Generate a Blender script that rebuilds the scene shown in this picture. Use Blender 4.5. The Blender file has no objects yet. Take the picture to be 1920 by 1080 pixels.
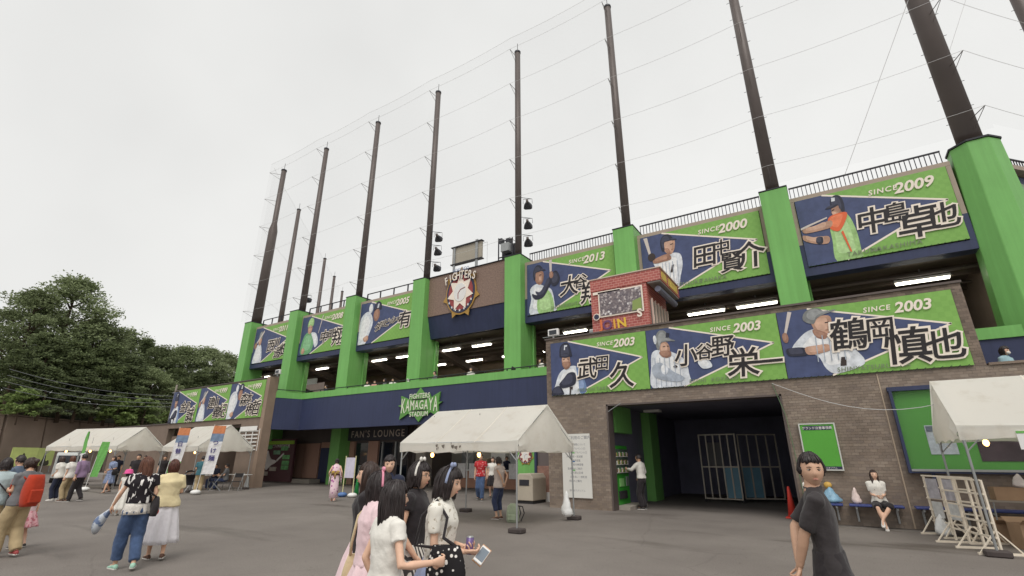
import bpy, bmesh, math, random
from mathutils import Vector, Matrix, noise as mnoise
R = math.radians
SC = bpy.context.scene
COL = SC.collection

# ---------------------------------------------------------------- camera, sky, sun, exposure
cam_d = bpy.data.cameras.new('camera'); cam = bpy.data.objects.new('camera', cam_d); COL.objects.link(cam)
cam_d.sensor_width = 36.0; cam_d.lens = 36.0 * 902.0 / 1920.0
cam_d.clip_start = 0.05; cam_d.clip_end = 1500
cam.location = (0, 0, 1.55); cam.rotation_euler = (R(90 + 19.42), 0, R(32.66))
SC.camera = cam
SUN_EL, SUN_AZ = 56.0, 150.0      # azimuth clockwise from +Y (into the stadium): behind the camera, veiled by cloud
world = bpy.data.worlds.new('World'); SC.world = world; world.use_nodes = True
nt = world.node_tree; nt.nodes.clear()
wo = nt.nodes.new('ShaderNodeOutputWorld'); bg = nt.nodes.new('ShaderNodeBackground')
sky = nt.nodes.new('ShaderNodeTexSky'); sky.sky_type = 'NISHITA'; sky.sun_disc = False
sky.sun_elevation = R(SUN_EL); sky.sun_rotation = R(SUN_AZ); sky.dust_density = 6; sky.air_density = 1.2
hs = nt.nodes.new('ShaderNodeHueSaturation'); hs.inputs['Saturation'].default_value = 0.10; hs.inputs['Value'].default_value = 1.0
tcw = nt.nodes.new('ShaderNodeTexCoord'); nzw = nt.nodes.new('ShaderNodeTexNoise')
nzw.inputs['Scale'].default_value = 1.6; nzw.inputs['Detail'].default_value = 4; nzw.inputs['Roughness'].default_value = .5
rmp = nt.nodes.new('ShaderNodeValToRGB')      # the even overcast cloud layer
rmp.color_ramp.elements[0].position = .3; rmp.color_ramp.elements[0].color = (8.15, 8.15, 8.0, 1)
rmp.color_ramp.elements[1].position = .72; rmp.color_ramp.elements[1].color = (9.7, 9.7, 9.5, 1)
mixw = nt.nodes.new('ShaderNodeMixRGB'); mixw.inputs[0].default_value = .93
nt.links.new(sky.outputs[0], hs.inputs['Color']); nt.links.new(tcw.outputs['Generated'], nzw.inputs['Vector'])
nt.links.new(nzw.outputs[0], rmp.inputs[0]); nt.links.new(hs.outputs[0], mixw.inputs[1]); nt.links.new(rmp.outputs[0], mixw.inputs[2])
nt.links.new(mixw.outputs[0], bg.inputs[0]); bg.inputs[1].default_value = 0.10
nt.links.new(bg.outputs[0], wo.inputs[0])
sun_d = bpy.data.lights.new('sun', 'SUN'); sun_d.energy = 1.65; sun_d.angle = R(32); sun_d.color = (1.0, .97, .92)
sun = bpy.data.objects.new('sun', sun_d); COL.objects.link(sun)
sun.rotation_euler = (R(90 - SUN_EL), 0, R(180 - SUN_AZ)); sun.location = (0, 20, 40)
vs = SC.view_settings; vs.view_transform = 'Standard'; vs.look = 'None'; vs.exposure = 0.0; vs.gamma = 1.0; vs.use_curve_mapping = False
SC.render.engine = 'CYCLES'; SC.cycles.use_denoising = True; SC.cycles.max_bounces = 10; SC.cycles.diffuse_bounces = 6; SC.cycles.transparent_max_bounces = 24
SC.cycles.sample_clamp_indirect = 6.0; SC.cycles.sample_clamp_direct = 0.0

# ---------------------------------------------------------------- helpers
def srgb(r, g, b):
    f = lambda c: (c/255/12.92) if c/255 <= .04045 else ((c/255+.055)/1.055)**2.4
    return (f(r), f(g), f(b))
MATS = {}
def mat(name, col, rough=.6, metal=0., nz=None, bump=None, spec=.4, emit=None, alpha=1., sheen=0., coord='Object', trans=0.):
    """principled material; nz=(scale, amount, detail) colour variation, bump=(scale, strength)"""
    if name in MATS: return MATS[name]
    m = bpy.data.materials.new(name); m.use_nodes = True; t = m.node_tree; b = t.nodes['Principled BSDF']
    b.inputs['Base Color'].default_value = (*col, 1); b.inputs['Roughness'].default_value = rough
    b.inputs['Metallic'].default_value = metal; b.inputs['Specular IOR Level'].default_value = spec
    if sheen: b.inputs['Sheen Weight'].default_value = sheen
    if alpha < 1: b.inputs['Alpha'].default_value = alpha
    if trans: b.inputs['Transmission Weight'].default_value = trans
    if emit: b.inputs['Emission Color'].default_value = (*emit[0], 1); b.inputs['Emission Strength'].default_value = emit[1]
    if nz or bump: tc = t.nodes.new('ShaderNodeTexCoord')
    if nz:
        n = t.nodes.new('ShaderNodeTexNoise'); n.inputs['Scale'].default_value = nz[0]; n.inputs['Detail'].default_value = nz[2] if len(nz) > 2 else 5
        n.inputs['Roughness'].default_value = .6
        r = t.nodes.new('ShaderNodeValToRGB'); a = nz[1]
        r.color_ramp.elements[0].position = .28; r.color_ramp.elements[1].position = .74
        r.color_ramp.elements[0].color = (*[c*(1-a) for c in col], 1); r.color_ramp.elements[1].color = (*[min(1, c*(1+a)) for c in col], 1)
        t.links.new(tc.outputs[coord], n.inputs['Vector']); t.links.new(n.outputs[0], r.inputs[0]); t.links.new(r.outputs[0], b.inputs['Base Color'])
    if bump:
        n2 = t.nodes.new('ShaderNodeTexNoise'); n2.inputs['Scale'].default_value = bump[0]; n2.inputs['Detail'].default_value = 6
        bp = t.nodes.new('ShaderNodeBump'); bp.inputs['Strength'].default_value = bump[1]; bp.inputs['Distance'].default_value = .02
        t.links.new(tc.outputs[coord], n2.inputs['Vector']); t.links.new(n2.outputs[0], bp.inputs['Height']); t.links.new(bp.outputs[0], b.inputs['Normal'])
    MATS[name] = m; return m

def painted(name, col, rough=.5, streak=.14, blotch=.08):
    """weathered paint: vertical rain streaks, soft blotches and a few dirty specks"""
    m = bpy.data.materials.new(name); m.use_nodes = True; t = m.node_tree; b = t.nodes['Principled BSDF']; b.inputs['Specular IOR Level'].default_value = .35; N = t.nodes.new; L = t.links.new
    tc = N('ShaderNodeTexCoord'); mp = N('ShaderNodeMapping'); mp.inputs['Scale'].default_value = (5, 5, .22); L(tc.outputs['Object'], mp.inputs['Vector'])
    def lay(vec, sc, det, p0, p1, lo, hi):
        n = N('ShaderNodeTexNoise'); n.inputs['Scale'].default_value = sc; n.inputs['Detail'].default_value = det; n.inputs['Roughness'].default_value = .65; L(vec, n.inputs['Vector'])
        r = N('ShaderNodeValToRGB'); r.color_ramp.elements[0].position = p0; r.color_ramp.elements[1].position = p1; r.color_ramp.elements[0].color = (lo, lo, lo*.98, 1); r.color_ramp.elements[1].color = (hi, hi, hi, 1); L(n.outputs[0], r.inputs[0]); return r.outputs[0]
    cur = None
    for l in (lay(mp.outputs[0], 1.3, 6, .32, .62, 1-streak*1.6, 1.02), lay(tc.outputs['Object'], .7, 6, .3, .7, 1-blotch, 1+blotch), lay(tc.outputs['Object'], 14, 4, .3, .36, .86, 1.)):
        x = N('ShaderNodeMixRGB'); x.blend_type = 'MULTIPLY'; x.inputs[0].default_value = 1
        if cur is None: x.inputs[1].default_value = (*col, 1)
        else: L(cur, x.inputs[1])
        L(l, x.inputs[2]); cur = x.outputs[0]
    L(cur, b.inputs['Base Color']); b.inputs['Roughness'].default_value = rough
    n2 = N('ShaderNodeTexNoise'); n2.inputs['Scale'].default_value = 26; n2.inputs['Detail'].default_value = 5; bp = N('ShaderNodeBump'); bp.inputs['Strength'].default_value = .06; bp.inputs['Distance'].default_value = .01; L(tc.outputs['Object'], n2.inputs['Vector']); L(n2.outputs[0], bp.inputs['Height']); L(bp.outputs[0], b.inputs['Normal'])
    MATS[name] = m; return m

class MB:
    """collects faces for ONE mesh"""
    def __init__(s): s.v = []; s.f = []; s.m = []
    def add(s, verts, faces, mi=0, mx=None):
        o = len(s.v)
        s.v += [tuple(mx @ Vector(p)) for p in verts] if mx else [tuple(p) for p in verts]
        s.f += [tuple(i+o for i in f) for f in faces]; s.m += [mi]*len(faces); return s
    def box(s, x0, x1, y0, y1, z0, z1, mi=0, mx=None):
        return s.add([(x0,y0,z0),(x1,y0,z0),(x1,y1,z0),(x0,y1,z0),(x0,y0,z1),(x1,y0,z1),(x1,y1,z1),(x0,y1,z1)],
              [(0,3,2,1),(4,5,6,7),(0,1,5,4),(1,2,6,5),(2,3,7,6),(3,0,4,7)], mi, mx)
    def tube(s, pts, r, n=8, mi=0, cap=True, mx=None):
        pts = [Vector(p) for p in pts]; rs = r if isinstance(r, (list, tuple)) else [r]*len(pts)
        rings = []; prev = None
        for i, p in enumerate(pts):
            d = (pts[min(i+1, len(pts)-1)] - pts[max(i-1, 0)])
            if d.length < 1e-9: d = Vector((0, 0, 1))
            d.normalize()
            if prev is None: a = d.orthogonal().normalized()
            else:
                a = prev - d*prev.dot(d); a = a.normalized() if a.length > 1e-6 else d.orthogonal().normalized()
            prev = a; b = d.cross(a)
            rings.append([p + (a*math.cos(2*math.pi*k/n) + b*math.sin(2*math.pi*k/n))*rs[i] for k in range(n)])
        return s.loft(rings, mi, cap, mx)
    def loft(s, rings, mi=0, cap=True, mx=None):
        n = len(rings[0]); v = [p for r in rings for p in r]; f = []
        for i in range(len(rings)-1):
            for k in range(n):
                f.append((i*n+k, i*n+(k+1)%n, (i+1)*n+(k+1)%n, (i+1)*n+k))
        if cap: f.append(tuple(range(n-1, -1, -1))); f.append(tuple((len(rings)-1)*n+k for k in range(n)))
        return s.add(v, f, mi, mx)
    def ball(s, c, r, n=12, m=8, mi=0, mx=None):
        r = r if isinstance(r, (list, tuple)) else (r, r, r); v = []; f = []
        for i in range(1, m):
            t = math.pi*i/m
            for k in range(n): v.append((c[0]+r[0]*math.sin(t)*math.cos(2*math.pi*k/n), c[1]+r[1]*math.sin(t)*math.sin(2*math.pi*k/n), c[2]-r[2]*math.cos(t)))
        v.append((c[0], c[1], c[2]-r[2])); v.append((c[0], c[1], c[2]+r[2])); B = len(v)-2; T = len(v)-1
        for i in range(m-2):
            for k in range(n): f.append((i*n+k, i*n+(k+1)%n, (i+1)*n+(k+1)%n, (i+1)*n+k))
        for k in range(n): f.append((B, (k+1)%n, k)); f.append((T, (m-2)*n+k, (m-2)*n+(k+1)%n))
        return s.add(v, f, mi, mx)
    def prism(s, poly, y0, y1, mi=0, mx=None):
        """polygon in (x,z) extruded from y0 (front) to y1"""
        n = len(poly); v = [(p[0], y0, p[1]) for p in poly]+[(p[0], y1, p[1]) for p in poly]
        f = [tuple(range(n)), tuple(range(2*n-1, n-1, -1))]+[(k, k+n, (k+1)%n+n, (k+1)%n) for k in range(n)]
        return s.add(v, f, mi, mx)
    def build(s, name, mats, parent=None, smooth=False, bevel=0, loc=None, rz=0):
        me = bpy.data.meshes.new(name); me.from_pydata(s.v, [], s.f); me.validate()
        ml = mats if isinstance(mats, (list, tuple)) else [mats]
        for m in ml: me.materials.append(m)
        if len(ml) > 1 and len(me.polygons) == len(s.m): me.polygons.foreach_set('material_index', s.m)
        bm = bmesh.new(); bm.from_mesh(me)
        bmesh.ops.recalc_face_normals(bm, faces=bm.faces)
        if bevel: bmesh.ops.bevel(bm, geom=list(bm.edges), offset=bevel, segments=1, affect='EDGES', clamp_overlap=True)
        bm.to_mesh(me); bm.free()
        if smooth: me.polygons.foreach_set('use_smooth', [True]*len(me.polygons))
        me.update()
        return obj(name, me, parent, loc, rz)
PENDING = []          # objects are linked together at the end of the script
def obj(name, me, parent=None, loc=None, rz=0):
    o = bpy.data.objects.new(name, me); PENDING.append(o)
    if parent: o.parent = parent
    if loc is not None: o.location = loc
    if rz: o.rotation_euler = (0, 0, rz)
    return o
def tag(o, label=None, cat=None, group=None, kind=None):
    if label: o['label'] = label
    if cat: o['category'] = cat
    if group: o['group'] = group
    if kind: o['kind'] = kind
    return o
def thing(name, label, cat, loc=(0,0,0), rz=0, group=None):
    o = bpy.data.objects.new(name, None); PENDING.append(o); o.location = loc; o.rotation_euler = (0, 0, rz); o.empty_display_size = .2
    return tag(o, label, cat, group)
def dup(root, loc=None, rz=None, label=None, parent=None):
    r = root.copy(); PENDING.append(r)
    if parent is not None: r.parent = parent
    if loc is not None: r.location = loc
    if rz is not None: r.rotation_euler = (0, 0, rz)
    if label: r['label'] = label
    for ch in root.children: dup(ch, parent=r)
    return r
_TXT = {}
def text2d(s, size=1., shear=0., bold=0., spacing=1.):
    """flat filled glyphs as (verts2d, faces), centred on the origin"""
    key = (s, shear, bold, spacing)
    if key not in _TXT:
        cu = bpy.data.curves.new('t', 'FONT'); cu.body = s; cu.size = 1.; cu.shear = shear; cu.bevel_depth = bold; cu.bevel_resolution = 0; cu.space_character = spacing
        cu.align_x = 'LEFT'; cu.resolution_u = 3; cu.fill_mode = 'FRONT' if hasattr(cu, 'fill_mode') else cu.fill_mode
        o = bpy.data.objects.new('t', cu); COL.objects.link(o)
        dg = bpy.context.evaluated_depsgraph_get(); me = bpy.data.meshes.new_from_object(o.evaluated_get(dg))
        v = [(p.co.x, p.co.y, p.co.z) for p in me.vertices]; f = [tuple(p.vertices) for p in me.polygons]
        bpy.data.objects.remove(o); bpy.data.curves.remove(cu); bpy.data.meshes.remove(me)
        if v:
            x0, x1 = min(p[0] for p in v), max(p[0] for p in v); y0, y1 = min(p[1] for p in v), max(p[1] for p in v)
            v = [(p[0]-(x0+x1)/2, p[1]-(y0+y1)/2, p[2]) for p in v]
        _TXT[key] = (v, f)
    v, f = _TXT[key]
    return [(p[0]*size, p[1]*size, p[2]*size) for p in v], f
def put_text(mb, s, x, z, size, y=0., shear=0., bold=0., rot=0., sx=1., spacing=1., mi=0):
    v, f = text2d(s, size, shear, bold, spacing); c, q = math.cos(rot), math.sin(rot)
    mb.add([(x+p[0]*sx*c-p[1]*q, y-p[2]*.05, z+p[0]*sx*q+p[1]*c) for p in v], f, mi)
def spline(pts, n=6):
    P = [Vector(p) for p in pts]; N = len(P); out = []
    for i in range(N):
        a, b, c, d = P[i-1], P[i], P[(i+1)%N], P[(i+2)%N]
        for k in range(n):
            t = k/n; out.append(tuple(.5*((2*b)+(c-a)*t+(2*a-5*b+4*c-d)*t*t+(3*b-a-3*c+d)*t**3)))
    return out
def rnd_color_mat(name, stops, rough=.7, bump=None, spec=.3):
    """colour picked per loose piece (tile)"""
    m = bpy.data.materials.new(name); m.use_nodes = True; t = m.node_tree; b = t.nodes['Principled BSDF']
    b.inputs['Roughness'].default_value = rough; b.inputs['Specular IOR Level'].default_value = spec
    g = t.nodes.new('ShaderNodeNewGeometry'); r = t.nodes.new('ShaderNodeValToRGB'); cr = r.color_ramp
    while len(cr.elements) < len(stops): cr.elements.new(.5)
    for i, c in enumerate(stops): cr.elements[i].position = i/(len(stops)-1); cr.elements[i].color = (*c, 1)
    tc = t.nodes.new('ShaderNodeTexCoord'); n = t.nodes.new('ShaderNodeTexNoise'); n.inputs['Scale'].default_value = 1.1; n.inputs['Detail'].default_value = 6
    mx = t.nodes.new('ShaderNodeMixRGB'); mx.blend_type = 'MULTIPLY'; mx.inputs[0].default_value = .55
    r2 = t.nodes.new('ShaderNodeValToRGB'); r2.color_ramp.elements[0].position = .3; r2.color_ramp.elements[0].color = (.6, .58, .55, 1); r2.color_ramp.elements[1].position = .65
    t.links.new(g.outputs['Random Per Island'], r.inputs[0]); t.links.new(tc.outputs['Object'], n.inputs['Vector']); t.links.new(n.outputs[0], r2.inputs[0])
    t.links.new(r.outputs[0], mx.inputs[1]); t.links.new(r2.outputs[0], mx.inputs[2]); t.links.new(mx.outputs[0], b.inputs['Base Color'])
    MATS[name] = m; return m
# ---------------------------------------------------------------- shared materials
GREEN = painted('green_paint', srgb(119, 180, 99), .45, .07, .06)
NAVY = painted('navy_paint', srgb(55, 62, 92), .5, .10, .09)
BEIGE = mat('beige_frame', srgb(168, 152, 138), .6, nz=(2, .1))
BROWN = mat('brown_wall', srgb(128, 112, 100), .75, nz=(1.5, .14), bump=(30, .1))
SOFFIT = mat('soffit_brown', srgb(98, 86, 78), .8, nz=(.6, .18))
STEEL = mat('dark_steel', srgb(96, 86, 82), .5, .2, nz=(.5, .15))
BLACKM = mat('black_metal', srgb(52, 52, 58), .5, .3)
GREYM = mat('grey_metal', srgb(160, 162, 162), .42, .5, nz=(4, .1))
CONC = mat('concrete', srgb(158, 150, 140), .85, nz=(1.2, .15), bump=(25, .2))
WHITE = mat('white_paint', (.78, .77, .75), .5, nz=(2, .05))
BLACK = mat('black_print', srgb(38, 34, 36), .6)
CREAM = mat('cream_print', srgb(240, 228, 214), .6)
RUBBER = mat('black_rubber', srgb(48, 46, 48), .8, nz=(8, .2))
GLASSD = mat('dark_glass', srgb(30, 36, 46), .06, spec=.7)
TILE = rnd_color_mat('brown_tile', [srgb(128, 115, 104), srgb(144, 130, 118), srgb(135, 120, 108), srgb(154, 140, 127), srgb(131, 118, 109), srgb(147, 132, 118)], .55)
GROUT = mat('tile_grout', srgb(132, 122, 113), .9, nz=(3, .1))
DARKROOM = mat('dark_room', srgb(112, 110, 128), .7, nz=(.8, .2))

# ---------------------------------------------------------------- ground
def ground_mat():
    m = bpy.data.materials.new('asphalt'); m.use_nodes = True; t = m.node_tree; b = t.nodes['Principled BSDF']
    L = t.links.new; N = t.nodes.new; tc = N('ShaderNodeTexCoord'); b.inputs['Specular IOR Level'].default_value = .3
    def nz(scale, det, vec=None, rough=.6):
        n = N('ShaderNodeTexNoise'); n.inputs['Scale'].default_value = scale; n.inputs['Detail'].default_value = det; n.inputs['Roughness'].default_value = rough
        L(vec or tc.outputs['Object'], n.inputs['Vector']); return n
    def ramp(src, p0, p1, c0, c1):
        r = N('ShaderNodeValToRGB'); r.color_ramp.elements[0].position = p0; r.color_ramp.elements[1].position = p1
        r.color_ramp.elements[0].color = (*c0, 1); r.color_ramp.elements[1].color = (*c1, 1); L(src, r.inputs[0]); return r
    def mul(a, c, f=1.):
        x = N('ShaderNodeMixRGB'); x.blend_type = 'MULTIPLY'; x.inputs[0].default_value = f; L(a, x.inputs[1]); L(c, x.inputs[2]); return x.outputs[0]
    base = ramp(nz(.35, 5).outputs[0], .3, .7, srgb(110, 103, 98), srgb(129, 122, 116)).outputs[0]
    grit = ramp(nz(55, 3, rough=.8).outputs[0], .3, .7, (.5, .5, .5), (1.45, 1.45, 1.45)).outputs[0]
    mp = N('ShaderNodeMapping'); mp.inputs['Scale'].default_value = (.20, .85, 1); mp.inputs['Rotation'].default_value = (0, 0, R(28)); L(tc.outputs['Object'], mp.inputs['Vector'])
    stain = ramp(nz(.9, 7, mp.outputs[0], .62).outputs[0], .57, .68, (1, 1, 1), (.6, .58, .56)).outputs[0]
    vo = N('ShaderNodeTexVoronoi'); vo.feature = 'DISTANCE_TO_EDGE'; vo.inputs['Scale'].default_value = .16
    wp = nz(.8, 4); ad = N('ShaderNodeMixRGB'); ad.blend_type = 'ADD'; ad.inputs[0].default_value = .35; L(tc.outputs['Object'], ad.inputs[1]); L(wp.outputs['Color'], ad.inputs[2]); L(ad.outputs[0], vo.inputs['Vector'])
    crack = ramp(vo.outputs['Distance'], .0, .003, (.72, .71, .70), (1, 1, 1)).outputs[0]
    spots = ramp(nz(9, 2).outputs[0], .66, .72, (1, 1, 1), (.6, .59, .58)).outputs[0]
    c = mul(mul(mul(mul(base, grit, .7), stain), crack, .45), spots, .7)
    L(c, b.inputs['Base Color'])
    rr = ramp(nz(.9, 7, mp.outputs[0], .62).outputs[0], .58, .7, (.85, .85, .85), (.5, .5, .5)); L(rr.outputs[0], b.inputs['Roughness'])
    bp = N('ShaderNodeBump'); bp.inputs['Strength'].default_value = .35; bp.inputs['Distance'].default_value = .01; L(nz(70, 4, rough=.8).outputs[0], bp.inputs['Height']); L(bp.outputs[0], b.inputs['Normal'])
    return m
g = MB().add([(-500, -300, 0), (400, -300, 0), (400, 500, 0), (-500, 500, 0)], [(0, 1, 2, 3)]).build('ground', ground_mat()); tag(g, kind='structure')
# concrete drain strip along the entrance wall with its covers
gut = MB().box(-1.0, 7.5, 14.62, 14.98, -.05, .006).build('drain_strip', mat('drain_concrete', srgb(128, 120, 112), .85, nz=(2, .2))); tag(gut, kind='structure')
for k in range(9):
    x = -.95 + k*.62
    MB().box(x, x+.6, 14.66, 14.94, .007, .014).build('drain_cover', mat('drain_cover', srgb(118, 112, 106), .8, nz=(3, .25)), gut)

# ---------------------------------------------------------------- stadium
stad = thing('stadium_building', 'green and navy ballpark grandstand building with tall green columns', 'building')
def P(name, mb, m, parent=None, **k): return mb.build(name, m, parent or stad, **k)
COLX = [-35.1, -29.55, -23.75, -18.05, -11.85, -6.15, -.3]
for i, x in enumerate(COLX):
    c = P('column', MB().box(x-.46, x+.46, 18.5, 19.95, 3.4, 11.0), GREEN, bevel=.02)
    P('column_cap', MB().box(x-.475, x+.475, 18.485, 19.965, 11.003, 11.045), BLACKM, c)
def octa(cx, cy, r, z0, z1, mb):
    pts = [(cx+r*math.cos(R(22.5+45*k)), cy+r*math.sin(R(22.5+45*k))) for k in range(8)]
    return mb.loft([[(x, y, z0) for x, y in pts], [(x, y, z1) for x, y in pts]])
c = P('column', MB().loft([[(5.45+r*math.cos(R(22.5+45*k)), 19.2+r*math.sin(R(22.5+45*k)), z) for k in range(8)] for z, r in ((0, .92), (4, .88), (11.0, .66))]), GREEN, bevel=.015); P('column_cap', octa(5.45, 19.2, .70, 11.003, 11.06, MB()), BLACKM, c)

# upper storey: slab, wall behind the banners, navy bottom strip, frames
BAYS = [(COLX[i]+.46, COLX[i+1]-.46) for i in range(6)] + [(COLX[6]+.46, 4.75)]
P('upper_slab', MB().box(-35.5, 5.3, 19.3, 26.0, 7.62, 7.95), SOFFIT)
P('stand_wall', MB().box(-35.5, 5.3, 19.45, 19.9, 7.96, 10.62), BROWN)
P('stand_deck', MB().box(-35.5, 5.3, 19.9, 25.9, 9.6, 9.9), CONC)
for i, (a, b) in enumerate(BAYS):
    if i == 3:   # the middle bay has the tiled panel with the emblem
        P('emblem_panel', MB().box(a, b, 18.86, 19.44, 8.80, 11.05), None or mat('mosaic_tile', srgb(134, 112, 100), .6, nz=(14, .32, 8), bump=(30, .15)))
        P('navy_panel', MB().add([(a, 18.9, 8.797), (b, 18.9, 8.797), (b, 19.2, 7.62), (a, 19.2, 7.62), (a, 19.44, 8.797), (b, 19.44, 8.797), (b, 19.44, 7.62), (a, 19.44, 7.62)],
            [(0, 1, 2, 3), (4, 7, 6, 5), (0, 4, 5, 1), (3, 2, 6, 7), (0, 3, 7, 4), (1, 5, 6, 2)]), NAVY)
        P('coping', MB().box(a, b, 18.8, 19.5, 11.053, 11.09), BLACKM)
        continue
    P('navy_strip', MB().box(a, b, 18.93, 19.44, 7.56, 7.86), NAVY)
    P('navy_side', MB().box(b-.16, b, 18.93, 19.44, 7.863, 8.75), NAVY); P('navy_side', MB().box(a, a+.16, 18.93, 19.44, 7.863, 8.75), NAVY)
    P('banner_frame', MB().box(a, b, 18.95, 19.44, 10.5, 10.66).box(a, a+.13, 18.955, 19.44, 8.753, 10.497).box(b-.13, b, 18.955, 19.44, 8.753, 10.497), BEIGE)
# beams under the slab at the column lines, sloping down to the back
for x in COLX:
    P('sloped_beam', MB().add([(x-.2, 19.96, 7.6), (x+.2, 19.96, 7.6), (x+.2, 26, 6.3), (x-.2, 26, 6.3), (x-.2, 19.96, 7.25), (x+.2, 19.96, 7.25), (x+.2, 26, 5.9), (x-.2, 26, 5.9)],
       [(0, 1, 2, 3), (4, 7, 6, 5), (0, 4, 5, 1), (3, 2, 6, 7), (0, 3, 7, 4), (1, 5, 6, 2)]), SOFFIT)
for y in (20.6, 22.6, 24.6): P('cross_beam', MB().box(-35.4, 5.2, y, y+.22, 7.3, 7.617), SOFFIT)
P('pipe', MB().tube([(-35.3, 20.2, 7.4), (5.2, 20.2, 7.4)], .07, 8), STEEL); P('pipe', MB().tube([(-35.3, 21.9, 7.35), (5.2, 21.9, 7.35)], .05, 8), STEEL)
# concourse floor, back wall with panels and doors
P('concourse_floor', MB().box(-35.5, 8.0, 18.36, 26.0, 3.72, 4.1), CONC)
P('concourse_back_wall', MB().box(-35.5, 5.2, 26.0, 26.3, 3.72, 11.0), mat('concourse_wall', srgb(150, 132, 114), .8, nz=(.8, .12)))
PANEL = mat('beige_panel', srgb(196, 176, 152), .7, nz=(1.5, .08)); REDP = mat('red_shop_panel', srgb(150, 44, 48), .6, nz=(2, .15))
for k in range(10): P('wall_panel', MB().box(-33.6+k*1.02, -32.62+k*1.02, 25.9, 25.997, 4.12, 6.6), PANEL)
P('navy_door', MB().box(-29.2, -27.9, 25.8, 25.893, 4.12, 6.4), NAVY); P('navy_door', MB().box(-25.2, -24.0, 25.8, 25.893, 4.12, 6.4), mat('blue_grey_door', srgb(98, 118, 142), .5))
P('shop_wall', MB().box(-21.5, -7.0, 25.6, 25.88, 4.12, 6.7), mat('shop_wall', srgb(96, 50, 50), .6, nz=(1, .2)))
for k in range(11): P('shop_sign', MB().box(-21.3+k*1.25, -20.2+k*1.25, 25.45, 25.595, 5.35, 6.35), [REDP, mat('red_shop_dark', srgb(98, 36, 40), .6, nz=(2, .2)), mat('shop_tan', srgb(168, 150, 96), .6), REDP][k*7 % 4])
P('concourse_end_wall', MB().box(5.0, 5.2, 19.9, 25.99, 3.73, 7.61), BROWN)
for k, x in enumerate((-31.5, -26.5, -21.0, -9.2, -2.4)):
    sg = P('hanging_sign', MB().box(x, x+1.5, 21.3, 21.36, 6.45, 6.85), [WHITE, NAVY, GREEN][k % 3]); P('sign_hanger', MB().tube([(x+.2, 21.33, 6.85), (x+.2, 21.33, 7.6)], .012, 4).tube([(x+1.3, 21.33, 6.85), (x+1.3, 21.33, 7.6)], .012, 4), BLACKM, sg)
for x in COLX[1:]:
    P('downpipe', MB().tube([(x+.5, 19.6, 4.1), (x+.5, 19.6, 7.6)], .05, 8), GREEN)
# balcony fascia (navy) with the green band, its return to the left block, soffit and handrail
FX0, FX1, FY = -26.45, -8.35, 18.0
P('fascia', MB().box(FX0, FX1, FY, FY+.35, 3.08, 4.845).add([(x, y, z) for z in (3.08, 4.845) for x, y in ((FX0-.36, FY+.35), (FX0-.003, FY), (-27.0, 16.62), (-27.36, 16.62))], [(0, 3, 2, 1), (4, 5, 6, 7), (0, 1, 5, 4), (1, 2, 6, 5), (2, 3, 7, 6), (3, 0, 4, 7)]), NAVY)
P('green_band', MB().box(FX0-.02, FX1, FY-.03, FY+.36, 4.85, 5.2).add([(x, y, z) for z in (4.85, 5.2) for x, y in ((FX0-.37, FY+.36), (FX0-.023, FY-.03), (-26.97, 16.62), (-27.37, 16.62))], [(0, 3, 2, 1), (4, 5, 6, 7), (0, 1, 5, 4), (1, 2, 6, 5), (2, 3, 7, 6), (3, 0, 4, 7)]), GREEN)
P('balcony_handrail', MB().tube([(-27.15, 16.7, 5.34), (FX0-.15, 18.2, 5.34), (FX1, 18.2, 5.34)], .025, 6), BLACKM)
for k in range(16): P('handrail_post', MB().box(FX0+.1+k*1.2, FX0+.14+k*1.2, 18.18, 18.22, 5.203, 5.34), BLACKM)
P('soffit', MB().box(-35.0, FX1, 18.36, 22.5, 3.44, 3.6), SOFFIT)

# ground floor under the balcony
GF = mat('ground_floor_wall', srgb(92, 84, 82), .75, nz=(.9, .15)); BY = 21.5
P('ground_floor_wall', MB().box(-36, -20.9, BY, BY+.3, 0, 3.437), GF)
PK = mat('pinkish_door_panel', srgb(168, 132, 116), .7, nz=(20, .12), bump=(60, .05))
for a, b in ((-31.9, -30.4), (-30.36, -28.85)): P('door_panel', MB().box(a, b, BY-.1, BY-.003, .28, 2.45), PK)
P('door_step', MB().box(-32.2, -28.4, BY-.9, BY-.103, 0, .24), CONC)
P('navy_door', MB().box(-28.75, -26.9, BY-.06, BY-.003, .05, 2.15), NAVY); P('door_header', MB().box(-28.75, -26.9, BY-.06, BY-.003, 2.153, 2.5), PK)
P('green_pillar', MB().box(-26.8, -25.9, 20.6, 21.4, 0, 3.437), GREEN); P('green_pillar', MB().box(-33.6, -32.9, 20.4, 21.2, 2.6, 3.437), GREEN)
P('lounge_window', MB().box(-25.3, -24.2, BY-.05, BY-.003, .1, 2.4), GLASSD); P('lounge_pier', MB().box(-24.15, -23.3, BY-.14, BY-.003, 0, 2.5), PK)
P('lounge_pier', MB().box(-25.85, -25.4, BY-.14, BY-.003, 0, 2.5), PK)
P('lounge_window', MB().box(-23.2, -20.95, BY-.05, BY-.003, .1, 2.4), GLASSD)
for x in (-23.0, -21.9): P('window_mullion', MB().box(x, x+.1, BY-.12, BY-.053, .1, 2.45), GREYM)
hd = P('lounge_header', MB().box(-26.9, -20.9, BY-.3, BY-.153, 2.55, 3.3), mat('lounge_header', srgb(58, 58, 66), .5))
tb = MB(); put_text(tb, "FAN'S LOUNGE", -23.3, 2.93, .56, BY-.306, bold=.01, spacing=1.25); P('lounge_lettering', tb, mat('dull_letters', srgb(190, 178, 168), .5), hd)
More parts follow.
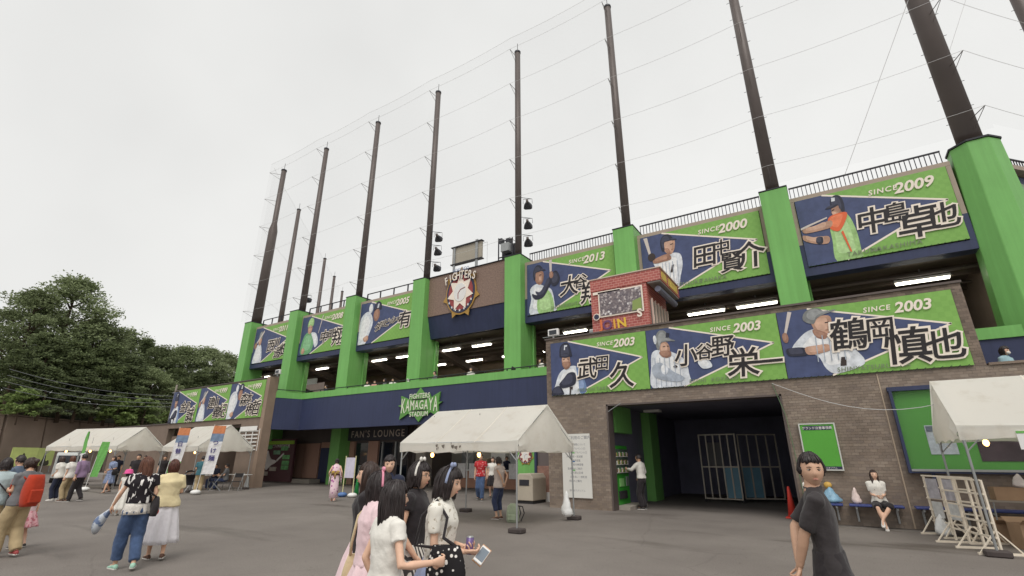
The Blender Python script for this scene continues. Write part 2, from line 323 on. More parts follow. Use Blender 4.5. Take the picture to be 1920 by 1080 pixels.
# open kiosk interior behind the centre tent
P('kiosk_back_wall', MB().box(-20.9, -8.4, 25.2, 25.4, 0, 3.437), mat('kiosk_wall', srgb(170, 166, 156), .7, nz=(1.2, .12)))
P('kiosk_side_wall', MB().box(-20.9, -20.7, 21.8, 25.2, 0, 3.437), GF)
P('kiosk_ceiling', MB().box(-20.7, -8.4, 21.5, 25.2, 3.44, 3.6), SOFFIT)
ct = P('kiosk_counter', MB().box(-18.6, -11.8, 22.6, 23.2, 0, .86), mat('counter_front', srgb(172, 128, 106), .6, nz=(3, .1)))
P('counter_top', MB().box(-18.7, -11.7, 22.5, 23.3, .863, .92), WHITE, ct)
for k, x in enumerate((-18.0, -17.2, -16.3, -15.5, -14.6)): P('price_sheet', MB().box(x, x+.55, 22.47, 22.497, .5, 1.25), mat('sheet_white', srgb(225, 222, 220), .6, nz=(9, .15)), ct)
for k, (x, w, h) in enumerate(((-19.5, .9, 2.0), (-18.4, .8, 1.5), (-17.3, 1.0, 2.1), (-16.0, .7, 1.7), (-14.9, .9, 2.2), (-13.7, 1.1, 1.6))):
    P('shelf_unit', MB().box(x, x+w, 24.7, 25.19, 0, h).box(x-.02, x+w+.02, 24.6, 25.19, h*.5, h*.5+.04), [GREYM, PANEL, WHITE][k % 3])
P('kiosk_pillar', MB().box(-20.2, -19.5, 21.4, 22.0, 0, 3.437), CONC)
# green wing wall with round emblem next to the right block
P('green_panel', MB().box(-10.75, -10.0, 17.2, 17.32, .35, 2.6), GREEN); P('navy_edge', MB().box(-9.997, -9.9, 17.2, 17.32, 0, 2.6), NAVY)
P('grey_shutter', MB().box(-9.897, -8.4, 17.3, 17.36, 1.25, 2.6), mat('shutter_brown', srgb(112, 102, 100), .6)); P('brick_dado', MB().box(-9.897, -8.4, 17.25, 17.36, .32, 1.247), mat('brick_dado', srgb(158, 120, 106), .7, nz=(9, .25)))
P('white_base', MB().box(-9.897, -8.4, 17.15, 17.36, 0, .317), WHITE)

# ---------------------------------------------------------------- right entrance block (tiled)
WY = 15.35
BX0, BX1 = -8.35, 3.28
def tiles(rects, y, tw=.155, th=.07, gap=.006, d=.005, seed=1):
    rr = random.Random(seed); mb = MB()
    for x0, x1, z0, z1 in rects:
        n = 0; z = z0
        while z < z1-.01:
            zt = min(z+th-gap, z1); x = x0-(tw*.5 if n % 2 else 0)
            while x < x1-.01:
                a, b = max(x, x0), min(x+tw-gap, x1)
                if b-a > .02:
                    yy = y-d-rr.uniform(0, .003)
                    mb.add([(a, yy, z), (b, yy, z), (b, yy, zt), (a, yy, zt), (a, y, z), (b, y, z), (b, y, zt), (a, y, zt)], [(0, 1, 2, 3), (0, 4, 5, 1), (1, 5, 6, 2), (2, 6, 7, 3), (3, 7, 4, 0)])
                x += tw
            z += th; n += 1
    return mb
OX0, OX1, OZ = -6.15, -1.03, 3.2
blk = P('entrance_wall', MB().box(BX0, OX0, WY, WY+.4, 0, 3.57).box(OX0, OX1, WY, WY+.4, OZ, 3.57).box(OX1, 9.0, WY, WY+.4, 0, 3.57).box(BX0, BX1, WY, WY+.4, 3.572, 5.62), GROUT)
tl = P('wall_tile', tiles([(BX0, OX0, .0, OZ), (BX0, 1.17, OZ, 3.565), (1.21, 9., OZ, 3.565), (OX1, 1.17, 0, OZ), (1.21, 9.0, 0, OZ)], WY), TILE, blk); tag(tl, kind='stuff')
tl = P('parapet_tile', tiles([(BX0, BX1, 5.49, 5.62), (BX0, BX0+.2, 3.575, 5.488), (BX1-.2, BX1, 3.575, 5.488)], WY, seed=5), rnd_color_mat('parapet_tile', [srgb(118, 104, 94), srgb(140, 124, 112), srgb(104, 92, 84)]), blk); tag(tl, kind='stuff')
P('wall_joint', MB().box(1.175, 1.205, WY-.016, WY-.001, 0, 3.56), mat('joint_strip', srgb(176, 158, 138), .6), blk)
P('coping', MB().box(BX0-.03, BX1+.03, WY-.05, WY+.45, 5.623, 5.68), STEEL, blk); P('coping', MB().box(BX1+.04, 9.0, WY-.05, WY+.45, 3.573, 3.63), BROWN, blk)
P('door_jamb', MB().box(OX0-.002, OX0+.05, WY-.02, WY+.42, 0, OZ).box(OX1-.05, OX1+.002, WY-.02, WY+.42, 0, OZ).box(OX0, OX1, WY-.02, WY+.42, OZ-.05, OZ+.002), STEEL, blk)
P('block_roof', MB().box(BX0, BX1, WY+.4, 18.35, 5.2, 5.4), CONC); P('block_side_wall', MB().box(BX0, BX0+.3, WY+.4, 18.35, 0, 5.198), BROWN); P('block_side_wall', MB().box(BX1-.3, BX1, WY+.4, 18.35, 3.6, 5.198), BROWN)
# passage through the block
P('passage_wall', MB().box(OX0-.45, OX0-.25, WY+.4, 30, 0, OZ+.2), DARKROOM); P('passage_wall', MB().box(OX1+.25, OX1+.45, WY+.4, 30, 0, OZ+.2), DARKROOM)
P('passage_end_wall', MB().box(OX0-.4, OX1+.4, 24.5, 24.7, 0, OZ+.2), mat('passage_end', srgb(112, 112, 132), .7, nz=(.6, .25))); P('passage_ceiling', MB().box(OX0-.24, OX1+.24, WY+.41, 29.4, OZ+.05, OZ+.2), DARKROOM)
P('green_pillar', MB().box(OX0-.24, OX0+.1, 19.5, 20.5, 0, OZ+.04), GREEN); P('green_pillar', MB().box(OX0-.24, OX0+.02, 16.0, 17.6, 2.35, OZ+.04), GREEN)
P('notice_sheet', MB().box(-5.0, -4.4, 24.44, 24.495, 1.2, 2.2), mat('grey_notice', srgb(150, 150, 152), .6))
P('passage_lamp', MB().box(-5.9, -5.3, 18.4, 18.7, OZ-.04, OZ+.045), WHITE)
P('machine_plinth', MB().box(OX0-.23, -5.75, 15.78, 17.5, 0, .1), CONC)
# stair and low wall right of the block
P('stair_wall', MB().box(3.4, 4.75, 17.9, 18.1, 3.0, 4.6), NAVY); P('stair_wall_cap', MB().box(3.4, 4.75, 17.85, 18.15, 4.603, 4.92), GREEN); P('stair_slab', MB().box(3.3, 9.0, WY+.41, 17.85, 2.3, 2.55), CONC)
P('lower_back_wall', MB().box(6.3, 9.0, 18.2, 18.4, 0, 4.6), GREEN)
# right wing, turning away at the corner column
wing = Matrix.Translation((5.45, 19.2, 0)) @ Matrix.Rotation(R(47), 4, 'Z')
P('wing_wall', MB().box(.75, 14, .35, .8, 7.9, 10.62, mx=wing), BROWN); P('wing_frame', MB().box(.75, 6.4, -.02, .34, 10.5, 10.66, mx=wing), BEIGE)
P('wing_strip', MB().box(.75, 14, -.05, .33, 7.56, 7.9, mx=wing), NAVY); P('wing_lower_wall', MB().box(.75, 14, .6, .9, 0, 7.5, mx=wing), mat('wing_lower', srgb(120, 110, 100), .8))
P('wing_poster', MB().box(1.0, 6.2, .26, .335, 8.0, 10.45, mx=wing), mat('wing_poster_navy', srgb(74, 80, 108), .5, nz=(1.5, .12)))
P('wing_print', MB().ball((2.2, .25, 9.7), (.42, .012, .5), mx=wing).ball((2.5, .25, 8.7), (.8, .012, .6), mx=wing), mat('wing_print', srgb(150, 168, 140), .6, nz=(2, .2)))
wl = Matrix.Translation((-35.1, 19.2, 0)) @ Matrix.Rotation(R(133), 4, 'Z')
P('left_wing_wall', MB().box(.6, 34, -.8, -.3, 3.6, 10.6, mx=wl), BROWN)

# ---------------------------------------------------------------- left gateway block
LY, LX0, LX1 = 16.2, -38.6, -27.05
lw = P('left_gateway', MB().box(LX0, LX1, LY, LY+.4, 3.42, 5.95).box(-29.4, LX1, LY, LY+.4, 0, 3.418).box(-33.2, -32.6, LY, LY+.4, 0, 3.418), BROWN)
P('gateway_end', MB().box(LX1-.32, LX1+.02, LY-.08, LY+.45, 0, 6.02), mat('gateway_end', srgb(146, 126, 110), .7, nz=(2, .1)), lw)
P('gateway_coping', MB().box(LX0, LX1-.33, LY-.05, LY+.44, 5.953, 6.01), STEEL, lw)
P('gateway_back_wall', MB().box(LX0, -33.9, 19.4, 19.6, 0, 3.4), mat('gateway_back', srgb(122, 104, 92), .8, nz=(1, .15)), lw)
P('gateway_low_wall', MB().box(-47.5, LX0-.003, LY+.1, LY+.4, 0, 3.72), BROWN, lw); P('low_wall_coping', MB().box(-47.6, LX0-.003, LY+.05, LY+.45, 3.723, 3.8), STEEL, lw)
P('gateway_wall_below', MB().box(-37.9, -33.23, LY+.12, LY+.38, 0, 2.9), mat('gateway_low', srgb(120, 102, 90), .8, nz=(1.2, .15)), lw)
# white lattice notice frame on the gateway
lf = MB()
for k in range(6): lf.box(-29.3, -27.2, LY-.06, LY-.004, 1.95+k*.2, 2.01+k*.2)
for k in range(4): lf.box(-29.3+k*.68, -29.25+k*.68, LY-.09, LY-.063, 1.9, 3.1)
P('white_lattice', lf, WHITE, lw); P('white_sign', MB().box(-29.2, -27.5, LY-.12, LY-.093, 3.0, 3.25), WHITE, lw)
# map board behind the gateway
mbd = P('map_board', MB().box(-34.3, -30.2, 20.45, 20.6, .05, 2.75), mat('map_board_maroon', srgb(86, 56, 60), .6, nz=(.8, .2)))
P('board_green_stripe', MB().box(-34.3, -30.25, 20.4, 20.447, 2.4, 2.62), mat('lime_stripe', srgb(150, 190, 62), .5), mbd)
hk = spline([(-33.5, .75), (-33.9, .95), (-33.75, 1.12), (-33.35, 1.15), (-33.3, 1.5), (-33.2, 1.85), (-33.05, 2.0), (-32.85, 1.7), (-32.55, 1.45), (-32.2, 1.4), (-31.95, 1.3), (-32.2, 1.15), (-32.5, 1.05), (-32.75, .9), (-33.0, .75), (-33.2, .95)], 3)
P('island_map', MB().prism(hk, 20.41, 20.447), mat('map_white', srgb(222, 216, 212), .6), mbd)
P('island_chain', MB().prism([(-31.9, 1.3), (-31.2, 1.75), (-31.25, 1.85), (-31.95, 1.4)], 20.41, 20.447), mat('map_white', (0, 0, 0)), mbd)
for x, z in ((-33.4, 2.1), (-31.6, 2.0), (-32.4, 1.75), (-31.3, 1.45), (-31.3, 1.1), (-31.3, .8), (-32.6, .7), (-33.5, .4)): P('photo_card', MB().box(x, x+.75, 20.405, 20.447, z, z+.26), mat('photo_card_%d' % (int(x*10) % 3), [srgb(120, 160, 130), srgb(170, 160, 150), srgb(110, 170, 110)][int(x*10) % 3], .5, nz=(6, .4)), mbd)
tb = MB(); put_text(tb, 'ほっかいどう179市町村応援', -32.2, 2.29, .24, 20.44, bold=.01); P('board_heading', tb, mat('map_white', (0, 0, 0)), mbd)
# ---------------------------------------------------------------- player banners
BGREEN = None
def banner_green():
    m = bpy.data.materials.new('banner_green'); m.use_nodes = True; t = m.node_tree; b = t.nodes['Principled BSDF']; b.inputs['Roughness'].default_value = .55
    tc = t.nodes.new('ShaderNodeTexCoord'); ck = t.nodes.new('ShaderNodeTexChecker'); ck.inputs['Scale'].default_value = 7.5
    ck.inputs[1].default_value = (*srgb(126, 176, 82), 1); ck.inputs[2].default_value = (*srgb(131, 181, 86), 1)
    n = t.nodes.new('ShaderNodeTexNoise'); n.inputs['Scale'].default_value = 1.2; n.inputs['Detail'].default_value = 5
    r = t.nodes.new('ShaderNodeValToRGB'); r.color_ramp.elements[0].position = .3; r.color_ramp.elements[0].color = (.86, .88, .86, 1); r.color_ramp.elements[1].position = .7
    mx = t.nodes.new('ShaderNodeMixRGB'); mx.blend_type = 'MULTIPLY'; mx.inputs[0].default_value = 1
    L = t.links.new; L(tc.outputs['Object'], ck.inputs[0]); L(tc.outputs['Object'], n.inputs['Vector']); L(n.outputs[0], r.inputs[0]); L(ck.outputs[0], mx.inputs[1]); L(r.outputs[0], mx.inputs[2]); L(mx.outputs[0], b.inputs['Base Color'])
    return m
BGREEN = banner_green()
BNAVY = mat('banner_navy', srgb(70, 80, 116), .5, nz=(3.5, .22, 8))
PC = dict(skin=mat('print_skin', srgb(186, 146, 124), .6, nz=(5, .34, 9)), skin2=mat('print_skin_dark', srgb(150, 112, 94), .6, nz=(5, .36, 9)), white=mat('print_white', srgb(214, 218, 224), .6, nz=(5, .3, 9)), grey=mat('print_grey', srgb(124, 126, 126), .6, nz=(5, .34, 9)),
          navy=mat('print_navy', srgb(44, 46, 62), .6, nz=(6, .2)), dark=mat('print_dark', srgb(58, 48, 46), .6), blue=mat('print_blue', srgb(112, 136, 176), .6, nz=(4, .15)), lime=mat('print_lime', srgb(158, 196, 128), .6, nz=(5, .3, 9)),
          orange=mat('print_orange', srgb(222, 104, 62), .6), shade=mat('print_shade', srgb(168, 176, 188), .6, nz=(5, .34, 9)), bat=mat('print_bat', srgb(206, 196, 190), .6), green=mat('print_green', srgb(112, 168, 118), .6, nz=(5, .3, 9)))
for _k, _c in (('skin', (204, 166, 144)), ('skin2', (172, 132, 112)), ('white', (236, 238, 240)), ('grey', (150, 152, 152)), ('navy', (66, 68, 86)), ('lime', (178, 212, 150)), ('orange', (236, 130, 90)), ('green', (140, 190, 144)), ('blue', (140, 160, 196))): PC[_k+'_hi'] = mat('print_'+_k+'_light', srgb(*_c), .6, nz=(6, .26, 9))
def E_(c, r, n=14, a=0): return [(c[0]+r[0]*math.cos(t)*math.cos(a)-r[1]*math.sin(t)*math.sin(a)*.5, c[1]+r[1]*math.sin(t)*math.cos(a)+r[0]*math.cos(t)*math.sin(a)*2) for t in [2*math.pi*k/n for k in range(n)]]
def fig(kind):
    """printed figure as (colour, outline) in banner fractions, back to front"""
    S = lambda *p: spline(p, 4)
    if kind == 'pitcher':
        return [('white', S((.04, 0), (.05, .22), (.1, .42), (.18, .5), (.27, .52), (.33, .4), (.37, .2), (.36, 0))), ('blue', S((.28, .5), (.33, .4), (.38, .15), (.37, .02), (.31, .02), (.3, .25))),
                ('skin', E_((.172, .64), (.047, .14))), ('dark', [(.14, .665), (.16, .675), (.16, .66), (.14, .65)]), ('dark', [(.185, .675), (.205, .665), (.205, .65), (.185, .66)]), ('skin2', [(.16, .56), (.19, .56), (.188, .545), (.162, .545)]), ('skin2', S((.13, .6), (.16, .47), (.21, .5), (.22, .6))), ('navy', S((.105, .72), (.11, .9), (.16, .98), (.21, .95), (.235, .8), (.24, .7), (.19, .74), (.14, .73))), ('navy', S((.1, .73), (.17, .76), (.235, .72), (.17, .69))),
                ('white', [(.155, .84), (.16, .93), (.195, .93), (.19, .9), (.17, .9), (.168, .84)]), ('navy', S((.09, .2), (.14, .3), (.2, .4), (.27, .38), (.27, .2), (.2, .14), (.12, .13))), ('navy', S((.0, .02), (.03, .14), (.09, .17), (.13, .08), (.13, .0))),
                ('dark', [(.2, 0), (.205, .14), (.24, .14), (.235, .09), (.218, .09), (.214, 0)])]
    if kind == 'swing_right':
        return [('white', S((.02, 0), (.02, .35), (.04, .6), (.12, .64), (.22, .56), (.3, .42), (.32, .2), (.3, .02))), ('skin', E_((.148, .64), (.043, .13))), ('dark', [(.135, .69), (.155, .695), (.155, .68), (.135, .675)]), ('dark', [(.168, .695), (.183, .69), (.183, .675), (.168, .68)]), ('skin2', [(.145, .57), (.172, .57), (.17, .555), (.147, .555)]), ('skin2', S((.1, .6), (.13, .5), (.19, .5), (.19, .6))),
                ('grey', S((.085, .66), (.075, .82), (.11, .96), (.165, .95), (.195, .82), (.235, .775), (.235, .755), (.19, .765), (.12, .75), (.105, .64))), ('white', E_((.075, .82), (.014, .08))), ('navy', [(.165, .83), (.175, .92), (.2, .9), (.195, .83)]),
                ('shade', S((.03, .35), (.1, .42), (.2, .25), (.28, .14), (.24, .08), (.12, .12), (.04, .2))), ('white', E_((.13, .3), (.03, .09))), ('white', S((.4, .38), (.44, .46), (.49, .36), (.5, .27), (.44, .25), (.41, .3))), ('dark', [(.2, .33), (.22, .36), (.24, .33), (.22, .3)])] + \
               [('shade', [(x, .02), (x+.006, .02), (x+.012, .5), (x+.006, .5)]) for x in (.05, .09, .13, .17, .21, .25)]
    if kind == 'bat_up_left':
        return [('bat', [(.02, .62), (.035, .62), (.1, .98), (.075, 1.0)]), ('white', S((.06, .4), (.12, .58), (.2, .68), (.3, .66), (.36, .52), (.44, .3), (.46, .12), (.3, .02), (.24, .1), (.2, .3))), ('skin', S((.215, .84), (.22, .66), (.26, .58), (.31, .62), (.33, .74), (.32, .86))), ('skin2', S((.21, .68), (.22, .56), (.27, .52), (.29, .6))),
                ('dark', [(.29, .765), (.315, .77), (.315, .755), (.29, .75)]), ('skin2', [(.285, .655), (.318, .66), (.316, .648), (.285, .643)]), ('grey', S((.165, .82), (.17, .92), (.21, .985), (.27, .985), (.3, .93), (.365, .935), (.36, .915), (.3, .885), (.25, .84), (.22, .76))), ('skin2', E_((.03, .6), (.02, .08))), ('navy', S((.02, .42), (.06, .44), (.14, .42), (.15, .32), (.08, .31), (.03, .33))), ('skin', S((.14, .42), (.2, .44), (.28, .44), (.29, .36), (.22, .32), (.15, .32))),
                ('dark', [(.325, .12), (.34, .24), (.37, .24), (.36, .12)])] + [('shade', [(x, .2), (x+.006, .2), (x+.02, .58), (x+.014, .58)]) for x in (.2, .24, .28, .32, .36)]
    if kind == 'swing_left':
        return [('lime', S((.2, .0), (.2, .3), (.21, .55), (.27, .68), (.34, .64), (.37, .4), (.37, .1), (.36, .0))), ('skin2', E_((.28, .74), (.04, .12))), ('navy', S((.245, .79), (.25, .9), (.285, .955), (.325, .92), (.335, .79), (.325, .68), (.305, .7), (.3, .79))), ('navy', S((.2, .78), (.25, .81), (.29, .80), (.25, .77))), ('white', [(.255, .87), (.26, .93), (.285, .92), (.28, .87)]),
                ('dark', [(.245, .745), (.262, .755), (.262, .74), (.245, .73)]), ('skin', S((.24, .72), (.25, .64), (.275, .62), (.28, .7))), ('orange', S((.2, .5), (.21, .64), (.28, .68), (.34, .66), (.3, .5), (.25, .42))), ('skin', S((.02, .56), (.1, .56), (.22, .6), (.21, .5), (.1, .48), (.02, .49))), ('skin', S((.01, .46), (.08, .4), (.18, .38), (.17, .28), (.09, .3), (.01, .38))), ('navy', S((.1, .39), (.14, .38), (.13, .29), (.09, .31))),
                ('bat', [(.0, .57), (.06, .6), (.2, .66), (.2, .64), (.06, .57), (.0, .54)]), ('orange', [(.27, .4), (.285, .42), (.31, .1), (.3, .1)])]
    if kind == 'bat_up':
        return [('white', S((.1, .52), (.18, .56), (.26, .62), (.34, .58), (.35, .4), (.32, .2), (.29, .02), (.2, .02), (.15, .3))), ('bat', [(.07, .64), (.09, .64), (.065, .98), (.03, .98)]), ('skin', S((.2, .85), (.21, .68), (.26, .6), (.3, .7), (.3, .86))), ('navy', S((.185, .7), (.18, .86), (.215, .955), (.265, .95), (.295, .85), (.25, .835), (.215, .82), (.21, .68))), ('navy', S((.27, .86), (.3, .865), (.33, .835), (.29, .83))),
                ('dark', [(.265, .775), (.29, .785), (.29, .77), (.265, .76)]), ('skin2', S((.22, .72), (.23, .64), (.26, .61), (.25, .7))), ('skin2', [(.27, .685), (.293, .69), (.292, .68), (.27, .675)]), ('skin2', S((.1, .56), (.16, .6), (.24, .62), (.26, .52), (.18, .5), (.11, .5))), ('dark', E_((.09, .62), (.035, .07))), ('dark', [(.24, .3), (.26, .42), (.28, .42), (.26, .3)])] + [('shade', [(x, .08), (x+.006, .08), (x+.012, .48), (x+.006, .48)]) for x in (.17, .2, .23, .26, .3)]
    if kind == 'bat_vertical':
        return [('white', S((.04, 0), (.05, .3), (.04, .5), (.12, .58), (.22, .5), (.3, .4), (.33, .1), (.33, 0))), ('lime', S((.14, 0), (.13, .3), (.22, .45), (.3, .3), (.31, 0))), ('bat', [(.285, .6), (.3, .6), (.31, 1.0), (.275, 1.0)]), ('skin2', S((.1, .8), (.11, .62), (.16, .55), (.2, .62), (.2, .8))), ('navy', S((.085, .68), (.08, .83), (.115, .94), (.165, .935), (.2, .84), (.15, .81), (.11, .79), (.105, .66))), ('navy', S((.17, .85), (.2, .85), (.235, .815), (.19, .815))),
                ('dark', [(.155, .745), (.18, .755), (.18, .74), (.155, .73)]), ('skin', S((.15, .7), (.16, .6), (.185, .62), (.19, .7))), ('navy', S((.06, .4), (.14, .36), (.22, .52), (.27, .66), (.3, .7), (.32, .62), (.28, .5), (.2, .3), (.1, .28))), ('navy', S((.3, .7), (.36, .76), (.4, .6), (.36, .48), (.3, .5))), ('skin2', E_((.3, .7), (.025, .07)))]
    if kind == 'catch':
        return [('white', S((.04, 0), (.06, .3), (.1, .5), (.2, .52), (.26, .3), (.27, 0))), ('skin', E_((.17, .62), (.045, .13))), ('grey', S((.12, .68), (.13, .84), (.18, .9), (.23, .82), (.22, .68), (.17, .72))), ('bat', [(.02, .5), (.04, .46), (.26, .86), (.25, .92)]), ('skin2', S((.02, .5), (.06, .6), (.1, .5), (.06, .4)))]
    if kind == 'jersey':
        return [('green', S((.04, .05), (.05, .35), (.12, .55), (.24, .55), (.32, .4), (.3, .1), (.2, .0))), ('white', S((.24, .55), (.36, .5), (.42, .25), (.36, .15), (.3, .35))), ('skin', E_((.2, .66), (.05, .14))), ('lime', S((.14, .72), (.15, .88), (.21, .96), (.27, .88), (.26, .72), (.2, .76))), ('dark', [(.175, .7), (.19, .705), (.19, .69), (.175, .685)]), ('dark', [(.21, .705), (.226, .7), (.226, .685), (.21, .69)]), ('bat', [(.4, .5), (.41, .5), (.48, .95), (.46, .96)]), ('skin', E_((.1, .1), (.04, .08)))]
    return [('white', S((0, 0), (.0, .5), (.06, .72), (.18, .76), (.26, .5), (.2, .2), (.14, .0))), ('skin2', E_((.32, .66), (.06, .16))), ('white', E_((.2, .84), (.04, .12))), ('navy', S((.26, .76), (.28, .92), (.34, .98), (.4, .9), (.4, .76), (.33, .8))), ('white', [(.32, .82), (.33, .92), (.36, .92), (.35, .82)]), ('skin', S((.1, .14), (.18, .2), (.2, .1), (.14, .05)))]
def banner(x0, x1, y, z0, z1, chars, year, roman, kind, label, group, rich=True):
    w, h = x1-x0, z1-z0
    t = thing('player_banner', label, 'banner', (x0, y, z0), 0, group)
    MB().box(0, w, 0, .05, 0, h).build('banner_sheet', BGREEN, t)
    pn = [(0, 0), (.27, 0), (.95, .55), (.2, 1), (0, 1)]
    MB().prism([(u*w, v*h) for u, v in pn], -.004, -.0005).build('navy_pennant', BNAVY, t)
    ln = MB()
    for (a, b) in (((.2, 1), (.955, .55)), ((.955, .55), (.27, 0))):
        A = Vector((a[0]*w, a[1]*h)); B = Vector((b[0]*w, b[1]*h)); n = Vector((-(B-A).y, (B-A).x)).normalized()*.012*h
        ln.add([(A.x-n.x, -.006, A.y-n.y), (B.x-n.x, -.006, B.y-n.y), (B.x+n.x, -.006, B.y+n.y), (A.x+n.x, -.006, A.y+n.y)], [(0, 1, 2, 3)])
    ln.build('pennant_line', CREAM, t)
    keys = list(PC); fm = MB()
    for i, (c, poly) in enumerate(fig(kind)):
        cl = lambda u, v: (min(max(u, .002), .998)*w, min(max(v, .003), .995)*h)
        fm.add([(cl(u, v)[0], -.008-.0016*i, cl(u, v)[1]) for u, v in poly], [tuple(range(len(poly)))], keys.index(c))
        if c+'_hi' in keys and len(poly) > 8:      # printed lighter side of the shape
            cu, cv = sum(p[0] for p in poly)/len(poly), sum(p[1] for p in poly)/len(poly)
            fm.add([(cl(cu+(u-cu)*.66-.006, cv+(v-cv)*.7+.015)[0], -.0086-.0016*i, cl(cu, cv+(v-cv)*.7+.015)[1]) for u, v in poly], [tuple(range(len(poly)))], keys.index(c+'_hi'))
    o = fm.build('player_print', [PC[k] for k in keys], t)
    yb = -.034
    for i, (ch, u, v, s) in enumerate(chars):
        ob, tb = MB(), MB(); put_text(ob, ch, u*w, v*h, s*h*1.12, yb-.0008*i, .12, .066); put_text(tb, ch, u*w, v*h, s*h*1.12, yb-.012-.0008*i, .12, .013)
        ch_o = tb.build('name_character', BLACK, t); ob.build('character_outline', CREAM, ch_o)
    yt = MB(); put_text(yt, 'SINCE', .60*w, .865*h, .10*h, yb, .2, .02, spacing=1.2); yt.build('since_lettering', CREAM, t)
    yt = MB(); put_text(yt, year, .79*w, .845*h, .20*h, yb, .25, .028); yt.build('year_lettering', CREAM, t)
    if roman:
        wds = roman.split(); uu = (.38, .58)
        for i, wd in enumerate(wds): rt = MB(); put_text(rt, wd, uu[i]*w, .07*h, .085*h, yb, .15, .008, spacing=1.15); rt.build('roman_lettering', mat('roman_print', srgb(120, 132, 104), .6), t)
    # lacing rope along the lower edge
    if rich:
        lc = MB(); n = int(w/.16)
        for k in range(n): lc.tube([(k*w/n, -.01, -.045), ((k+.5)*w/n, -.012, .02)], .007, 4)
        tag(lc.build('lacing', BLACKM, t), kind='stuff')
    return t
G1, G2, G3 = 'banners over the entrance opening', 'banners along the upper storey', 'banners on the left gateway'
def slot(i): a, b = BAYS[i]; return a+.15, b-.15
banner(BX0+.22, -4.62, WY-.06, 3.6, 5.47, [('武', .40, .45, .36), ('田', .56, .52, .25), ('久', .74, .28, .42)], '2003', 'HISASHI TAKEDA', 'pitcher', 'green and navy banner of a capped pitcher, first of three over the entrance', G1)
banner(-4.6, -.80, WY-.06, 3.6, 5.47, [('小', .31, .50, .34), ('谷', .46, .53, .25), ('野', .60, .58, .32), ('栄', .72, .30, .42), ('一', .90, .28, .36)], '2003', 'EIICHI KOYANO', 'swing_right', 'banner of a batter in grey helmet, middle of the three over the entrance', G1)
banner(-.78, BX1-.22, WY-.06, 3.6, 5.47, [('鶴', .41, .56, .42), ('岡', .59, .57, .31), ('慎', .71, .32, .46), ('也', .89, .30, .38)], '2003', 'SHINYA TSURUOKA', 'bat_up_left', 'banner of a batter with bare forearm, right one of three over the entrance', G1)
a, b = slot(6); banner(a, b, 18.90, 7.9, 10.48, [('中', .49, .48, .34), ('島', .64, .52, .26), ('卓', .75, .34, .40), ('也', .89, .36, .32)], '2009', 'TAKUYA NAKASHIMA', 'swing_left', 'upper banner of a batter with orange sleeve and lime jersey', G2)
a, b = slot(5); banner(a, b, 18.90, 7.9, 10.48, [('田', .54, .46, .34), ('中', .68, .54, .24), ('賢', .74, .28, .30), ('介', .88, .34, .38)], '2000', 'KENSUKE TANAKA', 'bat_up', 'upper banner of a pinstriped batter, half hidden by the brick-red booth', G2)
a, b = slot(4); banner(a, b, 18.90, 7.9, 10.48, [('大', .50, .42, .34), ('谷', .63, .46, .24), ('翔', .74, .22, .36), ('平', .90, .22, .34)], '2013', 'SHOHEI OHTANI', 'bat_vertical', 'upper banner of a batter holding his bat upright, left of the brick-red booth', G2)
a, b = slot(2); banner(a, b, 18.90, 7.9, 10.48, [('ダ', .38, .36, .2), ('ル', .46, .40, .15), ('ビ', .54, .42, .17), ('ッ', .61, .42, .13), ('シ', .67, .45, .16), ('ュ', .74, .45, .13), ('有', .86, .42, .36)], '2005', '', 'profile', 'upper banner of a pitcher in white seen from the side, beside the emblem panel', G2, False)
a, b = slot(1); banner(a, b, 18.90, 7.9, 10.48, [('中', .56, .38, .3), ('田', .70, .42, .2), ('翔', .86, .32, .4)], '2008', '', 'jersey', 'upper banner of a player in green and white jersey, second from the left corner', G2, False)
a, b = slot(0); banner(a, b, 18.90, 7.9, 10.48, [('西', .52, .42, .32), ('川', .67, .48, .22), ('遥', .72, .2, .28), ('輝', .89, .24, .34)], '2011', '', 'catch', 'upper banner at the far left corner of the stadium', G2, False)
LW = (LX1-.4-LX0)/3
for k, (chs, yr, kd, lb) in enumerate(((['金', '子', '誠'], '1994', 'pitcher', 'leftmost banner of three on the left gateway'), (['建', '山', '義', '紀'], '1999', 'catch', 'middle banner of three on the left gateway'), (['森', '本', '稀', '哲'], '1999', 'profile', 'right banner of three on the left gateway, nearest the green band'))):
    ps = [(.5, .5, .32), (.66, .5, .25), (.8, .24, .42)] if len(chs) == 3 else [(.46, .52, .32), (.62, .54, .26), (.68, .24, .32), (.87, .26, .38)]
    banner(LX0+.05+k*LW, LX0+.01+(k+1)*LW, LY-.07, 3.75, 5.88, [(c, *p) for c, p in zip(chs, ps)], yr, '', kd, lb, G3, False)

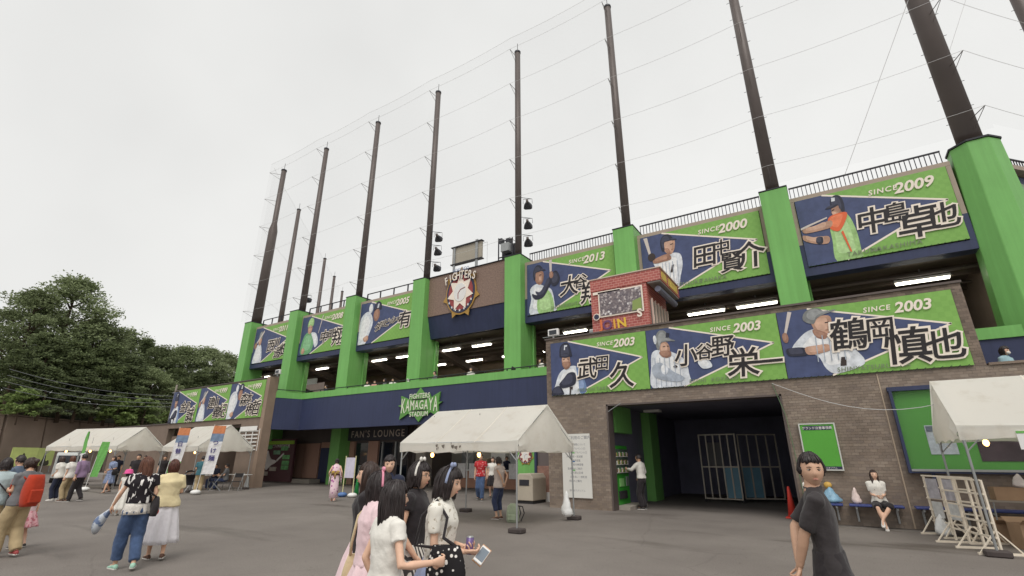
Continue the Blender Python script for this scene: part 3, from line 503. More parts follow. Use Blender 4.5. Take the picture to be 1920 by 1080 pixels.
# ---------------------------------------------------------------- emblem and name signs
t = thing('team_emblem', 'round team emblem with ball and gold points on the tiled panel', 'emblem', (-15.25, 18.84, 9.78))
GOLD = mat('emblem_gold', srgb(176, 138, 70), .45, .2); RED = mat('emblem_red', srgb(150, 66, 66), .5); ENAVY = mat('emblem_navy', srgb(52, 54, 78), .5)
def star(n, r0, r1, ph=0, sx=1., sz=1.): return [((r0 if k % 2 == 0 else r1)*math.cos(ph+math.pi*k/n)*sx, (r0 if k % 2 == 0 else r1)*math.sin(ph+math.pi*k/n)*sz) for k in range(2*n)]
def emblem(t, s=1.):
    c = lambda p: [(a*s, b*s) for a, b in p]; e = lambda r, rz, n=28: c([(r*math.cos(2*math.pi*k/n), rz*math.sin(2*math.pi*k/n)) for k in range(n)])
    MB().prism(e(.99, 1.0), -.05*s, -.001).build('emblem_rim', GOLD, t); MB().prism(c(star(7, 1.22, .8, R(90))), -.045*s, -.0015).build('rim_points', GOLD, t)
    MB().prism(e(.92, .93), -.07*s, -.051*s).build('emblem_disc', ENAVY, t)
    MB().prism(e(.80, .80), -.085*s, -.0705*s).build('red_ring', RED, t)
    MB().prism(c(star(7, .86, .5, R(90))), -.11*s, -.086*s).build('cream_star', CREAM, t)
    MB().prism(e(.40, .42), -.13*s, -.111*s).build('ball', WHITE, t)
    st = MB(); st.tube([(.34*s, -.135*s, .18*s), (.05*s, -.135*s, .12*s), (-.12*s, -.135*s, -.05*s), (-.1*s, -.135*s, -.3*s)], .018*s, 5); st.build('ball_stitching', RED, t)
    for k in range(7):
        a = R(210+k*20); MB().prism([(x+.82*s*math.cos(a), z+.82*s*math.sin(a)) for x, z in c(star(5, .075, .03, R(90)))], -.1*s, -.088*s).build('white_star', WHITE, t)
    ob, tb = MB(), MB(); L = 'FIGHTERS'
    for i, ch in enumerate(L):
        u = (i-3.5)/3.5; x = u*.92*s; z = (.78-.16*u*u+.02)*s; put_text(ob, ch, x, z, .52*s, -.15*s, .0, .05, rot=-u*.28, sx=.82); put_text(tb, ch, x, z, .52*s, -.16*s, .0, .015, rot=-u*.28, sx=.82)
    ob.build('wordmark_outline', ENAVY, t); tb.build('wordmark', CREAM, t)
emblem(t, 1.08); t.scale = (.94, 1, 1.12)
tb = MB(); put_text(tb, 'HOKKAIDO', 0, 1.16, .22, -.12, .0, .02); tb.build('small_wordmark', mat('emblem_steel', srgb(140, 150, 176), .5), t)
t = thing('small_emblem', 'small round emblem on the green panel behind the centre tent', 'emblem', (-10.38, 17.19, 1.62)); emblem(t, .31)
t = thing('stadium_name_sign', 'green and cream stadium name sign on the navy fascia', 'sign', (-16.88, 17.98, 4.0))
SG = mat('sign_green', srgb(96, 152, 74), .5, nz=(3, .15)); SC2 = mat('sign_cream', srgb(222, 226, 204), .5)
MB().prism([(0, .82), (.3, .5), (.62, .5), (.72, .3), (1.3, .55), (1.22, .05), (1.46, .08), (1.22, -.06), (1.25, -.6), (.72, -.38), (.55, -.5), (.3, -.52), (0, -.82), (-.3, -.52), (-.55, -.5), (-.72, -.38), (-1.3, -.66), (-1.22, -.06), (-1.46, .02), (-1.22, .06), (-1.28, .5), (-.72, .3), (-.62, .5), (-.3, .5)], -.08, -.001).build('sign_plate', SG, t)
MB().box(-.5, .5, -.1, -.081, .245, .29).box(-.5, .5, -.1, -.081, -.30, -.255).build('dark_bar', BLACK, t)
for k, (s, z, sz, wd) in enumerate((('FIGHTERS', .43, .34, 1.35), ('STADIUM', -.44, .33, 1.2))):
    tb = MB(); v, f = text2d(s, 1, 0, .012); wd0 = max(p[0] for p in v)*2; put_text(tb, s, 0, z, sz, -.1, bold=.012, sx=wd/(wd0*sz)); tb.build('sign_lettering', SC2, t)
tb = MB()
for i, ch in enumerate('KAMAGAYA'):
    u = (i-3.5)/3.5; hgt = .52*(1+.75*abs(u)**1.6); v, f = text2d(ch, 1, 0, .012); wv = max(p[0] for p in v)*2; hv = max(p[1] for p in v)*2
    tb.add([(u*1.06+p[0]*.27/wv, -.1, -.005+p[1]*hgt*.78/hv*1.0) for p in v], f)
tb.build('sign_lettering', SC2, t)
# ---------------------------------------------------------------- rooftop railings
bal_me = {}
def railing(x0, x1, y, z0, z1, step, label, mx=None):
    t = thing('roof_railing', label, 'railing', (x0, y, z0), 0, 'railings along the stand roof')
    if mx: t.matrix_world = mx
    w, h = x1-x0, z1-z0
    MB().box(0, w, -.025, .025, h-.05, h).build('top_rail', BLACKM, t)
    MB().box(0, w, -.02, .02, .06, .09).build('bottom_rail', BLACKM, t)
    key = (round(h, 2), step > .5); n = max(2, int(w/step))
    for k in range(n+1):
        x = .02+(w-.04)*k/n
        if key not in bal_me:
            r = .012 if step < .5 else .03
            o = MB().box(-r, r, -r, r, 0, h-.05).build('baluster', BLACKM, t); bal_me[key] = o.data
        else: o = obj('baluster', bal_me[key], t)
        o.location.x = x
where = ['at the far left corner', 'above the second banner from the left', 'above the banner left of the emblem panel', '', 'right of the emblem panel', 'above the banner behind the brick-red booth', 'above the orange-sleeved batter banner']
for i, (a, b) in enumerate(BAYS):
    if i == 3: continue
    railing(a+.05, b-.05, 19.35, 10.66, 11.3, 1.0 if i < 3 else .135, 'dark steel roof railing '+where[i])
railing(.8, 7.5, 0, 10.66, 11.3, .135, 'dark steel roof railing right of the corner column, running away', wing @ Matrix.Translation((.8, .4, 10.66)))

# ---------------------------------------------------------------- net poles with bracket arms, net, ropes
NY = 18.25; LEV = [11.9, 14.1, 16.45, 18.95, 21.45, 23.95]
def pole(x, y, z0, z1, r0, r1, label, out, step=None, arms=True):
    t = thing('net_pole', label, 'pole', (x, y, z0), 0, 'tall steel net poles')
    h = z1-z0
    pts, rs = ([(0, 0, 0), (0, 0, h)], [r0, r1]) if not step else ([(0, 0, 0), (0, 0, step), (0, 0, step+.7), (0, 0, h)], [r0, r0*.92, r1, r1])
    MB().tube(pts, rs, 14).build('shaft', STEEL, t, smooth=True)
    MB().tube([(0, 0, h+.002), (0, 0, h+.1)], [r1*1.15, r1*1.15], 12).build('cap', BLACKM, t); MB().tube([(0, 0, h+.1), (0, 0, h+.75)], .018, 5).build('lightning_rod', BLACKM, t)
    if r0 > .2:
        st = MB(); [st.tube([(r0*.8*(1 if k % 2 else -1), 0, k*.5), ((r0+.07)*(1 if k % 2 else -1), 0, k*.5)], .009, 4) for k in range(2, int(min(h, 14)/.5))]; st.build('step_bolt', BLACKM, t)
    if arms:
        for z in LEV:
            if z0+.2 < z < z1+.6:
                a = MB().tube([(0, 0, min(z-z0, h)), (out[0], out[1], z-z0)], .014, 5).tube([(0, 0, min(z-z0, h)-.55), (out[0], out[1], z-z0)], .01, 5); a.build('bracket_arm', STEEL, t)
    return t
plab = ['at the left corner, thicker in its lower half', 'second from the left corner', 'third from the left corner', 'left of the emblem panel, carrying floodlights', 'right of the emblem panel, carrying floodlights', 'above the brick-red booth', 'rising out of the top of the picture right of centre']
for i, x in enumerate(COLX):
    pole(x, 19.1, 11.07, 24.35, [.36, .23, .21, .19, .175, .19, .24][i], [.2, .17, .17, .17, .165, .17, .18][i], 'tall dark net pole '+plab[i], (0 if i else -.6, NY-19.1), 7.7 if i == 0 else None)
pole(5.45, 19.2, 11.08, 27.0, .34, .27, 'thickest dark net pole, on the octagonal green corner column', (.35, NY-19.2))
dr = (math.cos(R(47)), math.sin(R(47)))
pole(5.45+6.1*dr[0], 19.2+6.1*dr[1], 9.9, 26.0, .26, .22, 'dark net pole in the upper right picture corner', (.6, -.55))
for k in range(1, 6): pole(-35.9-4.12*k, 19.3+4.62*k, 8., 24.3-.0*k, .26, .17, ['first', 'second', 'third', 'fourth', 'farthest'][k-1]+' pole of the row running back behind the left corner', (-.6, -.5), arms=False)
def net_mat():
    m = bpy.data.materials.new('net_mesh'); m.use_nodes = True; t = m.node_tree; t.nodes.clear()
    o = t.nodes.new('ShaderNodeOutputMaterial'); mx = t.nodes.new('ShaderNodeMixShader'); tr = t.nodes.new('ShaderNodeBsdfTransparent'); d = t.nodes.new('ShaderNodeBsdfDiffuse')
    d.inputs[0].default_value = (.30, .31, .32, 1); mx.inputs[0].default_value = .05
    t.links.new(tr.outputs[0], mx.inputs[1]); t.links.new(d.outputs[0], mx.inputs[2]); t.links.new(mx.outputs[0], o.inputs[0]); return m
NET = net_mat(); ROPE = mat('net_rope', srgb(206, 206, 206), .7)
def net(p, q, z0, z1, label, sag=.12, levels=LEV):
    t = thing('safety_net', label, 'net', (p[0], p[1], z0)); dx, dy = q[0]-p[0], q[1]-p[1]; n = 6; mb = MB(); L = math.hypot(dx, dy)
    v = []; 
    for j in range(n+1): v += [(dx*j/n, dy*j/n, 0), (dx*j/n, dy*j/n, z1-z0-sag*4*(j/n)*(1-j/n))]
    mb.add(v, [(2*j, 2*j+2, 2*j+3, 2*j+1) for j in range(n)]).build('net_mesh', NET, t)
    for z in levels+[z1]:
        if z0 <= z <= z1: MB().tube([(dx*j/8, dy*j/8, z-z0-sag*4*(j/8)*(1-j/8)) for j in range(9)], .006, 4).build('rope', ROPE, t)
nx = [-35.7]+COLX[1:]+[5.8]
nl = ['left corner', 'second bay', 'third bay', 'emblem panel', 'fourth banner', 'brick-red booth', 'orange-sleeved batter banner']
for i in range(7): net((nx[i], NY), (nx[i+1], NY), 11.06, 24.75, 'thin grey ball net stretched between poles above the '+nl[i])
net((5.8, NY), (5.8+6.1*dr[0], NY+6.1*dr[1]), 11.2, 26, 'thin grey ball net right of the thickest pole')
for k in range(5): net((-35.7-4.12*k, NY+.3+4.62*k), (-35.7-4.12*(k+1), NY+.3+4.62*(k+1)), 9., 24.6, 'thin grey ball net of the left wing, '+['nearest the corner', 'second span', 'third span', 'fourth span', 'farthest span'][k], levels=[14.1, 18.95])
for k, (a, b) in enumerate((((5.4, 19.0, 17.9), (2.0, 19.6, 11.3)), ((5.5, 19.0, 14.3), (8.8, 22.6, 21.5)))):
    tag(MB().tube([a, b], .012, 4).build('guy_wire', ROPE), ['thin guy wire slanting down left of the thickest pole', 'thin guy wire slanting up right of the thickest pole'][k], 'wire')

# ---------------------------------------------------------------- floodlights
def flood(loc, rz, label, big=1.):
    t = thing('floodlight', label, 'floodlight', loc, rz, 'floodlights on the net poles')
    mxf = Matrix.Rotation(R(-28+(int(abs(loc[2])*10) % 5)*4), 4, 'X')
    sq = lambda y, r, q=.8: [(x*r*big, y*big, z*r*q*big) for x, z in ((-1, -.6), (-.6, -1), (.6, -1), (1, -.6), (1, .6), (.6, 1), (-.6, 1), (-1, .6))]
    MB().loft([sq(-.02, .07), sq(.06, .12), sq(.22, .2), sq(.34, .23)], mx=mxf).build('housing', BLACKM, t)
    MB().loft([sq(.342, .215), sq(.352, .215)], mx=mxf).build('lens', mat('lamp_glass', srgb(170, 176, 180), .15, spec=.7), t)
    MB().box(-.06, .06, -.22, -.02, -.05, .05).build('ballast', STEEL, t)
    MB().tube([(-.24, .15, 0), (-.24, .12, .26), (.24, .12, .26), (.24, .15, 0)], .013, 5).tube([(-.35, -.1, .26), (.2, .12, .26)], .015, 5).build('yoke', BLACKM, t)
    return t
pos = ['top', 'middle', 'lowest']
for k, z in enumerate((14.0, 13.15, 12.1)): flood((-17.55, 19.25, z-.15), R(25), pos[k]+' floodlight on the pole left of the emblem panel')
for k, z in enumerate((14.35, 13.2, 12.2)): flood((-11.38, 19.25, z-.15), R(25), pos[k]+' floodlight on the pole right of the emblem panel')
flood((-30.3, 19.8, 12.4), R(30), 'single floodlight on the second pole from the left corner')
t = thing('lamp_crate', 'dark steel lamp crate beside the pole right of the emblem panel', 'lamp frame', (-13.05, 19.0, 11.09))
MB().box(0, .05, 0, .05, 0, 1.35).box(.85, .9, 0, .05, 0, 1.2).box(0, .9, 0, .05, 1.1, 1.15).box(0, .9, 0, .05, .2, .25).box(.05, .85, .3, .35, .1, 1.0).build('frame', BLACKM, t); MB().box(.22, .7, -.08, .28, .5, .95).build('lamp_box', GREYM, t); MB().box(.1, .25, -.03, .25, 1.0, 1.3).box(.5, .7, -.03, .25, .98, 1.2).build('small_lamp', BLACKM, t)
t = thing('rooftop_sign_frame', 'plain beige sign panel on two posts above the emblem panel', 'sign', (-16.5, 19.45, 11.09))
MB().box(0, 2.05, 0, .12, .75, 1.75).build('panel', mat('sign_back', srgb(172, 164, 148), .6, nz=(1.5, .1)), t); MB().box(.1, .24, -.06, -.003, 0, 1.82).box(1.66, 1.82, -.06, -.003, 0, 1.9).build('post', GREYM, t); MB().box(-.06, 2.12, -.1, .16, 1.753, 1.8).box(-.06, 2.12, -.1, .16, .7, .747).build('edge', BLACKM, t); MB().tube([(2.05, .05, 1.6), (2.4, .05, 1.62), (2.4, .05, 0)], .012, 4).build('stay', GREYM, t)

# ---------------------------------------------------------------- concourse ceiling lights (lit)
TUBE = mat('lit_tube', (1, .96, .86), .4, emit=((1, .95, .84), 7.0))
def clight(x, y, label, ln=1.25):
    t = thing('ceiling_light', label, 'ceiling light', (x, y, 7.18), 0, 'lit strip lights in the concourse')
    MB().box(-ln/2, ln/2, -.09, .09, .06, .14).build('fitting', WHITE, t); MB().tube([(-ln/2+.04, -.04, .02), (ln/2-.04, -.04, .02)], .035, 8).tube([(-ln/2+.04, .04, .02), (ln/2-.04, .04, .02)], .035, 8).build('lit_tube', TUBE, t)
    MB().box(-.02, .02, -.02, .02, .14, .44).build('stem', GREYM, t)
for x, lb in ((3.45, 'rightmost, under the orange-sleeved batter banner'), (-1.65, 'under the column right of the booth'), (-3.55, 'right of the brick-red booth'), (-17.1, 'front row, under the emblem panel'), (-15.0, 'front row, right end under the emblem panel'), (-22.8, 'beside the third column'), (-24.7, 'left of the third column'), (-28.3, 'in the second bay from the left'), (-35.0, 'at the far left corner'), (-9.5, 'behind the small white spotlight'), (-20.7, 'left of the fourth column')):
    clight(x, 20.4, 'lit strip light '+lb, 1.5 if x > -4 else 1.25)
for x, lb in ((-17.9, 'nearest the column'), (-20.8, 'farther left'), (-15.2, 'middle'), (-12.4, 'right')): clight(x, 23.6, 'lit strip light in the back row of the concourse, '+lb)

for x, lb in ((-18.6, 'left'), (-16.2, 'middle'), (-13.8, 'right')):
    clight(x, 24.0, 'lit strip light inside the kiosk behind the middle tent, '+lb); PENDING_Z = [o for o in PENDING if o.name.startswith('ceiling_light')][-1]; PENDING_Z.location.z = 3.0

# ---------------------------------------------------------------- roof booth on the entrance block
def brick_mat():
    m = bpy.data.materials.new('printed_brick'); m.use_nodes = True; t = m.node_tree; b = t.nodes['Principled BSDF']; b.inputs['Roughness'].default_value = .55
    tc = t.nodes.new('ShaderNodeTexCoord'); mp = t.nodes.new('ShaderNodeMapping'); mp.inputs['Rotation'].default_value = (R(90), 0, 0); br = t.nodes.new('ShaderNodeTexBrick')
    br.inputs['Scale'].default_value = 2.7; br.inputs['Color1'].default_value = (*srgb(178, 98, 88), 1); br.inputs['Color2'].default_value = (*srgb(162, 80, 74), 1); br.inputs['Mortar'].default_value = (*srgb(198, 142, 132), 1); br.inputs['Mortar Size'].default_value = .025
    t.links.new(tc.outputs['Object'], mp.inputs['Vector']); t.links.new(mp.outputs[0], br.inputs['Vector']); t.links.new(br.outputs['Color'], b.inputs['Base Color']); return m
PB = brick_mat()
def crowd_mat():
    m = bpy.data.materials.new('crowd_print'); m.use_nodes = True; t = m.node_tree; b = t.nodes['Principled BSDF']; b.inputs['Roughness'].default_value = .5
    tc = t.nodes.new('ShaderNodeTexCoord'); v = t.nodes.new('ShaderNodeTexVoronoi'); v.inputs['Scale'].default_value = 16; r = t.nodes.new('ShaderNodeValToRGB'); cr = r.color_ramp
    for c, p in ((srgb(70, 66, 74), .0), (srgb(128, 116, 118), .35), (srgb(96, 88, 96), .6), (srgb(186, 176, 174), .85)):
        e = cr.elements.new(p); e.color = (*c, 1)
    t.links.new(tc.outputs['Object'], v.inputs['Vector']); t.links.new(v.outputs['Color'], r.inputs[0]); t.links.new(r.outputs[0], b.inputs['Base Color']); return m
t = thing('roof_booth', 'brick-red printed ticket booth standing on the entrance block roof', 'booth', (-6.72, 15.95, 5.4))
MB().box(0, 2.1, 0, 2.4, 0, 2.35).build('booth_body', PB, t); MB().box(0, 2.62, -.03, 2.5, 1.98, 2.42).build('booth_header', PB, t)
MB().box(-.04, 2.66, -.06, 2.54, 2.423, 2.46).build('roof_edge', mat('booth_edge', srgb(206, 186, 172), .6), t); MB().box(2.15, 2.6, 0, 2.45, 1.93, 1.977).build('header_underside', mat('booth_under', srgb(150, 146, 142), .7), t)
MB().box(.3, 1.96, -.05, -.033, .94, 1.9).build('picture_frame', CREAM, t); MB().box(.35, 1.91, -.062, -.052, .99, 1.85).build('crowd_picture', crowd_mat(), t)
MB().prism([(1.55, 1.01), (1.9, 1.04), (1.9, 1.45), (1.58, 1.36)], -.07, -.063).build('picture_field', mat('picture_field', srgb(140, 158, 92), .6), t)
MB().box(.1, 1.15, -.05, -.033, 1.83, 1.93).build('cream_strip', CREAM, t)
for ch, x, c in (('J', .32, (222, 120, 70)), ('O', .58, (110, 70, 110)), ('I', .85, (226, 170, 70)), ('N', 1.12, (230, 190, 70))):
    tb = MB(); put_text(tb, ch, x, .64, .46, -.04, bold=.03, rot=.05); tb.build('letter', mat('letter_'+ch, srgb(*c), .6), t)
MB().prism([(.2+.13*math.cos(k), .98+.13*math.sin(k)) for k in [2*math.pi*i/14 for i in range(14)]], -.07, -.064).build('round_badge', CREAM, t); MB().prism([(.2+.1*math.cos(k), .98+.1*math.sin(k)) for k in [2*math.pi*i/14 for i in range(14)]], -.074, -.0705).build('badge_centre', ENAVY, t)
tb = MB(); put_text(tb, 'S', 1.8, .9, .4, -.075, bold=.03); tb.build('letter', CREAM, t)
MB().box(2.103, 2.14, .25, 2.2, .3, 1.4).build('counter_window', mat('booth_window', srgb(120, 118, 112), .3), t)
for k in range(6): MB().box(2.143, 2.2, .25+k*.38, .3+k*.38, .25, 1.45).build('window_bar', mat('booth_edge', (0, 0, 0)), t)
MB().tube([(2.45, .15, 1.72), (2.45, 2.35, 1.72)], .11, 10).build('rolled_awning', mat('awning_grey', srgb(112, 112, 128), .5), t); MB().box(2.62, 2.635, .15, .75, 2.05, 2.35).box(2.62, 2.635, 1.0, 2.2, 2.05, 2.35).build('side_sign', mat('booth_sign_yellow', srgb(206, 178, 92), .6, nz=(5, .3)), t)
# little lamps and fittings on roof edges
def spot(loc, label):
    t = thing('roof_spotlight', label, 'spotlight', loc); MB().box(-.22, .22, -.06, .06, .12, .38).build('lamp_frame', WHITE, t, bevel=.02); MB().box(-.15, .15, -.075, -.062, .17, .33).build('lamp_glass', GLASSD, t); MB().box(-.03, .03, -.03, .03, 0, .12).box(-.45, .45, -.02, .02, .1, .118).build('bracket', GREYM, t)
spot((-8.1, 15.5, 5.68), 'white framed spotlight on the left end of the entrance roof'); spot((-26.66, 16.3, 6.02), 'white spotlight on top of the left gateway end')
t = thing('speaker_box', 'small white loudspeaker behind the entrance parapet', 'loudspeaker', (-7.3, 17.4, 5.4)); MB().box(-.14, .14, -.12, .12, .55, .95).build('cabinet', WHITE, t, bevel=.02); MB().box(-.02, .02, -.02, .02, 0, .55).build('post', GREYM, t); MB().box(-.11, .11, -.13, -.122, .6, .9).build('grille', GREYM, t)

# ---------------------------------------------------------------- event tents
def tent_mat():
    m = bpy.data.materials.new('tent_canvas'); m.use_nodes = True; t = m.node_tree; b = t.nodes['Principled BSDF']; b.inputs['Roughness'].default_value = .6
    b.inputs['Transmission Weight'].default_value = 0.0; b.inputs['Subsurface Weight'].default_value = 0
    L = t.links.new; tc = t.nodes.new('ShaderNodeTexCoord'); n = t.nodes.new('ShaderNodeTexNoise'); n.inputs['Scale'].default_value = 2.2; n.inputs['Detail'].default_value = 9; n.inputs['Roughness'].default_value = .7
    r = t.nodes.new('ShaderNodeValToRGB'); cr = r.color_ramp; cr.elements[0].position = .28; cr.elements[0].color = (*srgb(222, 214, 200), 1); cr.elements[1].position = .48; cr.elements[1].color = (*srgb(249, 246, 237), 1)
    n2 = t.nodes.new('ShaderNodeTexNoise'); n2.inputs['Scale'].default_value = 5; n2.inputs['Detail'].default_value = 3; bp = t.nodes.new('ShaderNodeBump'); bp.inputs['Strength'].default_value = .25; bp.inputs['Distance'].default_value = .03
    L(tc.outputs['Object'], n.inputs['Vector']); L(n.outputs[0], r.inputs[0]); L(r.outputs[0], b.inputs['Base Color']); L(tc.outputs['Object'], n2.inputs['Vector']); L(n2.outputs[0], bp.inputs['Height']); L(bp.outputs[0], b.inputs['Normal'])
    tr = t.nodes.new('ShaderNodeBsdfTranslucent'); tr.inputs[0].default_value = (.95, .92, .86, 1); mx = t.nodes.new('ShaderNodeMixShader'); mx.inputs[0].default_value = .52
    o = t.nodes['Material Output']; L(b.outputs[0], mx.inputs[1]); L(tr.outputs[0], mx.inputs[2]); L(mx.outputs[0], o.inputs[0]); return m
CANVAS = tent_mat(); WBLK = mat('weight_block', srgb(74, 66, 64), .8, nz=(6, .25))
BAGW = mat('white_plastic_bag', srgb(222, 222, 220), .45, nz=(6, .1), bump=(14, .6)); BULB = mat('lit_bulb', (1, .7, .35), .3, emit=((1, .52, .16), 7))
def tent(loc, rz, w, d, he, hr, label, seed=1, legs=(1, 1, 1, 1), gable='both', stained=False):
    """gable tent, ridge along local x; base at ground; w along x, d along y"""
    rr = random.Random(seed); t = thing('event_tent', label, 'tent', loc, rz, 'white gable event tents'); N = 14; mb = MB()
    ov = .06
    def sheet(ys, zs, nx=N):
        v = []; f = []
        for i in range(nx+1):
            x = -w/2-ov+(w+2*ov)*i/nx
            for j in range(len(ys)):
                fr = i/nx; sg = .035*math.sin(math.pi*fr)*(1 if 0 < j else .3)
                v.append((x, ys[j], zs[j]-sg*math.sin(math.pi*j/(len(ys)-1))*1.5-(.02*math.sin(fr*13+seed) if j == len(ys)-1 else 0)))
        m = len(ys)
        for i in range(nx):
            for j in range(m-1): f.append((i*m+j, (i+1)*m+j, (i+1)*m+j+1, i*m+j+1))
        mb.add(v, f)
    M = 6
    for s in (-1, 1):
        ys = [s*d/2*j/M*(1+.02) for j in range(M+1)]+[s*(d/2+.03), s*(d/2+.02)]; zs = [hr-(hr-he)*j/M for j in range(M+1)]+[he-.12, he-.24]; sheet(ys, zs)
    for s in (-1, 1):
        if gable == 'left' and s > 0: continue
        x = s*(w/2+.02); K = 10; v = []; f = []
        for k in range(K+1):
            y = -d/2+d*k/K; zt = hr-(hr-he)*abs(y)/(d/2)-.01
            bot = he-.24-.03*math.sin(k*2.1+seed); v += [(x+s*.03*math.sin(k*1.3), y, zt), (x+s*(.06+.04*math.sin(k*1.7)), y, (zt+bot)/2-.02), (x+s*.02, y, bot)]
        for k in range(K): f += [(3*k, 3*k+3, 3*k+4, 3*k+1), (3*k+1, 3*k+4, 3*k+5, 3*k+2)]
        mb.add(v, f)
    cn = mb.build('canopy', CANVAS, t, smooth=False); 
    for p in cn.data.polygons: p.use_smooth = True
    try:
        cn.data.set_sharp_from_angle(angle=R(25))
    except Exception: pass
    for xx in (-w*.17, w*.17):
        for s in (-1, 1): MB().add([(xx+dx_, s*d/2*1.02*j/6, hr-(hr-he)*j/6-.035*math.sin(math.pi*(xx+w/2)/w)*math.sin(math.pi*j/8)*1.5*(1 if j else .3)+.006) for j in range(7) for dx_ in (-.012, .012)], [(2*j, 2*j+1, 2*j+3, 2*j+2) for j in range(6)]).build('seam', mat('tent_seam', srgb(222, 214, 200), .7), t)
    fr = MB()
    for s in (-1, 1):
        fr.tube([(-w/2, s*d/2, he-.03), (w/2, s*d/2, he-.03)], .019, 6); fr.tube([(s*w/2, -d/2, he-.03), (s*w/2, 0, hr-.06), (s*w/2, d/2, he-.03)], .019, 6)
    fr.tube([(-w/2, 0, hr-.06), (w/2, 0, hr-.06)], .019, 6); fr.build('roof_frame', GREYM, t)
    for k, (sx, sy) in enumerate(((-1, -1), (1, -1), (1, 1), (-1, 1))):
        if not legs[k]: continue
        MB().tube([(sx*w/2, sy*d/2, .03), (sx*w/2, sy*d/2, he)], .021, 8).build('leg', GREYM, t); MB().tube([(sx*w/2, sy*d/2, he-.45), (sx*(w/2-.4), sy*d/2, he-.04)], .012, 5).tube([(sx*w/2, sy*d/2, he-.45), (sx*w/2, sy*(d/2-.35), he-.04)], .012, 5).build('brace', GREYM, t)
        MB().box(sx*w/2-.17, sx*w/2+.17, sy*d/2-.12, sy*d/2+.12, 0, .1).build('foot_weight', WBLK, t, bevel=.02)
    if stained:
        st = MB()
        for k in range(9):
            x = rr.uniform(-w*.25, w*.1); wd = rr.uniform(.02, .12); z = he-rr.uniform(.02, .15); st.add([(x, -d/2-.045, z), (x+wd, -d/2-.045, z+.01), (x+wd*.8, -d/2-.045, z-rr.uniform(.03, .09)), (x+.01, -d/2-.045, z-.05)], [(0, 1, 2, 3)])
        st.build('mould_stain', mat('mould_stain', srgb(120, 112, 104), .8), t)
    return t
def bag(loc, h, label, parent_group=None, name='weight_bag', m=None, w=.5):
    rings = []
    for i in range(9):
        u = i/8; r = h*w*.5*((1-u)**.75*min(1., (u+.03)/.14)**.5)+.012
        rings.append([(r*(1+.16*math.sin(3*a+i)+.08*math.sin(7*a-2*i))*math.cos(a)+.02*h*math.sin(i*1.9), r*.8*(1+.15*math.cos(4*a-i))*math.sin(a), .004+u*h) for a in [2*math.pi*k/14 for k in range(14)]])
    o = MB().loft(rings).build(name, m or BAGW, smooth=True, loc=loc); return tag(o, label, 'bag', parent_group)
def bulb(x, y, z, label, top):
    t = thing('hanging_bulb', label, 'light bulb', (x, y, z), 0, 'lit bulbs hanging under the tents')
    MB().ball((0, 0, 0), (.05, .05, .065), 10, 7).build('glass_bulb', BULB, t, smooth=True); MB().tube([(0, 0, .05), (0, 0, .13)], .022, 8).build('socket', BLACKM, t); MB().tube([(0, 0, .13), (0, 0, top-z)], .006, 4).build('cord', BLACKM, t)
tent((-8.0, 11.28, 0), 0, 3.62, 2.85, 1.93, 2.85, 'white gable tent in the middle before the navy fascia', 3, stained=True)
bulb(-9.75, 11.0, 1.62, 'left lit bulb under the middle tent', 2.7); bulb(-8.1, 11.0, 1.62, 'right lit bulb under the middle tent', 2.7)
bag((-6.22, 12.35, .1), .62, 'white weight bag hanging on the right leg of the middle tent', 'white weight bags')
tent((3.93, 13.2, 0), 0, 4.0, 2.6, 2.1, 3.05, 'white gable tent at the right picture edge', 8)
bulb(2.45, 13.2, 1.82, 'lit bulb under the tent at the right edge', 2.95)
tent((-28.0, 13.9, 0), 0, 3.6, 2.7, 2.1, 3.15, 'white gable tent before the left gateway, nearest the middle', 11)
tent((-33.6, 12.1, 0), R(12), 2.95, 2.4, 2.15, 3.15, 'white gable tent left of the gateway, right one of the joined pair', 13)
tent((-36.55, 11.47, 0), R(12), 2.95, 2.4, 2.15, 3.15, 'white gable tent left of the gateway, left one of the joined pair', 15)
for x, y, z, lb in ((-36.8, 10.6, 1.88, 'leftmost lit bulb under the far left tent'), (-34.3, 10.9, 1.88, 'second lit bulb under the far left tent'), (-33.1, 11.4, 1.88, 'right lit bulb of the joined left tents'), (-28.6, 12.9, 1.8, 'left lit bulb under the gateway tent'), (-27.6, 13.1, 1.8, 'right lit bulb under the gateway tent')): bulb(x, y, z, lb, 2.6)
bag((-26.75, 15.6, 0), .62, 'white weight bag on the ground at the left gateway', 'white weight bags')
# folding tables and chairs under the gateway tent
def table(loc, rz, w, d, h, label, m=None):
    t = thing('folding_table', label, 'table', loc, rz); MB().box(-w/2, w/2, -d/2, d/2, h-.03, h).build('table_top', m or WHITE, t)
    for sx in (-1, 1):
        for sy in (-1, 1): MB().tube([(sx*(w/2-.1), sy*(d/2-.05), 0), (sx*(w/2-.15), sy*(d/2-.05), h-.03)], .014, 5).build('leg', GREYM, t)
    return t
def pipe_chair(loc, rz, label):
    t = thing('folding_chair', label, 'chair', loc, rz, 'pipe chairs under the gateway tent')
    MB().box(-.2, .2, -.2, .18, .41, .44).build('seat', RUBBER, t); MB().box(-.2, .2, .2, .23, .6, .8).build('backrest', RUBBER, t)
    for s in (-1, 1): MB().tube([(s*.21, -.25, 0), (s*.21, .22, .82)], .012, 5).build('leg', GREYM, t); MB().tube([(s*.19, .25, 0), (s*.19, -.15, .42)], .012, 5).build('leg', GREYM, t)
table((-27.9, 13.6, 0), 0, 1.8, .5, .72, 'white folding table under the gateway tent'); table((-26.9, 15.1, 0), R(15), 1.5, .5, .72, 'second folding table at the right end of the gateway tent')
for k, (x, y, a, lb) in enumerate(((-27.2, 12.9, 10, 'left'), (-26.0, 13.6, -30, 'middle'), (-25.6, 14.4, 40, 'right'))): pipe_chair((x, y, 0), R(a), lb+' pipe chair under the gateway tent')
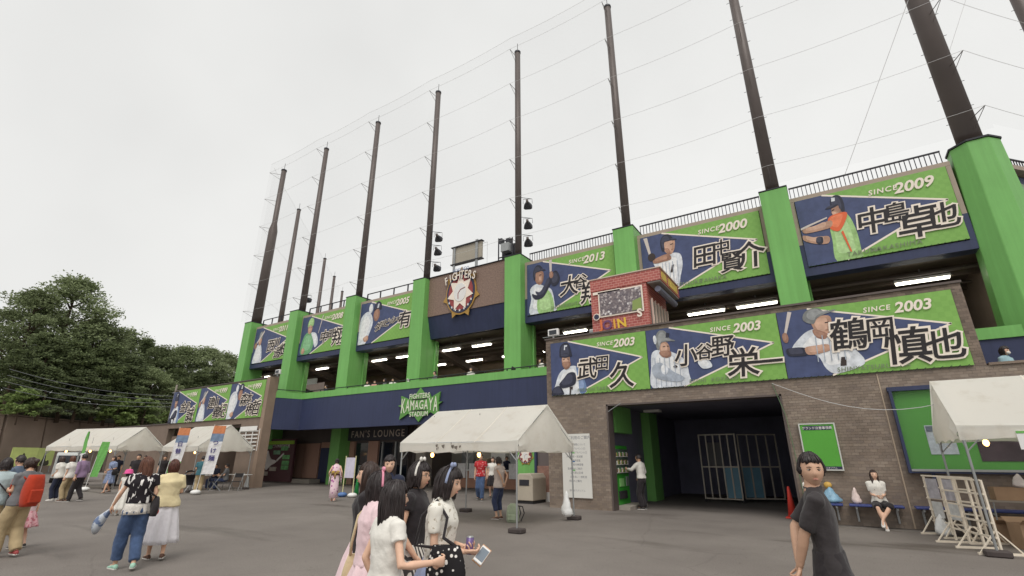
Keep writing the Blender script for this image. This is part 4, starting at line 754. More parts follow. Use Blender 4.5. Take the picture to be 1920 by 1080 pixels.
table((-34.2, 11.0, 0), R(12), 4.2, .6, .75, 'long table under the joined left tents', mat('table_cloth_grey', srgb(150, 146, 142), .8))

# ---------------------------------------------------------------- upright flags
def flag(loc, rz, h, label, cols, lean=0., txt=None, w=.5, base=True):
    t = thing('upright_flag', label, 'flag', loc, rz); dx = math.tan(lean)
    MB().tube([(0, 0, .05), (dx*h, 0, h)], .013, 6).build('pole', WHITE, t)
    rows = 12; v = []; f = []; mi = []
    z0 = h*.28
    for i in range(rows+1):
        z = z0+(h-z0-.05)*i/rows
        for j in range(4): v.append((dx*z+w*j/3*(1 if i else 1), .05*math.sin(j*1.4+i*.5), z-.03*j*0))
    mb = MB()
    for i in range(rows):
        for j in range(3): f.append((i*4+j, i*4+j+1, (i+1)*4+j+1, (i+1)*4+j))
    mb.add(v, f); mb.m = [min(len(cols)-1, int((k//3)/rows*len(cols))) for k in range(rows*3)]
    mb.build('flag_cloth', cols, t)
    if txt:
        tb = MB()
        for i, ch in enumerate(txt):
            z = z0+(h-z0)*(.62-.15*i)
            put_text(tb, ch, dx*z+w*.5, z, .26, -.07, bold=.02)
        tb.build('flag_lettering', mat('flag_blue', srgb(66, 60, 120), .6), t)
    if base: MB().ball((0, 0, .1), (.22, .22, .11), 12, 6).build('base', WHITE, t, smooth=True)
    return t
FG = mat('flag_green', srgb(112, 176, 92), .7, nz=(3, .12)); FW = mat('flag_white', srgb(228, 226, 226), .7, nz=(3, .05)); FO = mat('flag_orange', srgb(206, 132, 90), .7, nz=(3, .2)); FB = mat('flag_greyblue', srgb(122, 140, 166), .7, nz=(4, .15))
flag((-29.6, 9.1, 0), 0, 2.75, 'white upright flag at the left end of the joined tents', [FW, FG], .05, None, .16)
flag((-31.2, 10.1, 0), R(45), 2.35, 'green upright flag on a white round base beside the left tents', [FG, FG], .10, None, .36)
flag((-27.6, 11.9, 0), R(50), 3.0, 'white upright flag with orange top between the left tents', [FG, FW, FW, FB, FO], .08, '日替', .5)
flag((-24.3, 11.9, 0), R(50), 3.0, 'white upright flag with dark lettering before the gateway tent', [FW, FW, FW, FB, FO], .08, 'つけ麺', .5)

# ---------------------------------------------------------------- vending machine
t = thing('vending_machine', 'green vending machine inside the left of the entrance opening', 'vending machine', (-6.22, 16.55, .1))
VG = mat('vending_green', srgb(60, 160, 52), .35, nz=(2, .1))
MB().box(-.15, 0, -.62, .62, 0, 1.83).build('cabinet', VG, t, bevel=.01); MB().box(.002, .03, -.56, .56, .95, 1.72).build('display_window', mat('vend_glass', srgb(92, 110, 96), .12, spec=.7), t)
for r_ in range(3):
    MB().box(.03, .05, -.54, .54, .97+r_*.25, .99+r_*.25).build('shelf', WHITE, t)
    cn = MB()
    for k in range(13): cn.tube([(.04, -.5+k*.083, .99+r_*.25), (.04, -.5+k*.083, 1.10+r_*.25+.03*(k % 2))], .022, 7, mi=(k*5+r_) % 4)
    cn.build('sample_cans', [mat('can_red', srgb(120, 84, 66), .4), mat('can_white', srgb(220, 220, 214), .4), mat('can_tan', srgb(180, 150, 100), .4), mat('can_green', srgb(80, 140, 80), .4)], t)
MB().box(.003, .05, -.4, .25, .18, .42).build('dispensing_flap', RUBBER, t); MB().box(.003, .03, .3, .5, .55, .85).build('coin_panel', GREYM, t); MB().box(.003, .02, -.3, .1, .55, .8).build('green_badge', mat('vend_badge', srgb(150, 210, 130), .4), t)

# ---------------------------------------------------------------- lattice gates leaning in the passage
BAR = mat('gate_bar', srgb(178, 170, 158), .5, .2, nz=(3, .15)); GPAN = mat('gate_panel_blue', srgb(96, 136, 156), .5, nz=(2, .12))
def gate(loc, rz, w, h, nv, pan, label):
    t = thing('lattice_gate', label, 'gate', loc, rz, 'lattice gates in the entrance passage')
    for k in range(nv+1): MB().box(w*k/nv-.022, w*k/nv+.022, -.022, .022, .1, h).build('upright_bar', BAR, t)
    for z in (.1, h*.5, h-.045): MB().box(-.022, w+.022, -.026, .026, z, z+.045).build('cross_bar', BAR, t)
    if pan: MB().box(w*pan[0], w*pan[1], .026, .04, .16, h*.5).build('blue_panel', GPAN, t)
    for x in (0, w): MB().tube([(x, -.02, .06), (x, .02, .06)], .06, 10).build('castor', RUBBER, t)
gate((-4.46, 20.4, 0), R(-3), 1.3, 2.4, 5, (.6, .98), 'left lattice gate with pale bars in the entrance passage'); gate((-3.15, 20.9, 0), R(24), 1.35, 2.4, 4, (0, .5), 'right lattice gate with blue-grey lower panel in the passage')

# ---------------------------------------------------------------- boards on the entrance wall
def board(x0, x1, z0, z1, y, label, cat, face, fr, th=.03):
    t = thing('wall_board', label, cat, (x0, y, z0)); w, h = x1-x0, z1-z0; e = .03
    MB().box(0, w, 0, th, 0, h).build('board_face', face, t)
    if fr:
        for a, b, c, d in ((0, w, 0, e), (0, w, h-e, h), (0, e, e, h-e), (w-e, w, e, h-e)): MB().box(a, b, -.015, -.001, c, d).build('frame_bar', fr, t)
    return t, w, h
t, w, h = board(-7.8, -6.78, .33, 2.3, WY-.06, 'tall white notice board with printed lines left of the entrance opening', 'notice board', mat('notice_white', srgb(218, 216, 210), .5, nz=(2, .03)), None)
tb = MB(); put_text(tb, '球場ご利用のご案内', w/2, h-.12, .12, -.002, bold=.01)
for k, s in enumerate(('開場・開演時間について', '一塁側ブルペン入口', '三塁側ブルペン入口', '大会本部・放送室', '選手控室', '室内練習場', '駐車場のご案内', '立入禁止区域', 'お手洗い・授乳室', '売店のご案内')): put_text(tb, s, w/2+(k % 3-1)*.06, h-.34-k*.125, .075, -.002, bold=.008)
put_text(tb, '鎌ケ谷スタジアム', w/2, .22, .07, -.002); tb.build('notice_lettering', mat('notice_ink', srgb(150, 150, 154), .6), t)
mk = MB(); [mk.box(.36, .46, -.006, -.002, 1.35-k*.27, 1.39-k*.27, k % 2) for k in range(3)]; mk.build('notice_mark', [mat('mark_green', srgb(120, 180, 110), .6), mat('mark_blue', srgb(90, 120, 160), .6)], t)
t, w, h = board(-.76, .06, 1.24, 2.4, WY-.08, 'green framed poster on the tiled wall above the benches', 'poster', mat('poster_green', srgb(88, 164, 60), .35, nz=(1.5, .06)), mat('frame_silver', srgb(206, 206, 200), .4, .3), .05)
MB().box(.1, w-.1, -.006, -.001, h-.17, h-.07).build('heading_bar', ENAVY, t); tb = MB(); put_text(tb, 'グランド注意事項表', w/2, h-.12, .075, -.009, bold=.01); tb.build('heading_lettering', WHITE, t)
MB().box(.03, w-.03, -.006, -.001, .03, .1).build('foot_bar', ENAVY, t); tb = MB(); put_text(tb, 'ファイターズスタジアム', w/2, .065, .05, -.009); tb.build('foot_lettering', WHITE, t)
# big display case to the right of the joint
t = thing('display_case', 'navy framed display case with green board behind the right tent', 'display case', (1.38, WY-.16, 1.27))
MB().box(0, 5.2, .08, .14, 0, 1.82).build('green_backing', mat('case_green', srgb(84, 150, 66), .6, nz=(.8, .1)), t)
for a, b, c, d in ((-.06, 5.26, -.06, -.001), (-.08, 5.28, 1.821, 1.92), (-.06, -.001, 0, 1.82), (2.55, 2.6, 0, 1.82), (5.2, 5.26, 0, 1.82)): MB().box(a, b, -.04, .15, c, d).build('case_frame', NAVY, t)
MB().box(0, 5.2, -.06, -.041, -.02, .03).build('sill', GREYM, t)
MB().box(.45, .95, .07, .078, .35, 1.0).build('notice_sheet', mat('case_sheet', srgb(176, 184, 190), .6, nz=(12, .2)), t); MB().box(.47, .93, .062, .069, .86, .98).build('sheet_heading', mat('sheet_dark', srgb(96, 104, 116), .6), t)
MB().box(1.3, 2.5, .07, .078, .2, 1.0).build('photo_panel', mat('case_photo', srgb(70, 56, 62), .5, nz=(3, .5, 8)), t); MB().box(2.62, 4.6, .07, .078, .2, 1.0).build('photo_panel', mat('case_photo', (0, 0, 0)), t)
MB().box(0, 5.2, -.02, -.014, .03, 1.82).build('glass_pane', mat('case_glass', (.12, .14, .13), .02, spec=.5, alpha=.05), t)
for x in (.35, 2.2, 4.4): MB().box(x, x+.06, 0, .15, -.45, -.06).build('support', NAVY, t)
# benches on brackets
BLUE = mat('bench_blue', srgb(62, 72, 128), .45, nz=(3, .1))
def bench(x0, x1, label):
    t = thing('wall_bench', label, 'bench', (x0, WY-.02, 0), 0, 'blue benches along the tiled wall'); w = x1-x0
    MB().box(0, w, -.42, -.02, .45, .5).build('seat', BLUE, t, bevel=.012)
    for x in (.12, w-.16): MB().box(x, x+.04, -.38, -.001, .40, .447).box(x, x+.04, -.06, -.001, .1, .4).build('bracket', GREYM, t)
bench(-.98, -.12, 'short blue wall bench behind the boy, with a blue bag on it'); bench(.0, 1.06, 'blue wall bench where the long-haired girl sits'); bench(1.26, 2.3, 'blue wall bench behind the wooden lattice stands'); bench(2.42, 4.2, 'blue wall bench behind the cardboard boxes')
bag((-.34, WY-.25, .5), .36, 'blue plastic shopping bag on the short bench', None, 'shopping_bag', mat('blue_bag', srgb(128, 166, 190), .4, nz=(8, .2), bump=(18, .6)), 1.25)
bag((.17, WY-.25, .5), .36, 'small white and pink bag on the bench next to the girl', None, 'shopping_bag', mat('pinkish_bag', srgb(226, 206, 200), .45, nz=(5, .15), bump=(18, .5)), .55)
o = MB().ball((0, 0, .06), (.09, .07, .08), 12, 8).build('yellow_toy', mat('yellow_toy', srgb(206, 166, 84), .6, nz=(6, .2)), smooth=True, loc=(-.36, WY-.15, .84)); tag(o, 'small yellow round toy peeking over the blue bag', 'toy')
# cones
def cone(loc, h, m, label):
    t = thing('traffic_cone', label, 'cone', loc); MB().tube([(0, 0, .03), (0, 0, h*.97), (0, 0, h)], [h*.155, h*.04, h*.03], 14).build('cone_body', m, t, smooth=True); MB().box(-h*.22, h*.22, -h*.22, h*.22, 0, .035).build('base', RUBBER if m is not None and m.name == 'cone_green' else m, t, bevel=.01)
cone((-17.6, 15.15, 0), .75, mat('cone_green', srgb(52, 160, 84), .5), 'green traffic cone behind the girls, before the lounge'); cone((-1.33, 16.2, 0), .8, mat('cone_red', srgb(206, 66, 54), .5), 'red traffic cone in the passage behind the boy')
cone((-13.6, 14.5, 0), .5, MATS['cone_green'], 'small green cone behind the girl with glasses')
# lounge barrier with net panel and sign holders
t = thing('barrier_fence', 'low steel barrier with pale panel before the lounge windows', 'barrier', (-23.6, 20.3, 0))
MB().tube([(0, 0, 0), (0, 0, 1.1), (3.0, 0, 1.1), (3.0, 0, 0)], .025, 6).tube([(0, 0, .25), (3, 0, .25)], .02, 6).build('frame', GREYM, t); MB().box(.05, 2.95, -.015, .015, .45, 1.05).build('panel', mat('barrier_panel', srgb(150, 158, 148), .6, nz=(5, .2)), t); MB().box(2.0, 2.9, -.06, -.02, .95, 1.25).build('white_tag', WHITE, t, bevel=.03)
t = thing('sign_stand', 'white framed poster stand beside the person in yukata', 'sign', (-17.75, 14.55, 0))
for x in (0, .62): MB().tube([(x, 0, .08), (x, 0, 1.62)], .02, 6).build('post', mat('stand_yellow', srgb(214, 208, 160), .5), t); MB().ball((x, 0, .09), (.2, .2, .1), 12, 6).build('base', WHITE if x else mat('base_blue', srgb(86, 118, 170), .5), t, smooth=True)
MB().box(.03, .59, -.015, .015, .75, 1.55).build('poster_sheet', mat('stand_poster', srgb(206, 200, 216), .6, nz=(5, .15)), t)
# waste bin
t = thing('waste_bin', 'large beige waste bin with rounded top left of the entrance wall', 'bin', (-9.7, 16.5, 0))
sec = [(0, .1), (.7, .1), (.7, .85), (.6, 1.0), (.1, 1.0), (0, .85)]
MB().prism([(a-.35, b) for a, b in sec], -.55, .45).build('bin_body', mat('bin_beige', srgb(176, 166, 150), .6, nz=(2, .1)), t, bevel=.02); MB().box(-.33, .33, -.5, .4, 0, .098).build('base', RUBBER, t); MB().box(-.2, .2, -.565, -.552, .6, .8).build('bin_slot', BLACKM, t)
# lattice stands of thin wood
WOOD = mat('pale_wood', srgb(228, 216, 198), .7, nz=(5, .12))
def stand(loc, rz, label, sheets=True):
    t = thing('lattice_stand', label, 'display stand', loc, rz, 'wooden lattice stands by the right tent'); w, h = 1.3, 1.18
    for k in range(4): MB().box(w*k/3-.02, w*k/3+.02, -.015, .015, .05, h).build('upright_slat', WOOD, t)
    for k in range(5): MB().box(-.02, w+.02, -.035, -.016, .25+k*(h-.27)/4, .28+k*(h-.27)/4).build('cross_slat', WOOD, t)
    for x in (0, w*.5, w):
        MB().box(x-.018, x+.018, -.34, .34, 0, .035).build('foot', WOOD, t)
        for s in (-1, 1): MB().tube([(x, s*.3, .03), (x, s*.02, .36)], .014, 4).build('foot_brace', WOOD, t)
    if sheets:
        for k in range(2): MB().box(.1+k*.45, .42+k*.45, -.05, -.037, .72, 1.12).build('paper_sheet', mat('stand_sheet', srgb(176, 172, 178), .6, nz=(8, .3)), t); MB().box(.12+k*.45, .4+k*.45, -.05, -.037, .35, .66).build('paper_sheet', mat('stand_sheet2', srgb(200, 200, 198), .6, nz=(8, .25)), t)
stand((1.5, 14.6, 0), R(-62), 'wooden lattice stand with papers, the one nearer the wall', True); stand((1.62, 13.35, 0), R(-72), 'bare wooden lattice stand nearest the right tent leg', False)
bag((1.58, 14.35, .0), .42, 'crumpled clear plastic bag at the foot of the lattice stand', None, 'plastic_bag', None, .8)
# boxes and table under the right tent
CARD = mat('cardboard', srgb(162, 134, 108), .8, nz=(3, .14), bump=(12, .15)); CARDI = mat('cardboard_inside', srgb(128, 96, 68), .85)
def carton(loc, rz, w, d, h, label, flap=True):
    t = thing('cardboard_box', label, 'box', loc, rz, 'cardboard boxes by the right tent'); e = .012
    for a in ((-w/2, w/2, -d/2, -d/2+e), (-w/2, w/2, d/2-e, d/2), (-w/2, -w/2+e, -d/2+e, d/2-e), (w/2-e, w/2, -d/2+e, d/2-e)): MB().box(*a, 0, h).build('side', CARD, t)
    MB().box(-w/2+e, w/2-e, -d/2+e, d/2-e, .002, .02).build('bottom', CARDI, t)
    if flap:
        for s in (-1, 1): MB().add([(-w/2, s*d/2, h), (w/2, s*d/2, h), (w/2, s*(d/2+.14), h+.08), (-w/2, s*(d/2+.14), h+.08)], [(0, 1, 2, 3)]).build('flap', CARD, t)
table((3.15, 14.3, 0), 0, 1.7, .5, .74, 'low table with cardboard boxes under the right tent', mat('table_grey', srgb(150, 142, 132), .6)); carton((2.75, 14.3, .742), R(5), .5, .34, .24, 'left cardboard box on the table under the right tent', False); carton((3.4, 14.25, .742), R(-4), .62, .36, .24, 'right cardboard box on the table under the right tent', False)
carton((2.75, 13.2, 0), R(12), .6, .45, .42, 'open cardboard box on the ground by the right tent leg'); carton((2.6, 13.9, 0), R(-6), .5, .4, .34, 'small cardboard box on the ground behind the open one')
bag((2.95, 14.2, .98), .26, 'white and orange plastic bundle on the boxes under the right tent', None, 'plastic_bag', mat('bundle', srgb(206, 198, 196), .5, nz=(4, .25), bump=(16, .5)), 1.0)
t = thing('hanging_sign', 'white sign with pictures hanging from the right tent eave', 'sign', (2.62, 11.86, 1.68)); MB().box(0, 1.4, 0, .012, 0, .3).build('sign_sheet', WHITE, t); MB().prism(spline([(.12, .1), (.2, .2), (.36, .16), (.38, .08), (.25, .06)], 3), -.004, -.001).build('food_print', mat('food_red', srgb(206, 92, 88), .6), t); MB().box(.1, .7, -.004, -.001, .03, .06).build('red_line', mat('food_red', (0, 0, 0)), t); MB().box(0, 1.4, -.005, -.001, .26, .3).build('green_edge', FG, t)
tag(MB().tube([(-6.0, 15.1, 2.95), (-5.6, 15.2, 3.2)], .01, 4).build('stay_bar', GREYM), 'thin pale stay bar at the upper left of the entrance opening', 'bar')
pts = [(-1.2, 15.28, 3.5)] + [(-1.2+3.2*k/10, 15.28-1.9*k/10, 3.5-.95*math.sin(k/10*math.pi*.62)) for k in range(1, 11)]
tag(MB().tube(pts, .008, 4).build('power_cable', ROPE), 'thin pale cable drooping from the entrance to the right tent', 'cable')
tag(MB().tube([(-1.2, 15.3, 3.5), (-1.0, 15.29, 2.6), (-.95, 15.3, 1.6), (-.93, 15.29, .4)], .01, 4).build('wall_cable', mat('green_cable', srgb(96, 124, 90), .6)), 'thin green cable hanging down the right jamb of the entrance', 'cable')
# ---------------------------------------------------------------- retaining wall, wooded hill, wires
RW = [(-52, -14), (-69.0, 15.0), (-80.5, 30.2), (-92, 52)]
t = thing('retaining_wall', 'long brown concrete retaining wall below the trees at the left', 'wall')
RWM = mat('retaining_concrete', srgb(160, 142, 129), .9, nz=(.25, .22, 8), bump=(6, .3))
n = 0
for (a, b) in zip(RW, RW[1:]):
    A, B = Vector(a), Vector(b); L = (B-A).length; k = max(1, int(L/4))
    for i in range(k):
        p, q = A.lerp(B, i/k), A.lerp(B, (i+1)/k-.012); nrm = Vector((-(B-A).y, (B-A).x)).normalized()*.6
        if nrm.x > 0: nrm = -nrm
        MB().add([(p.x, p.y, 0), (q.x, q.y, 0), (q.x+nrm.x, q.y+nrm.y, 5.7), (p.x+nrm.x, p.y+nrm.y, 5.7), (p.x+2*nrm.x, p.y+2*nrm.y, 0), (q.x+2*nrm.x, q.y+2*nrm.y, 0), (q.x+2*nrm.x, q.y+2*nrm.y, 5.7), (p.x+2*nrm.x, p.y+2*nrm.y, 5.7)], [(0, 1, 2, 3), (5, 4, 7, 6), (3, 2, 6, 7), (0, 3, 7, 4), (1, 5, 6, 2)]).build('wall_panel', RWM, t)
hv, hf = [], []
for i, (x, y) in enumerate(RW):
    for j, (d, z) in enumerate(((1.0, 5.5), (8, 6.6), (25, 8.5), (70, 12), (70, -1))): hv.append((x-d*.9, y+d*.45, z))
for i in range(3):
    for j in range(4): hf.append((i*5+j, i*5+5+j, i*5+6+j, i*5+1+j))
tag(MB().add(hv, hf).build('hillside', mat('hill_soil', srgb(70, 72, 46), .95, nz=(.4, .3))), kind='structure')
# lime posters on the wall
for k, (p, q) in enumerate((((-69.4, 16.0), (-70.6, 18.2)), ((-71.6, 18.4), (-73.0, 20.2)), ((-66.5, 11.4), (-68.2, 14.2)))):
    A, B = Vector(p)+Vector((1.6, -.6)), Vector(q)+Vector((1.6, -.6)); L = (B-A).length; a = math.atan2((B-A).y, (B-A).x)
    t2 = thing('lime_poster_board', ['lime poster board on the retaining wall, the middle one', 'lime poster board on the retaining wall nearest the trio', 'lime poster board on the retaining wall at the picture edge'][k], 'poster board', (A.x, A.y, 0), a+math.pi, 'lime posters along the retaining wall')
    sgn = -1
    MB().box(-L, 0, -.04, .04, .75, 2.5).build('poster_sheet', mat('lime_sheet', srgb(206, 220, 134), .6, nz=(1.2, .12)), t2)
    MB().prism(spline([(-L*.8, .8), (-L*.75, 1.3), (-L*.6, 1.2), (-L*.55, 1.7), (-L*.45, 2.0), (-L*.4, 1.4), (-L*.3, .8)], 3), -.05, -.042).build('dark_print', mat('poster_dark_print', srgb(64, 62, 44), .6), t2); MB().prism(spline([(-L*.25, .8), (-L*.22, 1.9), (-L*.15, 2.3), (-L*.1, 1.8), (-L*.08, .8)], 3), -.05, -.042).prism(spline([(-L*.8, .8), (-L*.75, 1.3), (-L*.6, 1.2), (-L*.55, 1.7), (-L*.45, 2.0), (-L*.4, 1.4), (-L*.3, .8)], 3), .042, .05).build('dark_print', MATS['poster_dark_print'], t2)
    for x in (-L+.1, -.1): MB().box(x-.04, x+.04, -.03, .03, 0, .748).build('leg', GREYM, t2)

# ---------------------------------------------------------------- trees
def leaf_mat(name, lo, hi):
    m = bpy.data.materials.new(name); m.use_nodes = True; t = m.node_tree; b = t.nodes['Principled BSDF']; b.inputs['Roughness'].default_value = .6; b.inputs['Specular IOR Level'].default_value = .25
    g = t.nodes.new('ShaderNodeNewGeometry'); r = t.nodes.new('ShaderNodeValToRGB'); r.color_ramp.elements[0].color = (*lo, 1); r.color_ramp.elements[1].color = (*hi, 1)
    oi = t.nodes.new('ShaderNodeObjectInfo'); h = t.nodes.new('ShaderNodeHueSaturation'); mr = t.nodes.new('ShaderNodeMapRange'); mr.inputs[3].default_value = .8; mr.inputs[4].default_value = 1.2
    t.links.new(g.outputs['Random Per Island'], r.inputs[0]); t.links.new(r.outputs[0], h.inputs['Color']); t.links.new(oi.outputs['Random'], mr.inputs[0]); t.links.new(mr.outputs[0], h.inputs['Value']); t.links.new(h.outputs[0], b.inputs['Base Color'])
    tr = t.nodes.new('ShaderNodeBsdfTranslucent'); t.links.new(h.outputs[0], tr.inputs[0]); mx = t.nodes.new('ShaderNodeMixShader'); mx.inputs[0].default_value = .3
    t.links.new(b.outputs[0], mx.inputs[1]); t.links.new(tr.outputs[0], mx.inputs[2]); t.links.new(mx.outputs[0], t.nodes['Material Output'].inputs[0]); return m
LEAF = [leaf_mat('leaf_broad', srgb(96, 106, 74), srgb(146, 158, 116)), leaf_mat('leaf_pine', srgb(80, 90, 64), srgb(120, 132, 90)), leaf_mat('leaf_pale', srgb(98, 116, 66), srgb(140, 158, 98))]
BARK = mat('bark', srgb(84, 70, 58), .9, nz=(3, .3), bump=(8, .5))
def make_tree(seed, h, rad, base, kind, lm, nclump, leaf):
    """trunk, limbs and crown meshes for a tree of height h"""
    rr = random.Random(seed); tk = MB(); cr = MB()
    tk.tube([(0, 0, -1), (rr.uniform(-.2, .2), rr.uniform(-.2, .2), h*.4), (rr.uniform(-.5, .5), rr.uniform(-.5, .5), h*.85)], [h*.022, h*.016, h*.005], 8)
    clumps = []
    for i in range(nclump):
        u = rr.random(); z = base+(h-base)*(u**.85); f = (z-base)/(h-base)
        if kind == 'pine': prof = max(.12, (1-f)**.55*(.75+.35*math.sin(f*17+seed)))
        else: prof = max(.15, math.sin(math.pi*min(.97, f*.82+.2))**.7)
        a = rr.uniform(0, 2*math.pi); d = rad*prof*math.sqrt(rr.uniform(.12, 1))*(1+.22*math.sin(3*a+seed+f*4))
        c = Vector((d*math.cos(a), d*math.sin(a), z)); clumps.append(c)
        if i % 4 == 0: tk.tube([(0, 0, max(h*.2, z-d*.7)), (c.x*.5, c.y*.5, z-d*.25), tuple(c)], [h*.007, h*.004, .02], 5)
        s = rad*rr.uniform(.16, .3)*(1 if kind != 'pine' else .9); nl = leaf
        for k in range(nl):
            dv = Vector((rr.gauss(0, 1), rr.gauss(0, 1), rr.gauss(0, .55 if kind != 'pine' else .28))); dv = dv.normalized()*s*(rr.random()**.45)
            if kind != 'pine': dv.z *= .75
            p = c+dv; q = rr.uniform(.10, .20); e1 = Vector((rr.gauss(0, 1), rr.gauss(0, 1), rr.gauss(0, .6))).normalized(); e2 = e1.orthogonal().normalized()
            e2 = (e2*math.cos(rr.uniform(0, 3))+e1.cross(e2)*math.sin(1.7)).normalized()
            cr.add([p-e1*q, p+e2*q*.55, p+e1*q, p-e2*q*.55], [(0, 1, 2, 3)])
    def mk(mb, nm, m):
        me = bpy.data.meshes.new(nm); me.from_pydata(mb.v, [], mb.f); me.materials.append(m); me.update(); return me
    return mk(tk, 'trunk', BARK), mk(cr, 'crown', lm)
KIND = {'broad': make_tree(3, 17, 5.6, 3.0, 'broad', LEAF[0], 170, 130), 'broad2': make_tree(9, 12, 4.8, 1.2, 'broad', LEAF[0], 140, 120), 'pine': make_tree(5, 12, 4.2, 1.5, 'pine', LEAF[1], 150, 110), 'pine2': make_tree(14, 10.5, 3.9, .8, 'pine', LEAF[1], 140, 110), 'bush': make_tree(21, 3.2, 1.8, .1, 'broad', LEAF[2], 40, 60)}
def tree(kind, x, y, z, s, rz, label, sx=1.):
    t = thing('pine_tree' if 'pine' in kind else ('shrub' if kind == 'bush' else 'broadleaf_tree'), label, 'shrub' if kind == 'bush' else 'tree', (x, y, z), rz, 'trees on the wooded slope'); t.scale = (s*sx, s*sx, s)
    obj('trunk', KIND[kind][0], t); obj('crown', KIND[kind][1], t)
def at(px, d):
    """ground direction seen under picture column px at horizontal distance d"""
    a = R(32.66)-math.atan((px-960)/(902/math.cos(R(19.42)))); return -math.sin(a)*d, math.cos(a)*d
TR = [('broad', 42, 84, 6.5, 1.03, 1.2, 'tallest broadleaf tree at the left, crown above all others'), ('broad2', 118, 82, 6.5, 1.02, 1.05, 'rounded tree leaning on the right side of the tallest one'), ('broad', -30, 80, 6.5, .82, 1.1, 'broadleaf tree cut by the left picture edge'),
      ('pine', 178, 88, 7, .98, 1.0, 'pine behind the rounded tree'), ('pine', 222, 93, 7, 1.0, .8, 'pine with a small top standing above the tree line'), ('broad2', 258, 90, 7, .86, 1.1, 'low rounded tree in the dip of the tree line'), ('broad2', 300, 92, 7, .93, 1.1, 'rounded tree in the middle of the tree line'), ('broad2', 345, 91, 7, .93, 1.15, 'rounded tree right of the middle of the tree line'), ('broad2', 392, 94, 7, .92, 1.1, 'rounded tree left of the stadium corner'), ('pine2', 432, 96, 7, .9, 1.1, 'dark tree next to the green corner column'), ('pine2', 470, 98, 7, .9, 1.1, 'dark tree just behind the green corner column'),
      ('pine', 20, 74, 6, .72, 1.2, 'pine in front of the tallest tree at the left'), ('pine2', 85, 75, 6, .8, 1.2, 'drooping pine below the tallest tree'), ('pine', 150, 76, 6, .72, 1.25, 'spreading pine above the long wall'), ('pine2', 205, 79, 6, .75, 1.25, 'spreading dark pine above the wall poster'), ('broad2', 250, 80, 5.5, .6, 1.2, 'lower tree behind the joined tents'), ('pine2', 295, 83, 5.5, .75, 1.25, 'dark pine behind the left gateway'), ('pine', 345, 84, 5.5, .66, 1.25, 'dark pine above the left gateway banners'), ('pine2', 395, 86, 5.5, .72, 1.25, 'dark pine above the right gateway banner'), ('broad2', 438, 88, 5.5, .62, 1.2, 'dark tree low behind the corner column'),
      ('pine2', -25, 71, 5.6, .62, 1.3, 'low pine at the left edge above the wall'), ('pine2', 45, 71.5, 5.6, .48, 1.5, 'low spreading pine right above the wall'), ('pine2', 115, 73, 5.6, .5, 1.5, 'low pine above the lime posters'), ('pine2', 175, 77, 5.6, .5, 1.5, 'low pine above the far end of the wall'), ('broad2', 222, 81, 5.4, .46, 1.5, 'low leafy tree above the wall end'), ('pine2', 268, 83, 5.2, .5, 1.5, 'low pine behind the joined tents'), ('pine2', 320, 86, 5.0, .55, 1.5, 'low pine behind the gateway end'), ('pine2', 372, 88, 5, .55, 1.5, 'low pine hidden behind the gateway banners'), ('pine2', 418, 90, 5, .55, 1.5, 'low pine below the stadium corner')]
for i, (k, px, d, z, s, sx, lb) in enumerate(TR): x, y = at(px, d); tree(k, x, y, z, s, i*1.7, lb, sx)
for k, (px, d, z, s, lb) in enumerate(((250, 75, 4.2, 1.25, 'pale green shrub spilling over the wall end'), (8, 68, 5.3, .8, 'pale shrub on top of the wall at the left edge'), (200, 74.5, 5.2, .9, 'pale shrub on top of the wall right of the posters'))): x, y = at(px, d); tree('bush', x, y, z, s, k, lb, 1.3)
# overhead wires and a slim pole
for k in range(4):
    a, b = at(-40, 62), at(300, 52); z0, z1 = 9.0-k*.55, 6.6-k*.3
    tag(MB().tube([(a[0]+(b[0]-a[0])*i/10, a[1]+(b[1]-a[1])*i/10, z0+(z1-z0)*i/10-.5*math.sin(math.pi*i/10)) for i in range(11)], .02, 4).build('overhead_wire', mat('wire_grey', srgb(110, 112, 116), .6)), ['topmost', 'second', 'third', 'lowest'][k]+' overhead wire crossing before the trees at the left', 'wire', 'overhead wires')
x, y = at(301, 52); t = thing('utility_pole', 'slim grey pole carrying the overhead wires left of the gateway', 'pole', (x, y, 0)); MB().tube([(0, 0, 0), (0, 0, 7.6)], [.11, .08], 8).build('shaft', CONC, t); MB().box(-.5, .5, -.03, .03, 6.9, 6.96).build('cross_arm', GREYM, t)
# small white van parked by the wall
x, y = at(136, 46); t = thing('parked_van', 'small silver van parked behind the trio at the left', 'van', (x, y, 0), R(160))
VN = mat('van_silver', srgb(186, 188, 186), .3, .2); sec = [(-1.65, .3), (1.6, .3), (1.68, .75), (1.5, 1.0), (1.15, 1.8), (.9, 1.88), (-1.5, 1.88), (-1.65, 1.7)]
MB().prism(sec, -.72, .72).build('body', VN, t, bevel=.04)
for s in (-1, 1):
    MB().prism([(-1.5, 1.05), (-.45, 1.05), (-.45, 1.7), (-1.5, 1.7)], s*.724, s*.735).build('side_window', GLASSD, t); MB().prism([(-.35, 1.05), (1.3, 1.05), (1.08, 1.7), (-.35, 1.7)], s*.724, s*.735).build('side_window', GLASSD, t)
    for xx in (-1.05, 1.05): MB().tube([(xx, s*.6, .3), (xx, s*.75, .3)], .29, 14).build('wheel', RUBBER, t)
MB().add([(1.52, -.62, 1.05), (1.52, .62, 1.05), (1.2, .58, 1.74), (1.2, -.58, 1.74)], [(0, 1, 2, 3)]).build('windscreen', GLASSD, t); MB().box(-1.67, -1.655, -.6, .6, 1.1, 1.68).build('rear_window', GLASSD, t)
